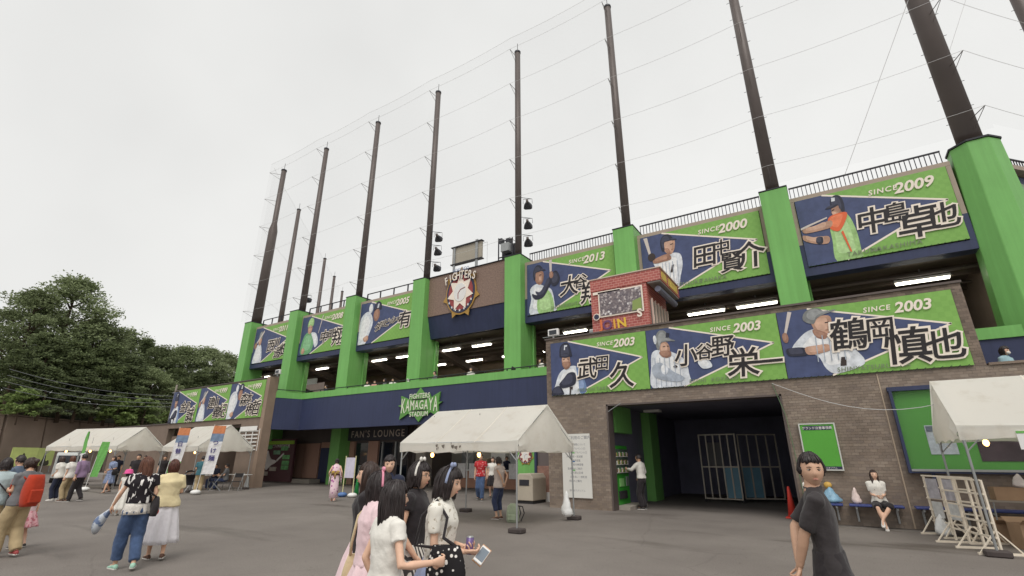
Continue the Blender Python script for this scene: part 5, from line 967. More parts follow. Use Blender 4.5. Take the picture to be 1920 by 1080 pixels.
# ---------------------------------------------------------------- people
def cloth(name, rgb, rough=.85, nz=(9, .08), bump=(22, .35), sheen=.15): return mat(name, srgb(*rgb), rough, nz=nz, bump=bump, spec=.15, sheen=sheen)
def pattern(name, c0, c1, kind='noise', scale=12., lo=.5, hi=.54, rot=(0, 0, 0), sc3=(1, 1, 1)):
    m = bpy.data.materials.new(name); m.use_nodes = True; t = m.node_tree; b = t.nodes['Principled BSDF']; b.inputs['Roughness'].default_value = .85; b.inputs['Specular IOR Level'].default_value = .15
    tc = t.nodes.new('ShaderNodeTexCoord'); mp = t.nodes.new('ShaderNodeMapping'); mp.inputs['Rotation'].default_value = rot; mp.inputs['Scale'].default_value = sc3
    if kind == 'noise': n = t.nodes.new('ShaderNodeTexNoise'); n.inputs['Detail'].default_value = 2; out = 0
    elif kind == 'dots': n = t.nodes.new('ShaderNodeTexVoronoi'); out = 0
    else: n = t.nodes.new('ShaderNodeTexWave'); n.inputs['Distortion'].default_value = 1.2; out = 0
    n.inputs['Scale'].default_value = scale; r = t.nodes.new('ShaderNodeValToRGB'); r.color_ramp.elements[0].position = lo; r.color_ramp.elements[1].position = hi
    r.color_ramp.elements[0].color = (*srgb(*c0), 1); r.color_ramp.elements[1].color = (*srgb(*c1), 1)
    L = t.links.new; L(tc.outputs['Object'], mp.inputs['Vector']); L(mp.outputs[0], n.inputs['Vector']); L(n.outputs[out], r.inputs[0]); L(r.outputs[0], b.inputs['Base Color']); MATS[name] = m; return m
def hair_mat(name, rgb):
    m = bpy.data.materials.new(name); m.use_nodes = True; t = m.node_tree; b = t.nodes['Principled BSDF']; b.inputs['Roughness'].default_value = .42; b.inputs['Specular IOR Level'].default_value = .45
    tc = t.nodes.new('ShaderNodeTexCoord'); mp = t.nodes.new('ShaderNodeMapping'); mp.inputs['Scale'].default_value = (70, 70, 5); n = t.nodes.new('ShaderNodeTexNoise'); n.inputs['Scale'].default_value = 1.5; n.inputs['Detail'].default_value = 4
    r = t.nodes.new('ShaderNodeValToRGB'); c = srgb(*rgb); r.color_ramp.elements[0].color = (*[x*.45 for x in c], 1); r.color_ramp.elements[0].position = .3; r.color_ramp.elements[1].color = (*[x*1.5 for x in c], 1); r.color_ramp.elements[1].position = .75
    bp = t.nodes.new('ShaderNodeBump'); bp.inputs['Strength'].default_value = .6; bp.inputs['Distance'].default_value = .004; L = t.links.new
    L(tc.outputs['Object'], mp.inputs['Vector']); L(mp.outputs[0], n.inputs['Vector']); L(n.outputs[0], r.inputs[0]); L(r.outputs[0], b.inputs['Base Color']); L(n.outputs[0], bp.inputs['Height']); L(bp.outputs[0], b.inputs['Normal']); return m
SKIN = {k: mat('skin_'+k, srgb(*c), .5, nz=(14, .05), spec=.35) for k, c in (('fair', (226, 184, 158)), ('mid', (216, 172, 144)), ('tan', (204, 164, 138)))}
EYEW = mat('eye_white', srgb(226, 222, 216), .3); EYED = mat('eye_dark', srgb(34, 26, 24), .2); LIP = mat('lip', srgb(196, 136, 122), .5)
HAIR = {'black': hair_mat('hair_black', (50, 42, 42)), 'dark': hair_mat('hair_dark', (66, 50, 44)), 'brown': hair_mat('hair_brown', (104, 66, 50)), 'red': hair_mat('hair_redbrown', (92, 54, 44))}
V = Vector
def ik(a, t, l1, l2, hint):
    d = t-a; L = min(d.length, (l1+l2)*.999); d = d.normalized() if d.length > 1e-6 else V((0, 0, -1)); x = (l1*l1-l2*l2+L*L)/(2*L); h = math.sqrt(max(0, l1*l1-x*x))
    hv = hint-d*hint.dot(d); hv = hv.normalized() if hv.length > 1e-6 else d.orthogonal().normalized(); return a+d*x+hv*h, a+d*L
def seg(mb, pts, rs, n=10, mi=0):
    """tube through points with rounded ends"""
    P_, R_ = [V(p) for p in pts], list(rs); d0 = (P_[0]-P_[1]).normalized(); d1 = (P_[-1]-P_[-2]).normalized()
    P_ = [P_[0]+d0*R_[0]*.85, P_[0]+d0*R_[0]*.5]+P_+[P_[-1]+d1*R_[-1]*.5, P_[-1]+d1*R_[-1]*.85]; R_ = [R_[0]*.4, R_[0]*.85]+R_+[R_[-1]*.85, R_[-1]*.4]
    mb.tube(P_, R_, n, mi)
def ell_loft(mb, rings, T, n=18, mi=0):
    """rings: (z, rx, ry, cy)"""
    mb.loft([[T @ V((rx*math.cos(2*math.pi*k/n), cy+ry*math.sin(2*math.pi*k/n), z)) for k in range(n)] for z, rx, ry, cy in rings], mi)
def remesh(mb, vox, smooth=4, wr=0., seed=0, drape=0.):
    me = bpy.data.meshes.new('tmp'); me.from_pydata(mb.v, [], mb.f)
    bm = bmesh.new(); bm.from_mesh(me); bmesh.ops.recalc_face_normals(bm, faces=bm.faces); bm.to_mesh(me); bm.free()
    o = bpy.data.objects.new('tmp', me); COL.objects.link(o); md = o.modifiers.new('r', 'REMESH'); md.mode = 'VOXEL'; md.voxel_size = vox; md.adaptivity = 0
    if smooth: sm = o.modifiers.new('s', 'SMOOTH'); sm.factor = .5; sm.iterations = smooth
    dg = bpy.context.evaluated_depsgraph_get(); m2 = bpy.data.meshes.new_from_object(o.evaluated_get(dg)); bpy.data.objects.remove(o); bpy.data.meshes.remove(me)
    vs_ = [v.co.copy() for v in m2.vertices]
    if wr:
        ns = [v.normal.copy() for v in m2.vertices]; off = V((seed*3.1, seed*1.7, 0))
        vs_ = [c+n*(wr*(mnoise.noise(V((c.x*7+c.z*3, c.y*7, c.z*6-c.x*4))+off)+.5*abs(mnoise.noise(V((c.x*18+c.z*9, c.y*18, c.z*10))+off)))) for c, n in zip(vs_, ns)]
    out = ([tuple(c) for c in vs_], [tuple(p.vertices) for p in m2.polygons]); bpy.data.meshes.remove(m2); return out
def head_pts(na, nb, fn):
    v = []; f = []
    for j in range(nb+1):
        ph = math.pi*j/nb
        for i in range(na): v.append(fn(2*math.pi*i/na, ph))
    for j in range(nb):
        for i in range(na): f.append((j*na+i, (j+1)*na+i, (j+1)*na+(i+1) % na, j*na+(i+1) % na))
    return v, f
def head_surf(az, ph, k=1.):
    """az=0 front (+y); ph=0 top. metres for a 0.225 m head, centred on the skull"""
    x = math.sin(ph)*math.sin(az); y = math.sin(ph)*math.cos(az); z = math.cos(ph)
    X, Y, Z = .079*x, (.094 if y > 0 else .100)*y, .115*z
    if Z < 0:
        u = -Z/.115; X *= 1-.34*u**1.6; Y *= (1-.12*u**2) if y > 0 else (1-.42*u)
    g = lambda a, b, s, t: math.exp(-(a/s)**2-(b/t)**2)
    if y > 0 and k == 1.:
        Y += .017*g(X, Z+.026, .0115, .015)+.009*g(X, Z+.008, .008, .022)-.007*(g(X-.031, Z-.008, .016, .012)+g(X+.031, Z-.008, .016, .012))+.003*g(X, Z-.036, .05, .01)+.005*g(X, Z+.058, .02, .010)-.003*g(X, Z+.045, .03, .006)+.005*g(X, Z+.1, .022, .016)
    return V((X*k, Y*k, Z*k))
def make_hair(mb, Hm, length, vol=1.10, face=60, line=.055, seed=0, flare=0., ragged=.02, back=0., taper=0., strands=0):
    na, nb = 40, 26; v = []; f = []; rr = random.Random(seed); top = 13; jit = [rr.uniform(-1, 1) for _ in range(na+1)]; jit[na] = jit[0]
    def pos(az, j):
        az = az % (2*math.pi); a = math.degrees(min(az, 2*math.pi-az)); fi = az/(2*math.pi)*na; i = int(fi); ji = jit[i]+(jit[min(i+1, na)]-jit[i])*(fi-i)
        if j <= top: p = head_surf(az, math.pi*.5*j/top, 1.02)*vol; p.z += .004
        else:
            u = (j-top)/(nb-top); e = head_surf(az, math.pi*.5, 1.02)*vol; p = V((e.x*(1+flare*u-.08*u*u-taper*u), e.y*(1+flare*u*.6-.06*u*u-taper*1.3*u)-(back*u if a > 70 else 0), -length*u-(ragged*ji*u)))
        nzv = .004*mnoise.noise(V((fi*.9, j*.25, seed*7.3)))+.0025*math.sin(fi*2.6+seed)
        nzv += .0045*abs(math.sin(az*8.5+3*mnoise.noise(V((math.sin(az)*2, math.cos(az)*2, j*.12+seed)))))-.002+.006*mnoise.noise(V((math.sin(az)*2.2, math.cos(az)*2.2, j*.2+seed*3.7)))
        p = p*(1+nzv/.1); fa = face+(8 if p.z > .02 else 0)+3*ji; hl = line+.008*ji; ins = False
        if a < fa and p.z < hl:      # open the face window
            m_ = min(1, (hl-p.z)/.012)*min(1, (fa-a)/7); s_ = 1-(1-(.74 if p.z > -.02 else max(.24, .74+(p.z+.02)*7)))*m_; p = V((p.x*s_, p.y*s_, p.z)); ins = m_ > .3
        return p, ins
    for j in range(nb+1):
        for i in range(na): v.append(Hm @ pos(2*math.pi*i/na, j)[0])
    for j in range(nb):
        for i in range(na): f.append((j*na+i, (j+1)*na+i, (j+1)*na+(i+1) % na, j*na+(i+1) % na))
    f.append(tuple(nb*na+i for i in range(na-1, -1, -1))); mb.add(v, f)
    for k in range(strands):         # loose locks lying on the hair mass
        az = rr.uniform(0, 2*math.pi); j0 = rr.uniform(1.5, 12); j1 = min(nb+.0, j0+rr.uniform(8, 24)); dr = rr.uniform(-.12, .12); pts = []; lift = rr.uniform(.999, 1.035); n = 8
        for q in range(n+1):
            u = q/n; p, ins = pos(az+dr*u*u, j0+(j1-j0)*u)
            if ins: break
            pp = V((p.x*(1+(lift-1)*math.sin(math.pi*min(1, u*1.1))), p.y*(1+(lift-1)*math.sin(math.pi*min(1, u*1.1))), p.z-(rr.uniform(.0, .016) if q == n else 0))); pts.append(Hm @ pp)
        if len(pts) > 3: mb.tube(pts, [.0012+.0035*math.sin(math.pi*min(.98, (q+.4)/len(pts))) for q in range(len(pts))], 4)
def make_hand(mb, w, d, nrm, s, side, curl=.35, n=6, mi=0):
    """palm and five fingers from wrist w along d, palm facing nrm; side +1 right hand"""
    d = d.normalized(); nrm = (nrm-d*nrm.dot(d)).normalized(); q = d.cross(nrm).normalized()*side
    c = lambda a, b, e: w+(d*a+q*b+nrm*e)*s
    rings = []
    for a, hw, hh in ((-.01, .022, .018), (.02, .030, .016), (.055, .040, .014), (.085, .041, .012), (.096, .036, .009)):
        rings.append([c(a, hw*math.cos(t), hh*math.sin(t)) for t in [2*math.pi*k/10 for k in range(10)]])
    mb.loft(rings, mi)
    for k, (b, L) in enumerate(((-.031, .070), (-.0105, .080), (.0105, .075), (.031, .058))):
        p = [V((.082, b, 0))]; ang = .1
        for l in (L*.45, L*.32, L*.25): ang += curl*(.9 if l != L*.45 else .7); p.append(p[-1]+V((math.cos(ang)*l, b*.06, math.sin(ang)*l)))
        seg(mb, [c(*x) for x in p], [.0085*s, .008*s, .0072*s, .006*s], n, mi)
    seg(mb, [c(.018, -.03, .004), c(.042, -.052, .016), c(.066, -.058, .028+.02*curl), c(.085, -.052, .036+.03*curl)], [.012*s, .0105*s, .009*s, .007*s], n, mi)
DEF = dict(lean=0, twist=0, head=(0, 0), L=(-.05, .02, -.51), R=(.05, .02, -.51), eh=(0, -1, 0), LL=(-.095, 0, .075), LR=(.095, 0, .075), pz=.93, curl=.4)
PERSONS = {}
def person(label, loc, face, H, sex='f', skin='fair', hair=('black', .16), top=None, bottom=None, shoes=None, near=False, group=None, key=None, full_fingers=True, extra=None, **pose):
    """one person: a continuous body mesh plus hair and clothing as children. top=(material, sleeve, hem_z, slack[, hem_flare]); bottom=('pants'|'skirt'|'shorts', material, hem_z, slack)"""
    po = dict(DEF); po.update(pose); s = H/1.70; yaw = math.atan2(face[1], face[0])-math.pi/2
    t = thing('person', label, 'person', loc, yaw, group); seed = int(abs(loc[0]*13+loc[1]*7)) % 97
    vox = .013 if near else .022; fem = sex == 'f'; S3 = Matrix.Scale(s, 4)
    hip = V((0, 0, po['pz'])); dz = po['pz']-.93
    T = Matrix.Translation(hip) @ Matrix.Rotation(R(-po['lean']), 4, 'X') @ Matrix.Rotation(R(po['twist']), 4, 'Z') @ Matrix.Translation((0, 0, -.93))
    Hp = Matrix.Translation((0, .012, 1.462)); Hm = T @ Hp @ Matrix.Rotation(R(po['lean']*.7+po['head'][1]), 4, 'X') @ Matrix.Rotation(R(po['head'][0]), 4, 'Z') @ Matrix.Translation((0, .012, .108))
    sw = .158 if fem else .185; jo = {}
    hipw = .098 if fem else .09
    rings = [(.80, .10, .08, 0), (.86, .158 if fem else .15, .112, -.008), (.95, .158 if fem else .148, .108, -.006), (1.07, .118 if fem else .132, .088, .0), (1.2, .132 if fem else .15, .10, .004), (1.30, .146 if fem else .166, .104 if not fem else .112, .006), (1.39, .135 if fem else .158, .082, 0), (1.435, .085 if fem else .1, .06, -.002), (1.47, .051, .053, .002), (1.545, .048, .052, .014)]
    sk = po.get('slim', 1.); rings = [(z, rx*(.5+.5*sk) if z < 1.46 else rx, ry*sk if z < 1.43 else ry, cy) for z, rx, ry, cy in rings]; sw *= .5+.5*sk
    for sd, sg in (('L', -1), ('R', 1)):
        sh = T @ V((sg*sw, -.004, 1.385)); tg = T @ (V((sg*sw, -.004, 1.385))+V(po[sd])); hint = (T.to_3x3() @ V(po['eh' + sd] if 'eh'+sd in po else (po['eh'][0]+sg*.35, po['eh'][1], po['eh'][2])))
        el, wr = ik(sh, tg, .275, .245, hint); jo['sh'+sd], jo['el'+sd], jo['wr'+sd] = sh, el, wr
        h = hip+V((sg*hipw*.9, 0, -.05)); an = V(po['L'+sd]); kn, an = ik(h, an, .42, .405, V((sg*.12, 1, 0))); jo['hp'+sd], jo['kn'+sd], jo['an'+sd] = h, kn, an
        jo['ft'+sd] = V(po['ft'+sd]) if 'ft'+sd in po else V((sg*.22, 1, 0))
    jo['T'], jo['H'] = T, Hm
    # ---- body
    mb = MB(); ell_loft(mb, [(z, rx-(.012 if top and z < 1.42 else 0), ry-(.012 if top and z < 1.42 else 0), cy) for z, rx, ry, cy in rings], T)
    for sd in 'LR':
        sh, el, wr = jo['sh'+sd], jo['el'+sd], jo['wr'+sd]; k = .9 if fem else 1.08
        seg(mb, [sh, sh.lerp(el, .45), el, el.lerp(wr, .3), wr], [(.028 if top and top[1] > 0 else .044)*k, (.036 if top and top[1] > 0 else .041)*k, .036*k, .037*k, .025*k]); h, kn, an = jo['hp'+sd], jo['kn'+sd], jo['an'+sd]; kl = 1. if fem else 1.03
        seg(mb, [h, h.lerp(kn, .4), kn, kn.lerp(an, .3), kn.lerp(an, .75), an], [.082*kl, .072*kl, .05*kl, .054*kl, .037*kl, .034*kl], 12); fd = jo['ft'+sd].normalized()
        seg(mb, [an-V((0, 0, .03))-fd*.02, an-V((0, 0, .038))+fd*.12], [.036, .026], 8)
    v, f = remesh(mb, vox, 5); out = MB(); out.add(v, f, 0)
    hv, hf = head_pts(36 if near else 24, 28 if near else 18, head_surf); out.add([Hm @ p for p in hv], hf, 0)
    for sg in (-1, 1):
        out.add(*(lambda m: (m.v, m.f))(MB().ball((sg*.076, -.008, -.006), (.010, .018, .030), 8, 6)), 0, Hm)
        ew = .0135; out.add(*(lambda m: (m.v, m.f))(MB().ball((sg*.031, .0805, .006), (ew*.95, .0045, .0036), 10, 6)), 1, Hm); out.add(*(lambda m: (m.v, m.f))(MB().ball((sg*.031, .0850, .006), (.0066, .0028, .0037), 8, 6)), 2, Hm)
        b_ = MB().tube([(sg*.015, .0895, .0235), (sg*.03, .0878, .0275), (sg*.047, .0772, .024)], [.0016, .0024, .0012], 5); out.add(b_.v, b_.f, 4, Hm); b_ = MB().tube([(sg*.017, .0862, .009), (sg*.031, .0868, .0135), (sg*.046, .0768, .009)], [.0012, .002, .0014], 5); out.add(b_.v, b_.f, 2, Hm)
    b_ = MB().ball((0, .0872, -.0575), (.019, .006, .0055), 12, 6); out.add(b_.v, b_.f, 3, Hm)
    b_ = MB().tube([(-.018, .0868, -.0575), (0, .0930, -.0575), (.018, .0868, -.0575)], .001, 4); out.add(b_.v, b_.f, 2, Hm)
    for sd, sg in (('L', -1), ('R', 1)):
        el, wr = jo['el'+sd], jo['wr'+sd]; d = (wr-el).normalized(); nrm = T.to_3x3() @ V(po.get('pn'+sd, (-sg, .2, 0))); d2 = (T.to_3x3() @ V(po['hd'+sd])).normalized() if 'hd'+sd in po else d
        make_hand(out, wr-d*.005, d2, nrm, .95 if fem else 1.03, sg, po.get('curl'+sd, po['curl']), 6 if near else 4); jo['hand'+sd] = wr+d2*.085+(nrm-d2*nrm.dot(d2)).normalized()*.03; jo['hd_'+sd] = d2
    sc = lambda mbx: [tuple(V(p)*s) for p in mbx]
    hc = hair[0] if isinstance(hair[0], str) else 'black'
    def fin(mbx, nm, mats, smooth=True):
        mbx.v = sc(mbx.v); me = bpy.data.meshes.new(nm); me.from_pydata(mbx.v, [], mbx.f)
        ml = mats if isinstance(mats, list) else [mats]; [me.materials.append(x) for x in ml]
        me.polygons.foreach_set('material_index', mbx.m); me.polygons.foreach_set('use_smooth', [smooth]*len(me.polygons)); me.update(); return obj(nm, me, t)
    fin(out, 'body', [SKIN[skin], EYEW, EYED, LIP, HAIR[hc]])
    # ---- hair
    hm = MB(); hk = hair[2] if len(hair) > 2 else {}
    make_hair(hm, Hm, hair[1], seed=seed, strands=260 if near else 40, **{k: w for k, w in hk.items() if k in ('vol', 'face', 'line', 'flare', 'ragged', 'back', 'taper')})
    if 'bun' in hk: hm.ball((0, 0, 0), (.045, .045, .045), 12, 8, mx=Hm @ Matrix.Translation(hk['bun']))
    if 'pony' in hk: seg(hm, [Hm @ V((0, -.10, .03)), Hm @ V((0, -.15, .0)), Hm @ V((0, -.15, -.1)), Hm @ V((0, -.13, -hk['pony']))], [.03, .04, .035, .012], 10)
    ho = fin(hm, 'hair', HAIR[hc])
    # ---- clothing
    if bottom and bottom[0] in ('pants', 'shorts'):
        pm = MB(); _, m_, hz, sl = bottom[:4]; ell_loft(pm, [(.80, .09, .09, 0), (.84, .165, .118+sl*.4, -.006), (.93, .165, .118, -.005), (1.04, .135 if fem else .145, .10, 0)], T if po['lean'] < 30 else T)
        for sd in 'LR':
            h, kn, an = jo['hp'+sd], jo['kn'+sd], jo['an'+sd]; fr = 1. if hz <= .1 else max(0., min(1., (kn.z-hz)/max(.05, kn.z-an.z)))
            ptsl = [h, h.lerp(kn, .5), kn]; rl = [.092+sl*.3, .084+sl*.6, .066+sl]
            if fr > .05: ptsl += [kn.lerp(an, fr*.5), kn.lerp(an, fr)]; rl += [.062+sl, .05+sl]
            pm.tube(ptsl, rl, 14)
        v, f = remesh(pm, vox*1.15, 2, .013, seed); q = MB(); q.add(v, f); fin(q, 'trousers' if bottom[0] == 'pants' else 'shorts', m_)
    elif bottom and bottom[0] == 'skirt':
        _, m_, hz, sl = bottom[:4]; n = 48; ringsk = []; z1 = bottom[4] if len(bottom) > 4 else 1.06
        legs_c = (jo['anL']+jo['anR'])*.5
        for j in range(11):
            u = j/10; z = z1+(hz-z1)*u; rx = .125+.05*min(1, u*3)+sl*u; ry = .098+.03*min(1, u*3)+sl*u*.9; sh_ = V((legs_c.x*u*.7, legs_c.y*u*.7, 0)); fold = (.035*u*sl/.1)
            ringsk.append([(T @ V((0, 0, z)) if u < .2 else V(((T @ V((0, 0, z))).x*(1-u), (T @ V((0, 0, z))).y*(1-u), z+dz)))+sh_+V(((rx+fold*math.sin(9*a+seed+u))*math.cos(a), (ry+fold*math.sin(9*a+seed+u))*math.sin(a), .008*math.sin(5*a)*u)) for a in [2*math.pi*k/n for k in range(n)]])
        q = MB(); q.loft(ringsk); fin(q, 'skirt', m_)
    if top:
        m_, slv, hz, sl = top[:4]; fl = top[4] if len(top) > 4 else .0; tm = MB(); b0 = rings
        rg = [(hz, max(.168, .16)+sl+fl, .118+sl+fl, -.005), (max(hz+.02, .95), .164+sl+fl*.6, .114+sl+fl*.6, -.004)]
        ks = (.86 if fem else 1.)*(.4+.6*sk)
        if hz > .94: rg = [(hz, .14+sl+fl, .104+sl+fl, 0)]
        for z, rx, ry, cy in ((1.07, .126 if fem else .14, .096, 0), (1.2, .140 if fem else .158, .108, .004), (1.30, .155 if fem else .175, .120 if fem else .112, .006), (1.385, .146 if fem else .17, .094, 0), (1.435, .096 if fem else .108, .068, -.002), (1.466, .064, .063, .002)):
            if z > rg[-1][0]+.02: rg.append((z, rx+sl*(.9 if z < 1.35 else .35), ry+sl*(.9 if z < 1.35 else .3), cy))
        ell_loft(tm, [(z, rx*(.5+.5*sk), ry*(sk if z < 1.45 else 1), cy) for z, rx, ry, cy in rg], T, 20)
        for sd in 'LR':
            sh, el, wr = jo['sh'+sd], jo['el'+sd], jo['wr'+sd]; c0 = sh-(T.to_3x3() @ V((.03 if sd == 'R' else -.03, 0, -.004)))
            if slv <= 0: continue
            if slv <= 1: ptsl = [c0, sh, sh.lerp(el, slv*.6), sh.lerp(el, slv)]; rl = [.062*max(ks, .9), (.064+sl*.2)*max(ks, .9), (.057+sl*.4)*ks, (.056+sl*.5)*ks]
            else: ptsl = [c0, sh, sh.lerp(el, .6), el, el.lerp(wr, (slv-1)*.5), el.lerp(wr, slv-1)]; rl = [.062*ks, (.06+sl*.2)*ks, .052+sl*.4, .046+sl*.4, .042+sl*.4, .037+sl*.3]
            tm.tube(ptsl, rl, 12)
        v, f = remesh(tm, vox*1.1, 2, .014 if near else .012, seed); q = MB(); q.add(v, f); fin(q, 'shirt', m_)
    if shoes:
        for sd in 'LR':
            an, fd = jo['an'+sd], jo['ft'+sd].normalized(); rt = V((fd.y, -fd.x, 0)).normalized(); upv = rt.cross(fd)*1.; zb = an-upv*.072; q = MB(); ringsS = []
            for a, w_, h_ in ((-.075, .018, .045), (-.06, .033, .07), (-.01, .037, .085), (.05, .038, .062), (.11, .043, .045), (.16, .038, .036), (.185, .02, .024)):
                ringsS.append([zb+fd*a+rt*(w_*math.cos(b))+upv*max(0., h_*.5+h_*.5*math.sin(b)*1.0) for b in [2*math.pi*k/12 for k in range(12)]])
            q.loft(ringsS); fin(q, 'shoe', shoes)
            q = MB(); n = 14; out2 = [(-.08, .0), (-.06, .034), (.0, .038), (.06, .040), (.12, .046), (.17, .034), (.19, 0), (.17, -.034), (.12, -.046), (.06, -.040), (0, -.038), (-.06, -.034)]
            q.loft([[zb+fd*a+rt*b-upv*.006 for a, b in out2], [zb+fd*a+rt*b+upv*.014 for a, b in out2]]); fin(q, 'shoe_sole', MATS.get('sole') or mat('sole', srgb(200, 196, 190), .7))
    M = Matrix.Translation(loc) @ Matrix.Rotation(yaw, 4, 'Z') @ S3; jo['M'] = M; jo['obj'] = t; jo['s'] = s; jo['fin'] = fin
    return jo
def wpt(jo, p): return jo['M'] @ (p if isinstance(p, Vector) else V(p))
RT, LF, AW, TO = (.842, .54), (-.842, -.54), (-.54, .842), (.54, -.842)
def shoulder_bag(jo, side, z, label, m, w=.3, h=.26, d=.1, strap=True, fwd=0., cat='bag', name='shoulder_bag', cross=True, sm=None):
    """flat soft bag hanging at the hip, its strap over the shoulder"""
    s = jo['s']; T = jo['T']; cx = side*.23; base = V((cx, fwd, z)); mb = MB(); n = 16; rings_ = []
    for i in range(7):
        u = i/6; sx = d/2*(.5+.5*math.sin(math.pi*(u*.8+.15))); sy = w/2*(.82+.25*math.sin(math.pi*u)-.12*u)
        rings_.append([base+V((sx*math.cos(a), sy*math.copysign(abs(math.sin(a))**.7, math.sin(a)), -h/2+h*u)) for a in [2*math.pi*k/n for k in range(n)]])
    root = thing(name, label, cat, tuple(jo['M'] @ base)); inv = root.matrix_basis.inverted() if False else Matrix.Translation(-(jo['M'] @ base))
    mx = inv @ jo['M']; q = MB(); q.loft(rings_, mx=mx); q.build('bag_body', m, root, smooth=True)
    if strap:
        o_ = (-1 if cross else 1)*side; pf = [base+V((0, w*.3, h*.45)), T @ V((side*.14, .13, 1.15)) if cross else T @ V((side*.2, .1, 1.2)), T @ V((o_*.06, .11, 1.33)) if cross else T @ V((side*.15, .1, 1.33)), T @ V((o_*.095, 0, 1.46)) if cross else T @ V((side*.125, 0, 1.445)), T @ V((o_*.06, -.12, 1.33)) if cross else T @ V((side*.15, -.1, 1.33)), T @ V((side*.14, -.14, 1.12)), base+V((0, -w*.3, h*.45))]
        q = MB().tube(pf, .013, 6, mx=mx); q.build('strap', sm or m, root, smooth=True)
    return root
def headband(jo, m, label_unused=None, bow=None, name='hair_ribbon'):
    q = MB(); Hm = jo['H']; n = 16
    pts = [Hm @ V((.092*math.cos(a), .012+.0*math.sin(a), .128*math.sin(a)+.003)) for a in [math.pi*k/n for k in range(n+1)]]; q.tube(pts, .011, 6)
    if bow: b0 = Hm @ V(bow); [q.ball(tuple(b0+(Hm.to_3x3() @ V((sg*.028, 0, .006)))), (.03, .014, .022), 10, 6) for sg in (-1, 1)]
    jo['fin'](q, name, m)
# ---- wardrobe
W_WHITE = cloth('cloth_white', (226, 222, 214)); W_CREAM = cloth('cloth_cream', (226, 210, 168)); W_BLACK = cloth('cloth_black', (50, 46, 48)); W_CHAR = cloth('cloth_charcoal', (60, 56, 57)); W_GREY = cloth('cloth_grey', (112, 112, 114)); W_LGREY = cloth('cloth_light_grey', (196, 184, 178))
W_KHAKI = cloth('cloth_khaki', (176, 156, 122)); W_JEAN = cloth('cloth_denim', (70, 88, 120), nz=(14, .22)); W_DJEAN = cloth('cloth_dark_denim', (58, 66, 92), nz=(14, .2)); W_NAVY = cloth('cloth_navy', (46, 50, 68)); W_PURPLE = cloth('cloth_plaid_purple', (146, 122, 150)); W_BLUED = pattern('cloth_blue_check', (112, 126, 160), (150, 160, 186), 'noise', 30, .4, .6); W_TEAL = cloth('cloth_teal', (66, 108, 118)); W_PINK = cloth('cloth_pale_pink', (232, 204, 208)); W_PINKS = pattern('cloth_pink_floral', (226, 178, 184), (200, 120, 132), 'noise', 24, .52, .58); W_RED = pattern('cloth_red_print', (178, 52, 56), (208, 160, 160), 'noise', 16, .58, .64); W_BLUEG = cloth('cloth_greyblue', (150, 160, 190))
W_BW = pattern('cloth_black_white_bars', (42, 38, 42), (232, 228, 224), 'noise', 7, .56, .58, sc3=(3.2, 3.2, .75)); W_STRIPE = pattern('cloth_stripe', (70, 66, 66), (216, 210, 200), 'wave', 14, .4, .5); W_FLORAL = pattern('cloth_floral_blouse', (232, 228, 218), (176, 166, 150), 'noise', 34, .58, .66); W_YUK = pattern('cloth_yukata', (176, 104, 158), (236, 208, 216), 'dots', 9, .22, .40); W_DOT = pattern('cloth_polka', (226, 222, 216), (40, 38, 40), 'dots', 30, .28, .33); W_ORB = cloth('pack_orange', (178, 62, 40))
SH_W = mat('shoe_white', srgb(220, 216, 210), .6); SH_B = mat('shoe_black', srgb(46, 42, 42), .5); SH_BR = mat('shoe_brown', srgb(96, 68, 54), .6); SH_G = mat('shoe_mint', srgb(160, 200, 180), .6); SH_R = mat('shoe_red', srgb(160, 70, 70), .6)
SHORT = ('black', .034, dict(vol=1.10, face=68, line=.060, ragged=.008, taper=.16))
def walk(a=.22): return dict(LL=(-.09, a, .075), LR=(.09, -a, .115))

def gp(px, d):
    x, y = at(px, d); return (x, y, 0)
# --- girls in the middle foreground
G = 'girls walking together in the middle foreground'
j = person('girl in white floral blouse with polka-dot bag, holding a phone and purple can', gp(828, 3.75), (.93, .36), 1.50, 'f', 'fair', ('black', .115, dict(vol=1.11, face=54, line=.05)), (W_FLORAL, .62, .98, .02), ('skirt', W_BLUEG, .5, .13), SH_B, True, G, slim=.9, L=(.12, .20, -.27), R=(-.10, .24, -.29), eh=(0, -.6, -1), head=(-4, -10), pnL=(.6, 0, .8), pnR=(-.6, 0, .8), curl=.75, lean=3, **walk(.16))
headband(j, W_BLUEG, bow=(0.03, .02, .135)); ja = j
p = wpt(j, j['handL']); t = thing('drink_can', 'purple drink can in the hand of the girl in floral blouse', 'can', tuple(p)); MB().tube([(-.01, 0, -.055), (0, 0, .045)], .026, 12).build('can_body', mat('can_purple', srgb(112, 92, 140), .35, .2, nz=(9, .3)), t, smooth=True); MB().tube([(0, 0, .0455), (0, 0, .052)], [.025, .02], 12).build('can_top', GREYM, t)
p = wpt(j, j['handR']); t = thing('smartphone', 'white smartphone in tan cover held by the girl in floral blouse', 'phone', tuple(p+V((.03, .02, -.04))), R(25)); mxp = Matrix.Rotation(R(35), 4, 'Y') @ Matrix.Rotation(R(-50), 4, 'X'); MB().box(-.033, .033, -.006, .006, -.066, .066, mx=mxp).build('phone_body', WHITE, t, bevel=.004); MB().box(-.028, .028, -.0085, -.0065, -.048, .048, mx=mxp).build('screen', mat('phone_screen', srgb(120, 130, 140), .1), t); MB().box(-.035, .035, .0065, .013, -.068, .078, mx=mxp).build('cover', mat('phone_cover', srgb(206, 160, 120), .6), t)
shoulder_bag(j, 1, .98, 'black bag with white polka dots on the floral-bloused girl', W_DOT, .30, .34, .13, True, .15, cross=False, sm=W_BLACK)
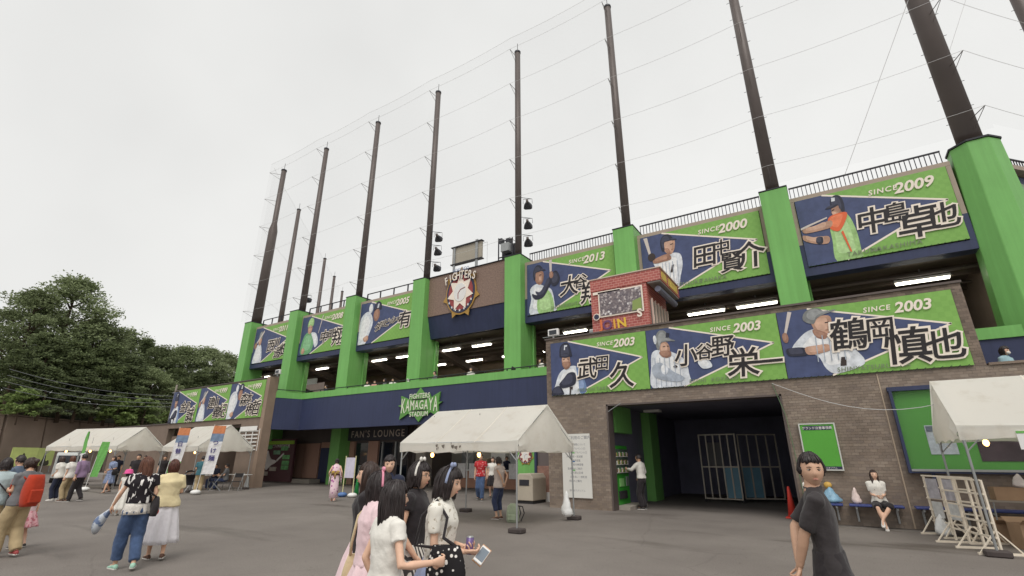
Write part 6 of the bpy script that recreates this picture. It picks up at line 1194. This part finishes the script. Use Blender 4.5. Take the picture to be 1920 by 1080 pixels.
j = person('girl with glasses and white hair bow in black top', gp(784, 4.35), (.9, .42), 1.525, 'f', 'mid', ('black', .10, dict(vol=1.10, face=54, line=.045)), (W_BLACK, .35, 1.0, .012), ('skirt', W_STRIPE, .45, .10), SH_B, True, G, L=(.0, .12, -.46), R=(.02, .1, -.46), head=(-14, -2), **walk(.14))
headband(j, W_WHITE, bow=(0.02, .03, .14))
gl = MB()
for sg in (-1, 1): gl.tube([j['H'] @ V((sg*.031+.021*math.cos(a), .1, .006+.016*math.sin(a))) for a in [2*math.pi*k/12 for k in range(13)]], .0016, 4); gl.tube([j['H'] @ V((sg*.052, .098, .01)), j['H'] @ V((sg*.08, .0, .008))], .0015, 4)
gl.tube([j['H'] @ V((-.01, .1, .008)), j['H'] @ V((.01, .1, .008))], .0015, 4); j['fin'](gl, 'glasses', BLACKM)
j = person('girl in plain white tee with dark shoulder-length hair, nearest of the group', gp(737, 3.5), (.35, .93), 1.41, 'f', 'fair', ('black', .19, dict(vol=1.11, face=52, line=.045, back=.01)), (W_WHITE, .42, .84, .028), ('pants', cloth('cloth_beige', (196, 186, 168)), .08, .02), SH_W, True, G, slim=.9, L=(-.08, .06, -.46), R=(.14, .25, -.24), eh=(0, -.6, -1), pnR=(-1, 0, .2), curl=.95, head=(-6, 0), lean=2, **walk(.15))
jw = j
j = person('girl with pink hair ribbon in pale pink dress behind the white-tee girl', gp(712, 4.05), (.45, .88), 1.455, 'f', 'fair', ('black', .15, dict(vol=1.10, face=54, line=.045)), (W_PINK, .5, .96, .03), ('skirt', W_PINK, .48, .14), SH_W, True, G, L=(-.02, .05, -.5), R=(.03, .1, -.47), head=(-10, 0), **walk(.12))
headband(j, cloth('ribbon_pink', (226, 150, 170)), bow=(.0, .02, .138))
shoulder_bag(j, -1, .84, 'cream canvas tote bag at the left of the girls', cloth('canvas_cream', (206, 186, 150)), .3, .36, .1, True, -.03, cross=False)
j = person('laughing woman with brown hair looking left, behind the girls', gp(697, 4.7), (-.8, -.55), 1.515, 'f', 'fair', ('dark', .17, dict(vol=1.09, face=56, line=.055)), (W_BLACK, .5, .9, .02), ('skirt', W_PINK, .45, .14), SH_B, True, G, L=(.05, .05, -.5), R=(.0, .04, -.5), head=(10, 4))
j = person('girl facing the camera at the back of the group', gp(732, 7.0), (.62, -.78), 1.585, 'f', 'fair', ('black', .26, dict(vol=1.09, face=60, line=.055)), (W_NAVY, .5, .9, .02), ('skirt', W_GREY, .5, .08), SH_B, True, G, head=(8, -4))
# --- boy at the right
j = person('boy in dark grey t-shirt with hands clasped behind his back', (-.17, 4.2, 0), (.96, .08), 1.585, 'm', 'tan', SHORT, (W_CHAR, .85, .74, .018, .012), ('shorts', W_BLACK, .42, .05), SH_B, True, None, L=(.10, -.20, -.44), R=(-.13, -.20, -.46), ehL=(-.6, -1, 0), ehR=(.6, -1, 0), pnL=(0, -1, 0), pnR=(0, -1, 0), hdL=(.4, -.2, -.9), hdR=(-.4, -.2, -.9), curl=.6, head=(-80, -2), lean=-3, slim=.76, **walk(.13))
# --- left foreground
j = person('woman with long brown hair in black and white patterned blouse and jeans', (-9.1, 3.66, 0), (-.95, .2), 1.56, 'f', 'mid', ('brown', .32, dict(vol=1.12, face=56, line=.055, flare=.12, back=.02, ragged=.05)), (W_BW, .55, .98, .045), ('pants', W_JEAN, .14, .025), SH_G, True, None, L=(-.14, .22, -.44), R=(.04, .02, -.5), head=(18, 0), pnL=(1, 0, 0), **walk(.17))
q = MB(); 
n = 40; q.loft([[(.0+(.175+.012*(jj > 1)+.006*math.sin(11*a)*jj)*math.cos(a), (.135+.006*math.sin(11*a)*jj)*math.sin(a), .98-.055*jj) for a in [2*math.pi*k/n for k in range(n)]] for jj in range(4)]); j['fin'](q, 'lace_hem', cloth('lace_white', (226, 220, 212), bump=(60, .8)))
shoulder_bag(j, 1, .92, 'round black shoulder bag of the woman in patterned blouse', W_BLACK, .34, .30, .12, True, -.02, cross=True)
o = MB().ball((0, 0, 0), (.05, .05, .06), 10, 8).build('red_charm', mat('red_charm', srgb(206, 52, 36), .5), smooth=True, loc=tuple(wpt(j, (.29, .14, .82)))); tag(o, 'red charm hanging on the round black bag', 'charm')
p = wpt(j, j['handL']); rings = [[(.04+.30*u*.8+(.06*math.sin(math.pi*u)+.02)*0, (.05+.09*u)*math.cos(a)*.5, (.03+.10*u)*math.sin(a)-.22*u) for a in [2*math.pi*k/12 for k in range(12)]] for u in [i/5 for i in range(6)]]
o = MB().loft([[(-x, y, z) for x, y, z in r] for r in rings]).build('plastic_bag', pattern('bag_blue_print', (200, 206, 214), (112, 128, 160), 'noise', 9, .48, .56), smooth=True, loc=tuple(p), rz=R(10)); tag(o, 'white and blue plastic bag swinging in the hand of the long-haired woman', 'bag')
j = person('woman in cream top and long white skirt with short brown hair', (-9.55, 4.25, 0), (-.9, .3), 1.52, 'f', 'mid', ('red', .12, dict(vol=1.11, face=58, line=.055, taper=.1)), (W_CREAM, .75, .88, .05, .01), ('skirt', cloth('cloth_white_skirt', (226, 222, 226)), .27, .12), SH_BR, True, None, L=(.05, .22, -.26), R=(-.02, .24, -.24), eh=(0, -1, -.5), curl=.6, **walk(.15))
j = person('woman in grey t-shirt and khaki trousers wearing a red backpack', gp(64, 12.2), (-.93, -.3), 1.555, 'f', 'mid', ('dark', .06, dict(vol=1.09, face=60, line=.055, bun=(0.02, -.12, .05), taper=.15)), (W_GREY, .6, .86, .03), ('pants', W_KHAKI, .08, .035), SH_R, True, None, L=(.08, .28, -.26), R=(.02, .30, -.28), eh=(0, -1, -.4), curl=.6, head=(0, -8), **walk(.12))
t = thing('backpack', 'orange-red backpack on the woman in grey t-shirt', 'backpack', tuple(wpt(j, (0, -.22, 1.12)))); t.rotation_euler = (0, 0, math.atan2(-.3, -.93)-math.pi/2)
rg = []
for i in range(9):
    u = i/8; wx = .13*(.72+.3*math.sin(math.pi*(u*.85+.1))); wy = .105*(.6+.5*math.sin(math.pi*(u*.8+.12))); rg.append([(wx*math.copysign(abs(math.cos(a))**.6, math.cos(a)), wy*math.copysign(abs(math.sin(a))**.7, math.sin(a)), -.25+.5*u) for a in [2*math.pi*k/18 for k in range(18)]])
MB().loft(rg).build('pack_body', W_ORB, t, smooth=True); MB().box(-.1, .1, -.13, -.09, -.2, .02).build('front_pocket', W_ORB, t, bevel=.02)
for sg in (-1, 1): MB().tube([(sg*.09, .09, .18), (sg*.11, .2, .27), (sg*.12, .33, .18), (sg*.11, .36, .0), (sg*.12, .2, -.18), (sg*.1, .09, -.22)], .014, 6).build('shoulder_strap', W_ORB, t, smooth=True)
person('small child in pink floral skirt beside the khaki trousers', gp(84, 13.3), (-.9, -.2), 1.05, 'f', 'fair', ('black', .12, dict(vol=1.14)), (W_PINK, .4, .98, .02), ('skirt', W_PINKS, .55, .14), SH_B, False, None, **walk(.1))
j = person('person in pale grey-blue shirt at the left picture edge', gp(16, 12.6), (-.8, .4), 1.55, 'f', 'mid', ('black', .09, dict(vol=1.1)), (cloth('cloth_pale_teal', (176, 190, 192)), .7, .85, .03), ('pants', W_KHAKI, .08, .03), SH_B, False, None, L=(.05, .25, -.3), R=(0, .25, -.3))
shoulder_bag(j, 1, .9, 'black shoulder bag at the left picture edge', W_BLACK, .36, .3, .12)
person('dark-haired person in slate shirt half hidden at the left picture edge', gp(42, 15.5), (-.7, -.5), 1.6, 'm', 'mid', SHORT, (cloth('cloth_slate', (92, 104, 122)), .7, .85, .03), ('pants', W_NAVY, .08, .03), SH_B)
# --- trio and others in the left middle distance
G = 'trio leaning over in the left middle distance'
person('person in white shirt and dark trousers, left of the trio', (-25.6, 7.4, 0), (-.86, -.5), 1.6, 'f', 'mid', ('dark', .1), (W_WHITE, .7, .85, .05), ('pants', W_NAVY, .08, .02), SH_W, False, G, lean=8, L=(.06, .2, -.38), R=(-.04, .2, -.38))
person('person in white shirt and khaki trousers, middle of the trio', (-24.9, 7.5, 0), (-.86, -.5), 1.62, 'f', 'mid', ('brown', .1), (W_WHITE, .7, .85, .05), ('pants', W_KHAKI, .08, .02), SH_BR, False, G, lean=6, R=(.06, .12, -.45))
person('person in purple checked shirt and black trousers, right of the trio', (-24.3, 7.65, 0), (-.86, -.5), 1.68, 'm', 'mid', SHORT, (W_PURPLE, 1.6, .84, .035), ('pants', W_BLACK, .08, .02), SH_B, False, G, lean=4, **walk(.16))
j = person('woman in blue checked dress walking before the left tents', (-28.6, 10.1, 0), (.3, -.95), 1.62, 'f', 'mid', ('dark', .07), (W_BLUED, .8, .9, .03), ('skirt', W_BLUED, .45, .07), SH_BR, False, None, L=(.05, .18, -.3), R=(0, .15, -.4), **walk(.2)); shoulder_bag(j, -1, .95, 'black bag of the woman in blue checked dress', W_BLACK, .3, .24, .1)
person('staff person in black t-shirt with lanyard at the left', (-25.7, 9.95, 0), (.8, -.6), 1.7, 'm', 'mid', SHORT, (W_BLACK, .7, .84, .03), ('pants', cloth('cloth_tan', (176, 160, 132)), .08, .02), SH_B, False, None)
person('child in pink hat and white dress behind the long-haired woman', (-17.6, 6.65, 0), (-.6, .7), 1.2, 'f', 'fair', ('black', .1), (W_WHITE, .3, .95, .02), ('skirt', W_WHITE, .2, .16), SH_W, False, None, key='hat')
t = thing('sun_hat', 'bright pink sun hat on the child behind the long-haired woman', 'hat', (-17.6, 6.65, 1.12)); MB().loft([[(r*math.cos(a), r*math.sin(a), z) for a in [2*math.pi*k/18 for k in range(18)]] for r, z in ((.15, -.01), (.105, .01), (.1, .06), (.08, .1), (.02, .115))]).build('hat_body', cloth('hat_pink', (222, 92, 152)), t, smooth=True)
j = person('person in teal shirt and tan trousers beside the gateway tent', (-24.6, 12.1, 0), (-.8, .5), 1.62, 'm', 'mid', SHORT, (W_TEAL, .7, .84, .03), ('pants', W_KHAKI, .08, .02), SH_BR, False, None, L=(.05, .2, -.25), R=(0, .2, -.25))
for k, (x, y, f_, lb, m_) in enumerate(((-30.4, 13.0, (.8, -.5), 'stall keeper in black under the right joined tent', W_BLACK), (-34.0, 12.2, (.8, -.5), 'stall keeper in navy under the left joined tent', W_NAVY), (-32.2, 12.8, (.7, -.7), 'stall keeper in green under the joined tents', cloth('cloth_green', (92, 124, 88))))): person(lb, (x, y, 0), f_, 1.66, 'm', 'mid', SHORT, (m_, .7, .84, .03), ('pants', W_BLACK, .08, .02), SH_B)
for k, (x, y, f_, lb, m_) in enumerate(((-27.6, 14.3, (.6, -.8), 'person in dark shirt seated under the gateway tent, left', W_NAVY), (-26.7, 14.4, (-.6, -.8), 'person in grey shirt seated under the gateway tent, right', W_GREY))): person(lb, (x, y, 0), f_, 1.64, 'm', 'mid', SHORT, (m_, .7, .86, .03), ('pants', W_DJEAN, .08, .02), SH_B, pz=.54, LL=(-.1, .42, .075), LR=(.1, .40, .075), L=(.04, .28, -.28), R=(-.04, .28, -.28))
def stroller(loc, rz):
    t = thing('baby_stroller', 'dark baby stroller beside the person in teal shirt', 'stroller', loc, rz)
    for sg in (-1, 1):
        MB().tube([(sg*.22, -.35, .1), (sg*.2, .35, .95)], .012, 6).tube([(sg*.22, .3, .1), (sg*.2, -.1, .6)], .012, 6).build('frame', GREYM, t)
        for y in (-.35, .3): MB().tube([(sg*.2, y, .09), (sg*.24, y, .09)], .09, 12).build('wheel', RUBBER, t)
    MB().add([(-.2, -.2, .38), (.2, -.2, .38), (.2, .12, .34), (-.2, .12, .34), (-.2, .28, .8), (.2, .28, .8)], [(0, 1, 2, 3), (3, 2, 5, 4)]).build('seat', W_BLACK, t); MB().tube([(-.2, .35, .95), (.2, .35, .95)], .014, 6).build('handle', RUBBER, t)
    MB().loft([[(.21*math.cos(a), .2-.32*u, .8+.2*math.sin(a)*(.6+.4*u)) for a in [math.pi*k/10 for k in range(11)]] for u in (0, .5, 1)], cap=False).build('hood', W_NAVY, t)
stroller((-25.6, 12.15, 0), R(60))
# --- middle distance
j = person('person in pink and purple yukata with gold sash walking away', (-16.3, 12.95, 0), (-.7, .72), 1.52, 'f', 'fair', ('black', .05, dict(vol=1.1, face=60, bun=(0, -.09, .07))), None, None, cloth('sandal', (206, 160, 140)), False, None, L=(-.1, .1, -.42), R=(.1, .1, -.42), LL=(-.07, .12, .075), LR=(.07, -.12, .1))
q = MB(); n = 24; q.loft([[(rx*math.cos(a), ry*math.sin(a), z) for a in [2*math.pi*k/n for k in range(n)]] for z, rx, ry in ((.14, .175, .16), (.5, .17, .15), (.9, .175, .14), (1.05, .155, .125), (1.25, .165, .128), (1.38, .165, .105), (1.45, .09, .075), (1.475, .062, .062))])
for sg in (-1, 1):
    sh, wr = j['shR' if sg > 0 else 'shL'], j['wrR' if sg > 0 else 'wrL']; q.loft([[p_+V((0, .075*math.cos(a), -.02-dz_+dz_*math.sin(a))) for a in [2*math.pi*k/12 for k in range(12)]] for p_, dz_ in ((sh-V((sg*.05, 0, -.02)), .06), (sh.lerp(wr, .45), .12), (sh.lerp(wr, .95), .20))])
j['fin'](q, 'yukata', W_YUK)
q = MB(); q.loft([[((.165)*math.cos(a), .138*math.sin(a), z) for a in [2*math.pi*k/24 for k in range(24)]] for z in (1.02, 1.2)]); j['fin'](q, 'sash', pattern('sash_gold', (176, 150, 70), (120, 70, 120), 'noise', 12, .45, .6)); q = MB(); [q.ball((sg*.09, -.16, 1.14), (.1, .04, .07), 12, 8) for sg in (-1, 1)]; q.box(-.03, .03, -.18, -.14, .9, 1.12); j['fin'](q, 'sash_bow', MATS['sash_gold'])
person('man in red printed shirt and jeans under the middle tent', (-11.9, 16.3, 0), (.4, -.92), 1.68, 'm', 'mid', SHORT, (W_RED, .6, .86, .03), ('pants', W_JEAN, .08, .03), SH_B, False, None, **walk(.12))
person('girl in white top and black skirt behind the red-shirted man', (-12.1, 17.4, 0), (.5, -.86), 1.58, 'f', 'fair', ('dark', .22), (W_WHITE, .5, .9, .02), ('skirt', W_BLACK, .5, .08), SH_B, False, None, **walk(.1))
person('person in pale sleeveless top and rolled jeans, hands behind the back, under the middle tent', (-7.95, 11.75, 0), (-.95, .1), 1.57, 'f', 'tan', ('black', .06, dict(vol=1.12, face=60)), (W_LGREY, .25, .84, .04), ('pants', W_DJEAN, .22, .02), SH_BR, False, None, L=(.10, -.2, -.42), R=(-.12, -.2, -.42), ehL=(-.6, -1, 0), ehR=(.6, -1, 0), head=(10, -3))
t = thing('rucksack', 'pale green rucksack on the ground by the middle tent leg', 'rucksack', (-7.25, 11.35, 0), R(20)); MB().loft([[(.16*k_*math.copysign(abs(math.cos(a))**.6, math.cos(a)), .11*k_*math.copysign(abs(math.sin(a))**.7, math.sin(a)), z) for a in [2*math.pi*k/16 for k in range(16)]] for z, k_ in ((0, .8), (.04, 1), (.25, 1), (.38, .85), (.44, .4))]).build('pack_body', cloth('pack_green', (150, 160, 136), nz=(7, .2)), t, smooth=True); MB().tube([(.1, .1, .38), (.22, .16, .36), (.26, .18, .2), (.18, .14, .02)], .014, 6).tube([(.02, .1, .4), (.12, .2, .36), (.16, .22, .2), (.1, .12, .02)], .014, 6).build('strap', RUBBER, t); MB().box(-.1, .1, -.14, -.1, .05, .2).build('front_pocket', MATS['pack_green'], t, bevel=.02)
person('man in white shirt and black trousers at the vending machine', (-5.5, 16.35, 0), (-1, .15), 1.66, 'm', 'mid', SHORT, (W_WHITE, 1.75, .93, .03), ('pants', W_BLACK, .08, .02), SH_B, False, None, L=(.05, .42, -.12), R=(-.02, .15, -.42), lean=4)
for k, (x, f_, lb, m_, sx_) in enumerate(((-17.4, (.4, -.9), 'kiosk clerk in white behind the counter, left', W_WHITE, 'f'), (-15.6, (.3, -.95), 'kiosk clerk in dark apron behind the counter, middle', W_NAVY, 'f'), (-13.9, (.2, -.97), 'kiosk clerk in red behind the counter, right', cloth('cloth_red', (150, 50, 50)), 'm'))): person(lb, (x, 23.8, 0), f_, 1.62, sx_, 'mid', SHORT, (m_, .7, .86, .03), ('pants', W_BLACK, .08, .02), SH_B)
# --- on the benches
j = person('girl with long dark hair seated cross-legged on the blue bench', (.62, WY-.27, 0), (.1, -1), 1.58, 'f', 'fair', ('dark', .34, dict(vol=1.08, face=60, line=.06)), (W_WHITE, .7, .9, .015), ('shorts', W_BLACK, .5, .02), SH_W, False, None, pz=.60, LL=(.10, .50, .22), LR=(.04, .42, .10), L=(.10, .24, -.30), R=(-.10, .24, -.30), ftL=(.2, 1, -.5), ftR=(.1, 1, -.2), head=(8, 10))
j = person('person in white and wine-red jersey seated on the bench behind the boy', (-.72, WY-.27, 0), (.35, -.94), 1.5, 'f', 'fair', ('black', .14), (W_WHITE, .6, .9, .03), ('shorts', cloth('cloth_olive', (150, 152, 96)), .45, .03), SH_W, False, None, pz=.60, LL=(-.04, .48, .1), LR=(.12, .55, .2), L=(.04, .22, -.3), R=(-.04, .22, -.3), ftR=(.1, 1, .2))
# --- person with mask on the stair, and spectators along the balcony
j = person('dark-haired person with white face mask beyond the low wall at the right', (3.95, 16.7, 2.55), (.7, -.7), 1.64, 'f', 'fair', ('black', .09, dict(vol=1.14)), (cloth('cloth_paleblue', (150, 178, 186)), .7, .85, .03), ('pants', W_NAVY, .08, .02), SH_B, False, None, head=(0, -4)); q = MB().ball((0, .075, -.045), (.055, .04, .042), 14, 8, mx=j['H']); j['fin'](q, 'face_mask', W_WHITE)
G = 'spectators along the balcony rail'
for k, (x, hgt, lb, m_) in enumerate(((-25.2, 1.45, 'leftmost, by the third column', W_NAVY), (-21.6, 1.4, 'in the third bay, first of a cluster', W_WHITE), (-21.0, 1.38, 'in the third bay, second of a cluster', cloth('cloth_peach', (206, 150, 140))), (-20.2, 1.42, 'in the third bay, third of a cluster', W_GREY), (-19.6, 1.38, 'in the third bay, right of the cluster', W_WHITE), (-18.3, 1.55, 'before the column left of the emblem panel', W_WHITE), (-16.6, 1.5, 'under the left end of the emblem panel', W_GREY), (-14.3, 1.48, 'under the right half of the emblem panel', W_WHITE), (-11.7, 1.52, 'before the column right of the emblem panel', W_BLACK), (-10.4, 1.5, 'near the right end of the green band', W_WHITE))):
    person('balcony spectator with dark hair, '+lb, (x, 18.62, 4.22), ((.5, -.86) if k % 3 else (-.5, -.86)), hgt, 'f' if k % 2 else 'm', 'fair', SHORT if k % 2 == 0 else ('black', .13), (m_, .6, .86, .03), ('pants', W_BLACK, .08, .02), SH_B, False, G)
for k, (x, lb) in enumerate(((-35.6, 'left'), (-34.7, 'middle'), (-33.9, 'right'))): person('person in orange top above the left gateway, '+lb, (x, 17.9, 4.6), (.3, -.95), 1.6, 'm', 'fair', SHORT, (cloth('cloth_orange', (216, 120, 80)), .6, .86, .03), ('pants', W_BLACK, .08, .02), SH_B, False, 'people in orange above the gateway')

# ---------------------------------------------------------------- link everything
for o in PENDING: COL.objects.link(o)
